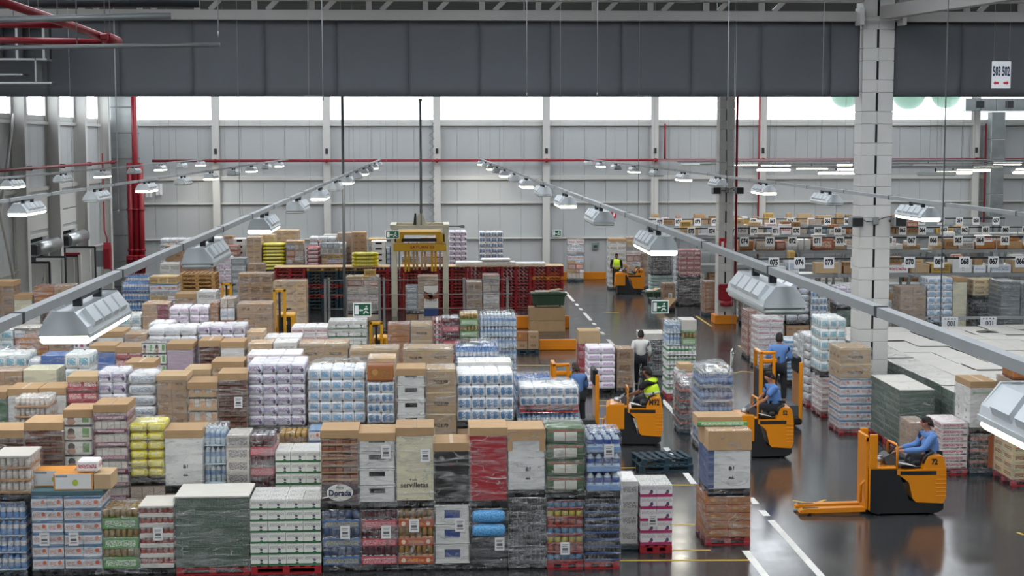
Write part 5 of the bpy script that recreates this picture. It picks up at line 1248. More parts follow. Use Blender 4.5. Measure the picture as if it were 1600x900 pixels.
# long white packs lying on the pallet wall
for i, (x0, x1, y0, y1) in enumerate(((712, 806, 406, 413), (752, 798, 402, 406), (806, 853, 409, 414))):
    loose('white tissue pack row lying on the pallet wall, %s' % ('long left one', 'small one on top', 'right one')[i], x0, x1, y0, y1, PW + .15, 'k_tpW', .6, z=(zw + .024 if i != 1 else zw + .03 + P(712, 406, PW).z - P(712, 413, PW).z), cat='pack', name='tissue_pack', c=.04, rep=(6, 1))
for i in range(4):
    z = zw + .024; rr = thing('yellow_sack', 'yellow sack lying on the pallet wall, %s from the bottom' % ORD[i], 'sack', (P(549, 400, PW).x, PW + .1, z + i * .155), 0, 'yellow sacks on the pallet wall')
    link('sack', m_bag(1.2, .7, .155, 'k_yel', i % 3), rr)
# wrapped loads in the machine pen, in front of the pallet wall
A = 64.5
for x0, x1, y, k, lab in ((541, 592, 432, 'mix', 'torn film load with a small box on top in the pen'), (634, 652, 448, 'mixc', 'slim grey wrapped load left of the orange chevron box'), (653, 684, 432, 'cart', 'wrapped cartons with orange chevron print in the pen'), (729, 753, 441, 'cartS', 'brown open cartons in the pen, left'), (755, 780, 430, 'mix', 'taller mixed cartons in the pen, right')):
    load(lab, x0, x1, y, A, k, film=2, d=1.0, low=.4)
q = P(571, 432, A); loose('small yellow brown carton on the torn film load', 569, 587, 422, 431, A + .3, 'k_mixe', .4, parts=tapew)
lb = [o for o in COL.objects if o.get('label') == 'wrapped cartons with orange chevron print in the pen'][0]; w_ = P(684, 432, A).x - P(653, 432, A).x; z1_ = P(660, 447, A).z
b = MB(); b.box(w_ * .3, w_, -.03, -.02, z1_ - .9, z1_, 'k_cartw'); b.build('white_panel', lb)
b = MB(); b.prism([(w_ * .3, z1_ - .2), (w_ * .65, z1_ - .55), (w_, z1_ - .2), (w_, z1_ - .5), (w_ * .3, z1_ - .5)], -.04, -.031, 'cart_or'); b.box(w_ * .3, w_, -.04, -.031, z1_ - 1.25, z1_ - .9, 'k_boxN'); b.build('chevron_print', lb)
# ------------------------------------------------------------------ stretch wrapping machine and its fence
MW = 67.0
a = P(612, 480, MW); c = P(701, 480, MW); wm = c.x - a.x
r = thing('wrapping_machine', 'cream and yellow portal wrapping machine over the goods', 'machine', (a.x, MW, 0))
mat('cream_paint', 'd8d4c0', rough=.5, vary=0); mat('machine_yellow', 'cf9f14', rough=.45, vary=0)
z3 = P(655, 352, MW).z
b = MB(); b.box(0, .22, 0, .2, 0, z3, 'cream_paint', c=.01); b.build('post', r); b = MB(); b.box(wm - .22, wm, 0, .2, 0, z3, 'cream_paint', c=.01); b.build('post', r)
b = MB(); b.box(0, .22, 2.0, 2.2, 0, z3, 'cream_paint', c=.01); b.build('post', r); b = MB(); b.box(wm - .22, wm, 2.0, 2.2, 0, z3, 'cream_paint', c=.01); b.build('post', r)
b = MB(); b.box(-.05, wm + .05, -.02, .2, z3 - .14, z3, 'cream_paint', c=.01); b.box(-.05, wm + .05, 2, 2.2, z3 - .14, z3, 'cream_paint', c=.01); b.box(-.05, .2, 0, 2.2, z3 - .12, z3 + .02, 'cream_paint'); b.box(wm - .2, wm + .05, 0, 2.2, z3 - .12, z3 + .02, 'cream_paint'); b.build('top_frame', r)
b = MB(); b.box(.3, wm - .3, .05, 1.9, z3 - .42, z3 - .28, 'machine_yellow', c=.01); b.box(.12, .55, .0, .3, z3 - .75, z3 - .35, 'machine_yellow', c=.03); b.box(wm - .55, wm - .12, .0, .3, z3 - .75, z3 - .35, 'machine_yellow', c=.03); b.build('carriage', r)
b = MB(); b.box(.1, wm - .1, -.06, .2, z3 - 1.1, z3 - .78, 'machine_yellow', c=.02); be = b.build('beam', r)
text('lettering', 'SATURN S3', .17, 'red_paint', be, (wm / 2 + .1, -.065, z3 - .94), sx=1.2, bold=.004)
b = MB(); b.box(.45, wm - .5, -.04, .1, z3 - .7, z3 - .56, 'black_plastic'); b.build('slot', r)
for x in (.7, wm - .75, .55, wm - .6): b = MB(); b.box(x, x + .1, .2, .3, z3 - 2.0, z3 - 1.12, 'machine_yellow', c=.01); b.build('arm', r)
for x in (.95, 1.1, 1.3, 1.45): b = MB(); b.tube([(x, .35, z3 - 1.95), (x, .35, z3 - 1.15)], .05, 'k_cartp'); b.build('film_roll', r)
b = MB(); b.box(.3, .38, -.02, .1, z3 - 1.9, z3 - .8, 'steel_grey'); b.build('guide_rail', r)
b = MB(); b.box(wm - .4, wm - .32, -.02, .1, z3 - 1.9, z3 - .8, 'steel_grey'); b.build('guide_rail', r)
b = MB(); b.prism([(.85, z3), (1.6, z3), (1.5, z3 + .1), (1.35, z3 + .5), (1.2, z3 + .5)], .2, .3, 'cream_paint'); b.prism([(.95, z3 + .02), (1.08, z3 + .02), (1.08, z3 + .5), (1.0, z3 + .5)], .15, .25, 'dark_metal'); b.build('cable_mount', r)
b = MB(); b.tube([(1.28, .25, z3), (1.28, .25, 9.3)], .06, 'steel_grey'); b.box(1.2, 1.36, .2, .3, 9.2, 9.3, 'steel_grey'); b.build('feed_pole', r)
b = MB()
pts = []
for k in range(34): pts.append((1.75 + (.13 if k % 2 else -.13) * (1 - .3 * (k / 34)) + .0, .3, z3 + .0 + k * .16))
b.tube(pts, .014, 'bluecable' if 'bluecable' in MATS else mat('bluecable', '8a94ac', vary=0), n=5); b.build('coiled_cable', r)
b = MB(); b.tube([(wm, .1, z3 - .05), (wm + .55, .1, z3 - .05)], .03, 'steel_grey'); b.lathe(wm + .6, .1, [(.1, z3 - .12), (.1, z3)], 'steel_grey'); b.build('sensor_arm', r)
b = MB(); b.box(-.06, -.01, -.02, .0, z3 - 1.9, z3 - .9, 'k_boxN'); b.build('warning_strip', r)
q0 = P(508, 490, 63.2)
r = thing('machine_fence', 'grey post and wire guard fence around the wrapping machine', 'fence', (q0.x, 63.2, 0))
for px in (508, 514, 541, 593, 600, 725, 793):
    x = P(px, 450, 63.2).x - q0.x; b = MB(); b.box(x - .05, x + .05, -.05, .05, 0, P(px, 434 if px != 508 else 436, 63.2).z, 'steel_grey', c=.008); b.build('post', r)
wf = P(800, 450, 63.2).x - q0.x
for z in (P(650, 437, 63.2).z, P(650, 482, 63.2).z, P(650, 460, 63.2).z):
    b = MB(); b.tube([(0, -.06, z), (wf, -.06, z)], .014, 'steel_grey', n=5); b.build('wire', r)
# green bin, cartons and orange barrier by the aisle
def bin_(label, x0, x1, yt, yb, Y, D_=.8, M='bin_green', junk=True):
    p = P(x0, yb, Y); q = P(x1, yt, Y); w = q.x - p.x; h = q.z
    r = thing('waste_container', label, 'container', (p.x, Y, p.z if p.z > .3 else 0)); h = q.z - r.location.z
    b = MB(); t = .04
    b.prism([(.04, 0.1), (w - .04, .1), (w, h * .85), (0, h * .85)], 0, D_, M); b.box(-.05, w + .05, -.05, D_ + .05, h * .85, h, M, c=.02)
    for k in range(4): b.box(w * (.2 + .2 * k) - .02, w * (.2 + .2 * k) + .02, -.02, 0, h * .3, h * .8, M)
    b.build('body', r)
    for x in (.12, w - .2):
        b = MB(); b.tube([(x, D_ / 2, .08), (x + .05, D_ / 2, .08)], .08, 'rubber', n=12); b.build('wheel', r)
    b = MB(); b.tube([(-.09, .1, h * .9), (-.09, D_ - .1, h * .9)], .02, 'black_plastic'); b.tube([(w + .09, .1, h * .9), (w + .09, D_ - .1, h * .9)], .02, 'black_plastic'); b.build('handle', r)
    if junk: b = MB(); b.box(w * .1, w * .5, .1, D_ - .1, h, h + .05, 'k_mixb', c=.02); b.bar((w * .4, .3, h + .03), (w * .9, .5, h + .12), .4, .02, 'card_pale'); b.build('waste', r)
    return r
mat('bin_green', '234029', rough=.45, vary=0)
Yb = PF(855, 518).y
def boxat(label, x0, x1, yt, yb, Y, M, d=.6, name='carton_box', cat='carton', c=.006, rep=(1, 1), parts=None):
    p = P(x0, yb, Y); q = P(x1, yt, Y); z = p.z
    return loose(label, x0, x1, yt, yb, Y, M, d, z=max(0, z) if z > .12 else 0, name=name, cat=cat, c=c, rep=rep, parts=parts)
k1 = boxat('big flat brown carton under the green waste container, lower one', 828, 883, 501, 518, Yb, 'card', .9, parts=tapew); k1.location.z = 0
k1z = P(855, 501, Yb).z - P(855, 518, Yb).z
k2 = loose('big flat brown carton under the green waste container, upper one', 827, 883, 481, 501, Yb, 'card', .9, z=k1z + .003, parts=tapew); k2z = k1z + .006 + P(855, 481, Yb).z - P(855, 501, Yb).z
p = P(832, 480, Yb)
r = bin_('dark green waste container standing on flat brown cartons', 832, 883, 457, 480, Yb + .02); r.location.z = k2z
r = thing('orange_barrier', 'long orange crash barrier beside the stacked cartons', 'barrier', (P(843, 540, 56).x, 56, 0)); w = P(901, 530, 56).x - P(843, 530, 56).x
b = MB(); b.box(0, w, 0, .18, 0, .38, 'orange_paint', c=.02); b.build('rail', r); b = MB(); b.box(.1, .3, .18, .35, 0, .1, 'orange_paint'); b.box(w - .3, w - .1, .18, .35, 0, .1, 'orange_paint'); b.build('foot', r)
r = thing('orange_barrier', 'short orange barrier end behind the brown cartons', 'barrier', (P(806, 520, 62).x, Yb + 1.05, 0)); b = MB(); b.box(0, 2.2, 0, .18, 0, .5, 'orange_paint', c=.02); b.build('rail', r); b = MB(); b.box(.1, .2, .18, .35, 0, .1, 'orange_paint'); b.build('foot', r)
pl = thing('carton_pallet', 'two small brown carton columns on a dark pallet by the barrier', 'pallet load', (P(807, 545, 55.2).x, 55.2, 0))
pallet(pl, 0, 0, 0, .8, .6, 'pal_blue')
for i in range(2):
    for j in range(2): link('carton', m_box(.38, .5, .3, 'k_cartO' if (i, j) == (0, 1) else 'k_cart', .005), pl, (.01 + i * .4, .02, .145 + j * .305))
# ------------------------------------------------------------------ centre aisle goods
load('tall lilac and white tissue packs on a dark pallet in the aisle', 918, 961, 542, 46.2, 'tpVL', film=0, pal='k', d=.85)
load('plain brown carton block beside the lilac tissue packs', 964, 989, 545, 46.4, 'cartS', film=1, pal='k', d=.8)
rl = load('brown carton over a red bag behind the picker driver', 905, 937, 517, 49.5, 'boxR', film=1, pal='w', lid=('card_pale', .42), d=.8)
load('grey can stack under white trays, behind the man in white', 1001, 1040, 521, 49.5, 'canD', film=2, pal='k', d=1.0, lid=('sheet_white', .2))
gl = load('white and green milk bottle trays on a red pallet in the aisle', 1042, 1088, 540, 45.2, 'milkbot', film=1, pal='r', d=.9)
load('big milk bottles in blue film on the green bottle trays', 1042, 1064, 502, 45.3, 'water', zb=T(gl), pal=None, film=1, d=.8)
load('green packs under a white sheet on the bottle trays', 1066, 1088, 500, 45.3, 'canG', zb=T(gl), pal=None, film=1, d=.8, lid=('sheet_white', .3))
load('domed film load of yellow capped juice bottles', 1094, 1146, 584, 37.4, 'juice', film=2, pal='k', d=1.1, dome=.2)
load('film covered red bottles leaning beside the juice load', 1063, 1080, 603, 39.6, 'wine', film=2, pal='b', d=1.0, dome=.2)
boxat('small open carton of mixed packs behind the film loads', 1061, 1082, 568, 577, 42, 'card_pale', .5, parts=None)
load('mixed packs supporting the small open carton in the aisle', 1058, 1083, 578, 42.0, 'mix', film=1, pal='k', d=.7)
for o in list(COL.objects):
    if o.get('label') == 'small open carton of mixed packs behind the film loads': o.location.z = P(1070, 578, 42).z + .004
r = thing('blue_pallet', 'empty dark blue pallet lying tilted on the floor by the aisle line', 'pallet', (PF(1000, 738).x, PF(1000, 738).y, .0), .08)
link('deck', pallet_mesh(1.25, .95, 'pal_blue'), r)
r = thing('blue_pallet', 'second dark blue pallet slid on top of the empty one', 'pallet', (PF(1000, 738).x + .06, PF(1000, 738).y + .05, .146), .16)
link('deck', pallet_mesh(1.2, .9, 'pal_blue'), r)
# far goods around the centre aisle
load('far wrapped pallet of mixed cartons against the wall', 888, 912, 372, 83.2, 'mix', film=1, pal='b', d=.8)
far = [(952, 978, 373, 78.5, 'cartw', CB, 'tall white wrapped load behind the reach truck'), (979, 1001, 371, 78.8, 'mix', None, 'wrapped mixed cartons with white box, far aisle'), (1001, 1013, 396, 79, 'cartS', None, 'narrow brown wrapped stack in the far aisle')]
for x0, x1, y, Y, k, lid, lab in far: load(lab, x0, x1, y, Y, k, film=2, d=.9, lid=lid)
l1 = load('pale green wrapped lower load under the cans, far aisle', 1017, 1050, 430, 72, 'teal', film=1, pal='k', d=.9)
load('shiny can trays above the pale green load', 1017, 1050, 400, 72, 'canD', zb=T(l1), film=2, pal='k', d=.9)
l1 = load('silver can trays wrapped in film, lower load by the column', 1063, 1095, 435, 70.5, 'canD', film=2, pal='k', d=.9)
load('pink and white wrapped crates above the silver cans', 1063, 1095, 391, 70.5, 'redp', zb=T(l1), film=2, pal='k', d=.9)
load('white shiny side load left of the silver cans', 1056, 1062, 391, 71, 'wbag', film=2, pal='k', d=1)
load('brown wrapped carton with white slip behind the waste container', 1036, 1055, 443, 68.5, 'cartS', film=1, pal='k', d=.7, sheet=(.6, .5))
load('orange and white wrapped stack left of the fire column', 1101, 1118, 440, 66.5, 'cartO', film=2, pal='b', d=.8)
load('wrapped goods with yellow straps right of the fire column', 1161, 1184, 463, 62.9, 'mixb', film=1, pal='b', d=.9)
bin_('green waste container with a cardboard sheet in the far aisle', 1010, 1034, 456, 468, 69.2, .9, 'bin_green')
r = thing('cardboard_sheet', 'brown cardboard sheet leaning on the far green container', 'cardboard', (PF(1003, 470).x, 67.8, 0)); b = MB(); b.bar((0, 0, 0), (.65, .45, .62), .7, .015, 'card'); b.build('sheet', r)
for i, (x0, x1, y0, y1, M) in enumerate(((978, 998, 359, 366, 'k_mixe'), (1002, 1012, 362, 370, 'k_mixb'), (1032, 1044, 364, 372, 'k_mixd'), (1046, 1051, 357, 371, 'machine_yellow'))): pass
# ------------------------------------------------------------------ shelving with numbered bays
ROWS = [(54.4, 'nearest', [(1209, '075'), (1249, '074'), (1295, '073'), (1337, '072'), (1379, '071'), (1421, '070'), (1467, '069'), (1507, '068'), (1552, '067'), (1594, '066'), (1638, '065')], 402, 428, 1185),
        (64.5, 'second', [(1163, '074'), (1203, '073'), (1238, '072'), (1277, '071'), (1312, '070'), (1351, '069'), (1388, '068'), (1424, '067'), (1458, '066'), (1497, '065'), (1531, '064'), (1570, '063'), (1606, '062')], 370, 391, 1150),
        (74.0, 'third', [(1080, '075'), (1112, '074'), (1146, '073'), (1178, '072'), (1212, '071'), (1244, '070'), (1278, '069'), (1309, '068'), (1344, '067'), (1378, '066'), (1410, '065'), (1441, '064'), (1475, '063'), (1507, '062'), (1540, '061'), (1571, '060'), (1603, '059')], 355, 366, 1060),
        (82.6, 'farthest', [(1031, '075'), (1060, '074'), (1090, '073'), (1117, '072'), (1150, '071'), (1177, '070'), (1207, '069'), (1235, '068'), (1267, '067'), (1293, '066'), (1324, '065'), (1352, '064'), (1381, '063'), (1410, '062'), (1440, '061'), (1470, '060'), (1499, '059'), (1525, '058'), (1556, '057')], 341, 350, 1015)]
kinds_box = ['card', 'card_pale', 'k_cart', 'k_cartp', 'k_mixa', 'k_mixb', 'k_mixc', 'k_mixd', 'k_mixe', 'k_boxW', 'k_tpW', 'k_tpR', 'k_cartO', 'k_cartw', 'k_wbag', 'k_cartS']
names_box = ['brown', 'pale brown', 'printed brown', 'light printed', 'grey brown', 'grey', 'bluish', 'reddish', 'ochre', 'white', 'white film wrapped', 'white and red', 'orange brown', 'white printed', 'white crumpled', 'dark brown']
for (D, rn_, signs, yr, yb, xs) in ROWS:
    x0 = P(xs, 300, D).x; x1 = XR - 1 if D < 60 else XR - 1; x1 = min(x1, 30)
    zr = P(1300, yr, D).z; zb = P(1300, yb, D).z
    r = thing('shelving_rack', 'long grey shelving rack with numbered bays, %s row of four' % rn_, 'rack', (x0, D, 0))
    n = int((x1 - x0) / 2.7) + 1
    for i in range(n + 1):
        b = MB()
        for dy in (.02, 1.0): b.box(i * 2.7, i * 2.7 + .08, dy, dy + .08, 0, zb + .02 if dy > .5 else zb, 'galvanised')
        b.bar((i * 2.7 + .04, .06, .3), (i * 2.7 + .04, 1.04, 1.6), .03, .03, 'galvanised'); b.bar((i * 2.7 + .04, 1.04, 1.6), (i * 2.7 + .04, .06, zb - .1), .03, .03, 'galvanised'); b.build('upright', r)
    L_ = n * 2.7 + .08
    for z in (zb, zb - 1.45):
        b = MB(); b.box(0, L_, 0, .05, z - .13, z, 'tray_grey'); b.box(0, L_, 1.05, 1.1, z - .13, z, 'tray_grey'); b.build('beam', r)
        b = MB(); b.box(0, L_, .05, 1.05, z - .03, z - .005, 'galvanised'); b.build('shelf_deck', r)
    b = MB(); b.box(-.3, L_, -.62, -.58, zr - .03, zr + .03, 'dark_metal')
    for i in range(n + 1): b.box(i * 2.7 + .02, i * 2.7 + .06, -.6, .0, zb - .1, zb - .06, 'tray_grey'); b.box(i * 2.7 + .02, i * 2.7 + .06, -.61, -.57, zb - .1, zr, 'tray_grey')
    b.build('sign_rail', r)
    for sx, s in signs:
        q = P(sx, yr + 5, D - .62).x - x0
        if q > L_: continue
        w = .37; h = .40
        b = MB(); b.box(q - w / 2, q + w / 2, -.645, -.63, zr - h + .06, zr + .05, 'sign_white', c=.003); sg = b.build('bay_sign', r)
        text('bay_number', s, .27, 'ink', sg, (q, -.648, zr - .13), sx=.7, bold=.014)
    # goods on the top shelf
    R = random.Random(int(D)); x = x0 + .15; k = 0
    while x < x0 + min(L_, 15) - .8:
        w = R.uniform(.35, .95); h = R.uniform(.2, .5); ki = R.randrange(len(kinds_box)); d = R.uniform(.5, .85)
        if R.random() < .05: x += R.uniform(.3, .8)
        near = min(signs, key=lambda s: abs(P(s[0], yr, D).x - (x + w / 2)))[1]
        lab = '%s box on the %s shelving row by bay %s, %s along' % (names_box[ki], rn_, near, ORD[k % 20])
        rr = thing('shelf_carton', ' '.join(lab.split()[:16]), 'carton', (x, D + .1 + R.uniform(0, .1), zb + .001), R.uniform(-.08, .08), 'goods on the top shelves')
        link('body', m_box(quant(w, .1), quant(d, .1), quant(h, .04), kinds_box[ki], .015), rr, scale=(w / quant(w, .1), d / quant(d, .1), h / quant(h, .04)))
        if ki < 4:
            b = MB(); b.box(.02, w - .02, d * .45, d * .52, h, h + .003, 'card_tape'); b.build('tape', rr)
        if R.random() < .8:
            w2 = w * R.uniform(.5, .9); h2 = R.uniform(.12, .3); kj = R.randrange(len(kinds_box))
            lab = '%s upper box on %s shelving row by bay %s, %s along' % (names_box[kj], rn_, near, ORD[k % 20])
            r3 = thing('shelf_carton', ' '.join(lab.split()[:16]), 'carton', (x + .03, D + .22, zb + h + .006), 0, 'goods on the top shelves')
            link('body', m_box(quant(w2, .1), .4, quant(h2, .04), kinds_box[kj], .015), r3, scale=(w2 / quant(w2, .1), 1, h2 / quant(h2, .04)))
        x += w + R.uniform(.05, .12); k += 1
    # goods under the shelf
    x = x0 + .2; k = 0
    while x < x0 + min(L_, 13) - 1.0:
        if D > 80: break
        ki = ['mix', 'cart', 'cartw', 'mixb', 'tpW', 'mixd', 'cartS'][R.randrange(7)]; w = 1.1
        a_ = P(0, 0, D)
        rr = thing('pallet_load', '%s goods on a pallet under the %s shelving row, %s from left' % ({'mix': 'mixed', 'cart': 'brown', 'cartw': 'white printed', 'mixb': 'grey', 'tpW': 'white', 'mixd': 'reddish', 'cartS': 'dark brown'}[ki], rn_, ORD[k]), 'pallet load', (x, D + .12, 0), 0, 'loads inside the shelving')
        pallet(rr, 0, 0, 0, w, .8, 'wood'); goods(rr, ki, w, .8, .145, R.uniform(.8, 1.1), R, False)
        x += 1.35; k += 1
# ------------------------------------------------------------------ loads in front of the shelving
r = thing('aisle_rail', 'low grey rail with two signs reading 001 behind the crate block', 'rail', (P(1445, 496, 50.4).x, 50.4, 0)); wz = P(1500, 496, 50.4).z
b = MB(); b.box(0, 7, -.03, .03, wz - .06, wz + .03, 'tray_grey'); b.build('rail', r)
b = MB()
for x in (.1, 3.3, 6.7): b.box(x, x + .08, -.03, .03, 0, wz, 'tray_grey')
b.build('post', r)
for sx in (1485, 1545):
    q = P(sx, 503, 50.3).x - r.location.x; b = MB(); b.box(q - .27, q + .27, -.06, -.045, wz - .4, wz + .02, 'sign_white', c=.003); sg = b.build('sign', r)
    text('sign_number', '001', .24, 'ink', sg, (q + .05, -.063, wz - .2), sx=.8, bold=.004)
    b = MB()
    for k in range(4): b.prism([(q - .2 + .11 * k, wz - .06), (q - .13 + .11 * k, wz - .06), (q - .16 + .11 * k, wz - .01)], -.064, -.061, 'ink')
    b.build('arrow_marks', sg)
A = 52.2
l1 = load('dark green crates under the pink printed packs', 1308, 1353, 484, A, 'crG', film=1, pal='k', d=.9)
load('pink and white printed tissue packs left of the nearest column', 1308, 1353, 448, A, 'tpVL', zb=T(l1), film=1, pal='k', d=.9)
load('white and blue tissue packs left of the pink ones', 1268, 1293, 444, A, 'tpB2', low=1.4, film=1, d=.9)
load('white bag stack on the rack front by bay 074', 1230, 1266, 440, A, 'wbag', low=1.3, film=1, d=.9)
load('white lidded cartons behind the unlit lamp on the right', 1192, 1227, 440, A, 'cartw', low=1.3, film=0, d=.9, lid=CBs)
load('brown film wrapped cartons with yellow strap right of the nearest column', 1407, 1447, 449, A, 'cart', low=.3, film=2, d=.9)
load('blue and white leaning tissue packs over a dark load right of the column', 1450, 1489, 434, A, 'tpB', low=1.2, film=1, d=.9)
load('pale beige wrapped carton between tissue packs and orange strip', 1490, 1511, 434, A, 'boxC', low=.4, film=1, d=.9, lid=CB)
l1 = load('grey wrapped cans under the yellow printed packs', 1521, 1561, 468, A, 'canD', film=2, pal='k', d=.9)
load('white and yellow printed packs on a black pallet', 1521, 1561, 437, A, 'goya', zb=T(l1), film=1, pal='k', d=.9)
load('bluish grey wrapped tall crates, left of the pair at the right edge', 1565, 1594, 440, 51.0, 'crGr', film=2, pal='r', d=1.2)
load('bluish grey wrapped tall crates, right of the pair at the right edge', 1596, 1640, 443, 51.0, 'crGr', film=2, pal='r', d=1.2)
# ------------------------------------------------------------------ the block of crates under pale sheets
hz = 1.54
for c in range(8):
    for j in range(11):
        X0 = 12.58 + c * .87; Y0 = 36.35 + j * 1.215
        if c == 2 and j < 1 or c >= 3 and j < 2: continue
        if X0 < 12.7 and False: continue
        hh = hz + rnd.uniform(-.03, .03); w = .83; d = 1.18
        lab = 'crate stack under a pale sheet, %s from left, %s from the front of the block' % (ORD[c], ORD[j])
        r = thing('crate_stack', lab, 'crate stack', (X0, Y0, 0), rnd.uniform(-.01, .01), 'crate stacks under pale sheets')
        pallet(r, 0, 0, 0, w, d, 'pal_red')
        n = 8
        for k in range(n):
            if j > 1 and c > 0 and k < n - 1: continue
            link('crate', m_lattice(.82, 1.18, .17, 'k_crG'), r, (0, 0, .145 + k * (hh - .165) / n))
        if j > 1 and c > 0: link('inner_block', m_box(.8, 1.16, 1.2, 'k_crG', .004, (6, 8)), r, (.01, .01, .146), scale=(1, 1, (hh - .165 - .17) / 1.2))
        b = MB(); nx = 4
        o = 0; b.box(-.012, w + .012, -.012, d + .012, hh - .005, hh + .012, 'sheet_white', c=.005); s = b.build('cover_sheet', r)
        if c == 0: link('stretch_wrap', m_film(w, d, hh - .1, 0, False, True, (c + j) % 3), r, (0, 0, .1))
for j in range(2):
    r = thing('crate_stack', 'green crate stack apart from the block, %s one' % ('front' if j == 0 else 'rear'), 'crate stack', (11.38, 37.0 + j * 1.24, 0), 0)
    pallet(r, 0, 0, 0, .84, 1.2, 'pal_red')
    for k in range(8): link('crate', m_lattice(.84, 1.2, .17, 'k_crG'), r, (0, 0, .145 + k * .172))
    b = MB(); b.box(-.01, .85, -.01, 1.2, 1.525, 1.54, 'sheet_white', c=.005); b.build('cover_sheet', r)
    link('stretch_wrap', m_film(.84, 1.2, 1.42, 0, False, True, j), r, (0, 0, .1))
r = thing('torn_wrap', 'black torn plastic scrap lying on the pale sheets of the block', 'scrap', (P(1516, 520, 48.3).x, 47.6, hz + .014))
b = MB(); b.prism([(0, 0), (.75, .0), (.6, .03), (.35, .07), (.12, .04)], 0, .35, 'black_plastic'); b.build('scrap', r)
bin_('dark green waste container beside the nearest column', 1366, 1384, 592, 668, 40.0, .8, 'bin_green', junk=False)
# ------------------------------------------------------------------ stacks on the left of the crate block
l1 = load('wrapped blue white and orange cartons on a red pallet by the column', 1313, 1362, 592, 39.4, 'milkB', film=2, pal='r', d=1.1)
load('four big brown printed cartons on the wrapped stack by the column', 1313, 1362, 544, 39.4, 'cartR', zb=T(l1), film=1, pal=None, d=1.1, lid=None)
l1 = load('wrapped red and white stack under the tall tissue packs', 1284, 1322, 590, 41.9, 'tpR', film=2, pal='r', d=1.1)
load('tall turquoise and white tissue packs by the column', 1283, 1322, 497, 41.9, 'tpT', zb=T(l1), film=1, pal='k', d=1.1)
load('white film wrapped stack behind the tall tissue packs', 1262, 1298, 524, 43.6, 'wbag', film=2, pal='r', d=1.15)
load('pale wrapped stack behind the white wrapped one', 1254, 1288, 528, 45.1, 'tpW', film=2, pal='r', d=1.15)
load('light blue and white flat packs in the right aisle', 1228, 1262, 532, 47.6, 'bluT', film=1, pal='k', d=1.1)
load('pink and white wrapped stack under the unlit lamp, front one', 1184, 1224, 497, 50.6, 'tpR', film=2, pal='k', d=1.1)
load('reddish wrapped stack under the unlit lamp, rear one', 1176, 1212, 490, 52.4, 'mixd', film=2, pal='k', d=1.1)
# right foreground
load('white and pink tray stack behind the driver of truck 72', 1471, 1513, 661, 34.4, 'wr', film=1, pal='r', d=1.1)
load('wrapped brown cartons in front of the crate stack', 1424, 1450, 661, 35.6, 'cart', film=2, pal='k', d=.9)
l1 = load('dark bottle packs and orange trays on a dark pallet', 1517, 1557, 678, 34.4, 'wine', film=2, pal='b', d=1.0)
u3 = load('white carton with a purple mark and brown top on a black pallet', 1517, 1557, 596, 34.4, 'boxW', zb=T(l1), film=1, pal='k', d=1.0, lid=CB)

zz = .75
b = MB(); b.bar((.28, -.02, .5), (.36, -.02, .66), .004, .05, 'dull_purple'); b.bar((.26, -.02, .46), (.34, -.02, .5), .004, .06, 'dull_purple'); b.box(.22, .42, -.022, -.018, .34, .38, 'dull_purple'); b.box(.05, .5, -.02, -.017, .93, .96, 'k_trayG'); b.build('printed_mark', u3)
b = MB(); wq = P(1557, 678, 34.4).x - P(1517, 678, 34.4).x; b.box(wq * .68, wq + .01, -.035, -.02, .16, .16 + (P(0, 0, 1).z * 0) + T(l1) - .2, 'cart_or', c=.004); b.build('orange_side', l1)
l1 = load('beige cartons with red print on a red pallet at the right edge', 1583, 1650, 682, 33.2, 'goya', film=1, pal='r', d=1.15)
l2 = load('brown wrapped cartons above the beige ones at the right edge', 1583, 1650, 596, 33.3, 'cart', zb=T(l1), film=2, pal='k', d=1.1)
loose('open carton with orange side on the stack at the right edge', 1560 + 24, 1640, 568, 596, 33.4, 'k_cartO', .7, z=T(l2) + .03)
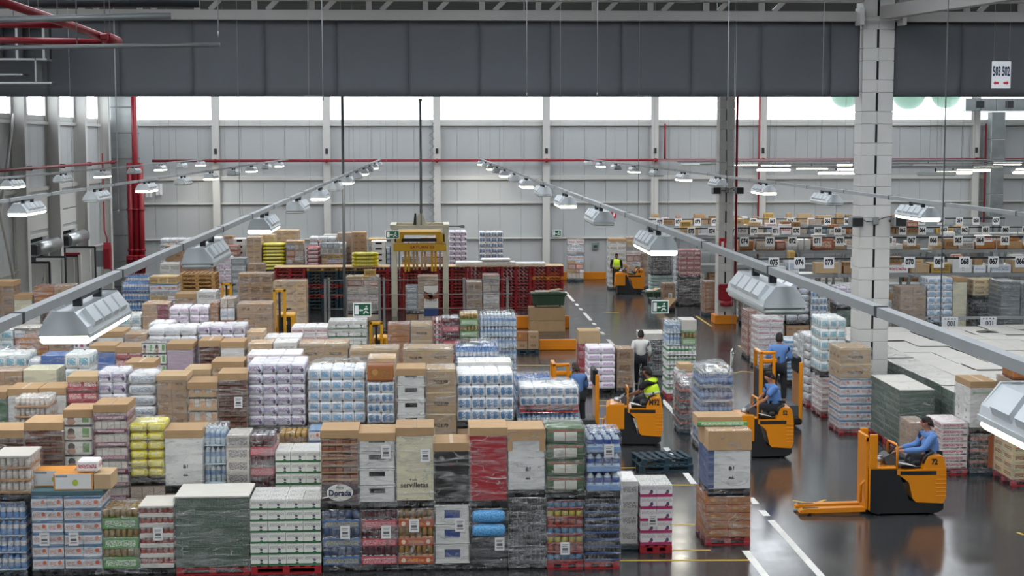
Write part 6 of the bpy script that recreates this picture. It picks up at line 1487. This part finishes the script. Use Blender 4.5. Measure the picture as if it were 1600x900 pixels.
# ------------------------------------------------------------------ trucks
mat('truck_orange', 'dc880e', rough=.35, coat=.3, vary=0); mat('truck_black', '1d1e21', rough=.5, vary=0); mat('truck_grey', '4a4e52', rough=.5, vary=0); mat('steel_bright', 'b9bcbe', rough=.35, metal=.7, vary=0); mat('paper', 'e6e6e2', rough=.6, vary=0)
def truck(label, x, y, rz, num, forks=True, L=1.58, W=.82, nsize=.15, front_box=False, sub=''):
    r = thing('pallet_truck', label, 'pallet truck', (x, y, 0), rz)
    b = MB(); b.prism([(.06, .08), (.06, .95), (.62, .93), (.74, .6), (.86, .3), (1.5, .24), (1.56, .3), (1.57, .12), (1.45, .05), (.2, .04)], 0.0, W, 'truck_black'); b.build('chassis', r)
    for yy_ in (0, W / 2 + .005):
        b = MB(); y0, y1 = (yy_ - .012, yy_ + W / 2 - .005) if yy_ == 0 else (yy_, W + .012)
        b.prism([(.6, .84), (.6, .93), (1.1, .93), (1.15, .95), (1.6, .95), (1.605, .75), (1.6, .35), (1.55, .24), (1.0, .27), (.93, .34), (.84, .68), (.66, .82)], y0, y1, 'truck_orange')
        b.build('body_shell', r)
    b = MB(); b.box(.66, 1.4, -.018, -.011, .83, .91, 'truck_black'); b.build('side_stripe', r)
    b = MB()
    for k in range(6): b.box(1.4, 1.612, -.02, W + .02, .38 + k * .085, .40 + k * .085, 'truck_orange', c=.006)
    b.build('vent_rib', r)
    b = MB(); b.prism([(1.12, .95), (1.2, 1.14), (1.28, 1.2), (1.52, 1.21), (1.56, 1.15), (1.6, .95)], .0, W, 'truck_orange'); bk = b.build('backrest', r)
    b = MB(); b.tube([(1.14, .06, 1.05), (1.22, .06, 1.22), (1.34, .06, 1.27), (1.34, W - .06, 1.27), (1.22, W - .06, 1.22)], .03, 'truck_black'); b.build('back_pad', r)
    text('number', num, nsize, 'ink', bk, (1.36, -.006, 1.09), sx=.85, bold=.006)
    b = MB(); b.box(.08, .62, .02, W - .02, .935, .99, 'truck_orange', c=.02); b.build('front_cover', r)
    b = MB(); b.box(.7, 1.12, .1, W - .1, .94, .99, 'truck_black', c=.02); b.box(.95, 1.15, .15, W - .15, .97, 1.1, 'truck_black', c=.04); b.build('seat', r)
    b = MB(); b.prism([(.45, .97), (.62, .97), (.66, 1.12), (.5, 1.22), (.38, 1.15)], .2, W - .2, 'truck_grey'); b.tube([(.5, .3, 1.2), (.62, .3, 1.33), (.62, .55, 1.33)], .022, 'truck_black'); b.build('steering_console', r)
    b = MB(); b.bar((.68, .1, 1.06), (.95, .2, .995), .25, .012, 'paper'); b.build('clipboard_sheet', r)
    b = MB(); b.tube([(.6, .03, .9), (.6, .03, 1.4), (.6, .1, 1.44), (.56, W - .3, 1.44), (.56, W - .24, 1.38), (.56, W - .24, .95)], .024, 'truck_orange'); b.build('handle_frame', r)
    b = MB()
    if forks: b.box(-.02, .04, .1, W - .1, .1, 1.62, 'truck_orange', c=.01); b.box(.04, .2, .02, .09, .1, 1.66, 'truck_orange', c=.01); b.box(.04, .2, W - .09, W - .02, .1, 1.66, 'truck_orange', c=.01); b.box(-.05, .2, .1, .14, 1.5, 1.58, 'truck_orange')
    else: b.prism([(-.02, .42), (-.02, .96), (.1, 1.03), (.5, 1.03), (.5, .42)], -.015, W + .015, 'truck_orange')
    b.build('load_guard' if forks else 'front_housing', r)
    b = MB(); b.tube([(-.1, .15, .25), (-.1, .15, .6), (-.03, .15, .7)], .03, 'truck_orange'); b.tube([(.2, .3, 1.12), (.38, .3, 1.08)], .05, 'steel_bright', n=10); b.tube([(.22, .4, 1.14), (.5, .4, 1.14)], .018, 'steel_bright'); b.build('lift_link', r)
    for yy_ in (.12, W - .3):
        if not forks: break
        b = MB(); b.prism([(-1.35, .05), (-1.33, .1), (-1.2, .13), (0, .15), (0, .06), (-1.3, .04)], yy_, yy_ + .18, 'truck_orange'); f = b.build('fork', r)
        b = MB(); b.box(-1.28, -.95, yy_ + .05, yy_ + .13, .13, .136, 'truck_black'); b.build('roller_slot', f)
        b = MB(); b.tube([(-1.12, yy_ + .04, .045), (-1.12, yy_ + .14, .045)], .04, 'rubber', n=10); b.build('fork_wheel', f)
    for xw in (.25, 1.35):
        b = MB(); b.tube([(xw, .08, .09), (xw, .2, .09)], .09, 'rubber', n=14); b.tube([(xw, W - .2, .09), (xw, W - .08, .09)], .09, 'rubber', n=14); b.build('wheel', r)
    if not forks: r.scale = (.86, 1, 1)
    if sub: text('small_print', sub, .04, 'ink', bk, (1.36, -.006, 1.0), sx=1)
    return r
def XY(px, D): return P(px, 700, D).x
truck('orange pallet truck number 72 with lowered forks in the right foreground', XY(1357, 30.7), 30.7, 0, '72')
truck('orange pallet truck M92 in the middle of the aisle', XY(948, 38.3), 38.3, -.12, 'M92', forks=False, nsize=.2)
truck('orange pallet truck 52 behind the brown carton top', XY(1150, 36.5), 36.5, 0, '52', forks=False)
truck('distant orange reach truck near the far wall', XY(962, 76.3), 76.3, 0, 'M11', forks=False)
def stand_truck(label, px0, px1, D, yt, rz=0, M='truck_orange', ph=.3):
    x0 = XY(px0, D); x1 = XY(px1, D); w = x1 - x0; zt = P((px0 + px1) / 2, yt, D).z
    r = thing('stand_on_truck', label, 'pallet truck', (x0, D, 0), rz)
    b = MB(); b.box(0, w, 0, .8, .06, .3, 'truck_black', c=.05); b.box(w * .45, w * .95, .03, .77, .3, ph + .03, 'truck_grey'); b.build('platform', r)
    b = MB(); b.box(.0, w * .42, .05, .75, .3, zt - .45, 'truck_black', c=.04); b.build('battery_case', r)
    b = MB(); b.box(.0, .1, .0, .08, .3, zt, M, c=.015); b.box(.0, .1, .72, .8, .3, zt, M, c=.015); b.box(w * .3, w * .3 + .08, .0, .08, .3, zt - .02, M, c=.015); b.box(0, w * .38, 0, .1, zt - .08, zt, M, c=.02); b.box(0, .1, 0, .8, zt - .08, zt, M, c=.02); b.box(.0, w * .42, .02, .1, zt - .32, zt - .2, M, c=.03); b.build('guard_frame', r)
    b = MB(); b.box(w - .1, w, .0, .8, .2, zt - .3, M, c=.02); b.build('rear_post', r)
    b = MB(); b.box(w - .16, w - .03, .05, .75, zt - .6, zt - .15, 'truck_black', c=.05); b.build('back_pad', r)
    b = MB(); b.tube([(w * .4, .2, zt - .3), (w * .5, .3, zt - .2), (w * .5, .55, zt - .2)], .025, 'truck_black'); b.build('tiller', r)
    for yy_ in (.1, .52): b = MB(); b.prism([(-1.2, .05), (-1.1, .12), (0, .14), (0, .05)], yy_, yy_ + .17, M); b.build('fork', r)
    for xw in (.2, w - .25): b = MB(); b.tube([(xw, .06, .08), (xw, .18, .08)], .08, 'rubber', n=12); b.tube([(xw, .62, .08), (xw, .74, .08)], .08, 'rubber', n=12); b.build('wheel', r)
    return r
stand_truck('orange stand-on truck carrying the man left of M92', 863, 936, 40.0, 568)
stand_truck('orange stand-on truck behind truck 52 in the right aisle', 1185, 1253, 40.4, 549, ph=.55)
mat('yale_yellow', 'dba012', rough=.45, vary=0)
def stacker(label, px0, px1, D, yt, yb_):
    x0 = XY(px0, D); w = XY(px1, D) - x0; zt = P(px0, yt, D).z; zm = P(px0, yb_, D).z
    r = thing('stacker_truck', label, 'stacker', (x0, D, 0))
    b = MB(); b.box(0, .08, 0, .1, .1, zt, 'yale_yellow', c=.01); b.box(.3, .38, 0, .1, .1, zt, 'yale_yellow', c=.01); b.box(0, .38, 0, .1, zt - .08, zt, 'yale_yellow', c=.01); b.box(.16, .22, .02, .08, .2, zt, 'truck_black'); b.build('mast', r)
    b = MB(); b.box(.1, w, .12, .8, .08, zm, 'yale_yellow', c=.03); b.build('body', r)
    b = MB(); b.box(.2, w - .1, .1, .118, zm - .7, zm - .08, 'truck_black'); pn = b.build('back_panel', r)
    b = MB(); b.box(.3, w - .2, .09, .098, zm - .3, zm - .2, 'paper'); b.build('sticker', pn)
    b = MB(); b.tube([(.2, .15, .1), (.2, .3, .1)], .1, 'rubber', n=12); b.tube([(w - .2, .15, .1), (w - .2, .3, .1)], .1, 'rubber', n=12); b.build('wheel', r)
    b = MB(); b.tube([(.3, .3, zm), (.4, .2, zm + .15), (.5, .2, zm + .15)], .03, 'truck_black'); b.build('tiller', r)
    return r
stacker('yellow mast stacker standing among the goods left of centre', 430, 462, 46.2, 452, 492)
stacker('small yellow stacker behind the wooden pallets', 350, 362, 56.5, 442, 452)
stacker('orange and black stacker half hidden below the exit sign', 579, 606, 43.8, 503, 528)
# ------------------------------------------------------------------ people
mat('skin', 'b07d64', rough=.6, vary=0); mat('skin_dark', '8d6150', rough=.6, vary=0); mat('hair_dark', '1f1a18', rough=.8, vary=0); mat('hair_brown', '3c2c24', rough=.8, vary=0)
mat('shirt_blue', '5b82bd', rough=.8, noise=.05, nscale=8, vary=0); mat('shirt_white', 'd6d6d4', rough=.8, vary=0); mat('shirt_black', '1c1c22', rough=.85, vary=0); mat('trousers', '20242c', rough=.85, vary=0); mat('hivis', 'c3e61e', rough=.6, vary=0); mat('reflective', 'b9bcb4', rough=.4, vary=0); mat('shoe', '15151a', rough=.6, vary=0); mat('lips', '8f4a44', rough=.6, vary=0)
def skin_obj(name, parent, verts, edges, radii, M, sub=2, root=0):
    me = bpy.data.meshes.new(name); me.from_pydata([tuple(v) for v in verts], edges, []); me.materials.append(MATS[M])
    o = bpy.data.objects.new(name, me); COL.objects.link(o); o.parent = parent
    radii = [q * 1.14 if q > .03 and name != 'body' else q for q in radii]
    md = o.modifiers.new('skin', 'SKIN'); md.use_smooth_shade = True; md.branch_smoothing = .3
    if not me.skin_vertices: raise RuntimeError('no skin layer')
    for i, rr in enumerate(radii): me.skin_vertices[0].data[i].radius = rr if isinstance(rr, tuple) else (rr, rr)
    for i in range(len(verts)): me.skin_vertices[0].data[i].use_root = (i == root)
    s = o.modifiers.new('sub', 'SUBSURF'); s.levels = sub; s.render_levels = sub
    return o
def person(label, loc, rz, J, shirt, trous, hair='hair_dark', skin='skin', sleeve='long', vest=False, scale=1.0):
    """J: joints in metres, facing -x; keys pel, che, nek, hd, sh, el, wr, hip, kn, an (pairs left, right)"""
    r = thing('person', label, 'person', loc, rz); r.scale = (scale,) * 3
    V = []; E_ = []; R_ = []
    def add(p, rad, to=None):
        V.append(Vector(p)); R_.append(rad)
        if to is not None: E_.append((to, len(V) - 1))
        return len(V) - 1
    pel = add(J['pel'], .1); wa = add(Vector(J['pel']).lerp(Vector(J['che']), .5), .09, pel); che = add(J['che'], .1, wa); nb = add(Vector(J['che']).lerp(Vector(J['nek']), .55), .06, che); nek = add(J['nek'], .055, nb)
    hd = Vector(J['hd']); f = Vector(J.get('face', (-1, 0, 0))).normalized(); up = (hd - Vector(J['nek'])).normalized(); sd = up.cross(f).normalized()
    jaw = add(hd + f * .02 - up * .075, .068, nek); h1 = add(hd, .108, jaw); h2 = add(hd + up * .06, .1, h1)
    add(hd + f * .108 - up * .02, .014, h1)
    for s in (-1, 1): add(hd + sd * s * .088 - up * .01, .018, h1)
    for s in (0, 1):
        sg = -1 if s == 0 else 1
        a = add(Vector(J['sh'][s]) * .85 + Vector(J['che']) * .15, .03, nb); e = add(J['el'][s], .036, a); w = add(J['wr'][s], .028, e)
        d = (Vector(J['wr'][s]) - Vector(J['el'][s])).normalized(); pl_ = Vector(J['wr'][s]) + d * .06; p_ = add(pl_, .034, w)
        side = d.cross(Vector((0, 0, 1))); side = side.normalized() if side.length > .1 else Vector((0, 1, 0)); dn = Vector((0, 0, -1)) if abs(d.z) < .8 else Vector((-1, 0, 0))
        for k, (off, ln) in enumerate(((-.028, .062), (-.01, .074), (.01, .07), (.028, .055))):
            q = add(pl_ + d * .035 + side * off, .0095, p_); q2 = add(pl_ + d * (.035 + ln * .55) + side * off + dn * .012, .009, q); add(pl_ + d * (.035 + ln * .8) + side * off + dn * .038, .008, q2)
        t = add(pl_ + side * -sg * .035 + d * -.01, .011, p_); add(pl_ + side * -sg * .05 + d * .03 + dn * .015, .009, t)
    for s in (0, 1):
        a = add(J['hip'][s], .07, pel); k_ = add(J['kn'][s], .045, a); n_ = add(J['an'][s], .036, k_); add(Vector(J['an'][s]) + Vector(J.get('toe', (-.16, 0, -.05))), .034, n_)
    skin_obj('body', r, V, E_, R_, skin, 2)
    # shirt
    V = []; E_ = []; R_ = []
    pel = add(Vector(J['pel']) + Vector((0, 0, -.02)), .15); wa = add(Vector(J['pel']).lerp(Vector(J['che']), .5), .145, pel); che = add(J['che'], .18, wa); nb = add(Vector(J['che']).lerp(Vector(J['nek']), .55), .12, che); add(Vector(J['che']).lerp(Vector(J['nek']), .85), .07, nb)
    for s in (0, 1):
        a = add(J['sh'][s], .085, nb); e0 = Vector(J['sh'][s]); e1 = Vector(J['el'][s]); w1 = Vector(J['wr'][s])
        if sleeve == 'long': e = add(e1, .058, a); add(e1.lerp(w1, .85), .044, e)
        else: add(e0.lerp(e1, .75), .064, a)
    sh = skin_obj('shirt', r, V, E_, R_, shirt, 2)
    if vest:
        V = []; E_ = []; R_ = []
        p0 = add(Vector(J['pel']) + Vector((0, 0, -.02)), .175); w0 = add(Vector(J['pel']).lerp(Vector(J['che']), .5), .17, p0); c0 = add(J['che'], .188, w0); n0 = add(Vector(J['che']).lerp(Vector(J['nek']), .6), .112, c0)
        for s in (0, 1): add(Vector(J['che']).lerp(Vector(J['sh'][s]), .75) + Vector((0, 0, .03)), .082, n0)
        skin_obj('safety_vest', r, V, E_, R_, 'hivis', 2)
        b = MB(); c = Vector(J['pel']).lerp(Vector(J['che']), .45); n = 20; ax = (Vector(J['che']) - Vector(J['pel'])).normalized()
        u = ax.cross(Vector((0, 1, 0))).normalized(); v = ax.cross(u).normalized()
        for z in (-.03, .03):
            for k in range(n): t = 2 * PI * k / n; b.v.append(tuple(c + ax * z + u * math.cos(t) * .187 + v * math.sin(t) * .187))
        for k in range(n): b.face((k, (k + 1) % n, n + (k + 1) % n, n + k), 'reflective', None, True)
        st = b.build('reflective_band', r); md = st.modifiers.new('t', 'SOLIDIFY'); md.thickness = .006
    V = []; E_ = []; R_ = []
    pel = add(Vector(J['pel']) + Vector((0, 0, -.03)), .145)
    for s in (0, 1):
        a = add(J['hip'][s], .105, pel); k_ = add(J['kn'][s], .072, a); add(Vector(J['kn'][s]).lerp(Vector(J['an'][s]), .93), .056, k_)
    skin_obj('trousers', r, V, E_, R_, trous, 2)
    for s in (0, 1):
        an = Vector(J['an'][s]); b = MB(); b.box(an.x - .2, an.x + .07, an.y - .048, an.y + .048, an.z - .085, an.z + .0, 'shoe', c=.03, smooth=True); b.build('shoe', r)
    # hair cap
    b = MB(); n = 14; c = hd + up * .03 - f * .018
    for j in range(7):
        a = PI * .5 * j / 6
        for k in range(n):
            t = 2 * PI * k / n; rr = .106 * math.cos(a) ** .6 if j < 6 else .004
            drop = (-.1 * max(0, -math.cos(t)) - .05 * abs(math.sin(t)) - .01) * (1 - j / 6) ** 1.5 + .02 * max(0, math.cos(t)) * (1 - j / 6)
            b.v.append(tuple(c + f * math.cos(t) * rr * 1.0 + sd * math.sin(t) * rr * .9 + up * (.1 * math.sin(a) + drop)))
    for j in range(6):
        for k in range(n): b.face((j * n + k, j * n + (k + 1) % n, (j + 1) * n + (k + 1) % n, (j + 1) * n + k), hair, None, True)
    b.face(tuple(6 * n + k for k in range(n)), hair)
    ho = b.build('hair', r); md = ho.modifiers.new('t', 'SOLIDIFY'); md.thickness = .012
    b = MB()
    for s in (-1, 1):
        q = hd + f * .086 + sd * s * .033 + up * .012; b.box(q.x - .012, q.x + .012, q.y - .014, q.y + .014, q.z - .006, q.z + .006, 'hair_dark', c=.004)
    b.build('eyes', r)
    b = MB(); q = hd + f * .088 - up * .062; b.box(q.x - .01, q.x + .01, q.y - .024, q.y + .024, q.z - .005, q.z + .005, 'lips', c=.003); b.build('mouth', r)
    return r
def sit(lean=.0, reach=.5, hz=.12, turn=0):
    return dict(pel=(0, 0, 0), che=(-.03 - lean * .6, 0, .36), nek=(-.05 - lean, 0, .53), hd=(-.08 - lean * 1.15, 0, .66), face=(-1, turn, -.15),
                sh=((-.03 - lean * .8, -.185, .44), (-.03 - lean * .8, .185, .44)), el=((-.22 - lean, -.25, .2), (-.2 - lean, .24, .2)), wr=((-reach, -.16, hz), (-reach + .06, .12, hz)),
                hip=((0, -.1, -.02), (0, .1, -.02)), kn=((-.4, -.13, .02), (-.4, .13, .02)), an=((-.42, -.12, -.36), (-.42, .12, -.36)))
def stand(el1=(.08, -.27, 1.13), wr1=(-.1, -.26, .95), el2=(.05, .27, 1.13), wr2=(-.1, .26, .93), step=.1, lean=0.0, face=(-1, 0, 0)):
    return dict(pel=(0, 0, .95), che=(-.02 - lean * .5, 0, 1.28), nek=(-.02 - lean, 0, 1.48), hd=(-.05 - lean * 1.2, 0, 1.62), face=face, sh=((-lean * .8, -.19, 1.41), (-lean * .8, .19, 1.41)),
                el=(el1, el2), wr=(wr1, wr2), hip=((0, -.1, .9), (0, .1, .9)), kn=((-.04 - step * .5, -.12, .5), (-.0 + step * .3, .12, .5)), an=((-step, -.12, .085), (step, .12, .085)))
# driver of 72
X72 = XY(1357, 30.7)
person('person in blue shirt and glasses driving truck 72', (X72 + 1.43, 31.12, 1.1), 0, sit(.02, .66, .16), 'shirt_blue', 'trousers', scale=1.08)
g = [o for o in COL.objects if o.get('label') == 'person in blue shirt and glasses driving truck 72'][0]
b = MB(); b.box(-.215, -.2, -.07, .07, .665, .69, 'red_paint', c=.004); b.box(-.2, -.08, -.098, -.09, .675, .685, 'red_paint'); b.build('glasses', g)
b = MB(); b.tube([(-.5, -.17, .15), (-.53, -.165, .145)], .036, 'red_paint', n=10); b.build('wristband', g)
XM = XY(948, 38.3)
person('person in yellow safety vest driving truck M92', (XM + 1.22, 38.7, 1.06), -.6, sit(.08, .6, .08), 'shirt_black', 'trousers', scale=1.08, sleeve='short', vest=True, skin='skin_dark')
X5 = XY(1150, 36.5)
person('person in light blue short sleeved shirt driving truck 52', (X5 + 1.02, 36.9, 1.18), 0, sit(.05, .5, .05, -.2), 'shirt_blue', 'trousers', sleeve='short', scale=1.1)
person('person in blue sweater standing on the truck behind number 52', (XY(1216, 40.8), 40.85, .58), -PI / 2 - .2, stand(lean=.03, wr1=(-.32, -.2, 1.02), wr2=(-.32, .2, 1.02)), 'shirt_blue', 'trousers', scale=1.08)
person('person in blue sweater seen from behind on the truck left of M92', (XY(902, 40.4), 40.3, .04), -PI / 2 + .55, stand(lean=.05, wr1=(-.2, -.3, .95), wr2=(-.3, .22, 1.05)), 'shirt_blue', 'trousers', hair='hair_brown', scale=1.0)
q = PF(1001, 606)
person('person in white shirt and dark trousers walking in the centre aisle', (q.x, q.y, 0), -PI / 2 - .1, stand(step=.13), 'shirt_white', 'trousers', scale=1.02)
XF = XY(962, 76.3)
person('person in yellow vest riding the distant reach truck', (XF + .1, 77.2, .2), -PI / 2 + PI, stand(step=.02), 'shirt_black', 'trousers', vest=True, skin='skin_dark')
q = P(131, 440, 63)
person('person in yellow vest half hidden near the trailer doors', (q.x, 63.2, 0), PI / 2 + .3, stand(), 'shirt_black', 'trousers', vest=True, skin='skin_dark', scale=1.02)
# ------------------------------------------------------------------ light, sky, camera
W = bpy.data.worlds.new('overcast_sky'); SC.world = W; W.use_nodes = True
W.node_tree.nodes['Background'].inputs[0].default_value = (.88, .94, 1, 1); W.node_tree.nodes['Background'].inputs[1].default_value = 5
# sky light through the window strip
cam = bpy.data.cameras.new('camera'); cam.sensor_width = 36; cam.lens = F * 36 / 1600; cam.clip_end = 400; cam.clip_start = .1
co = bpy.data.objects.new('camera', cam); COL.objects.link(co)
co.matrix_world = Matrix(((_X.x, _X.y, _X.z, 0), (_Y.x, _Y.y, _Y.z, 0), (_Z.x, _Z.y, _Z.z, H), (0, 0, 0, 1)))
SC.camera = co
SC.view_settings.view_transform = 'Standard'; SC.view_settings.look = 'None'; SC.view_settings.gamma = 1; SC.view_settings.use_curve_mapping = False
SC.view_settings.exposure = -0.13
print('OBJECTS', len(COL.objects), 'LOADS', NL[0])
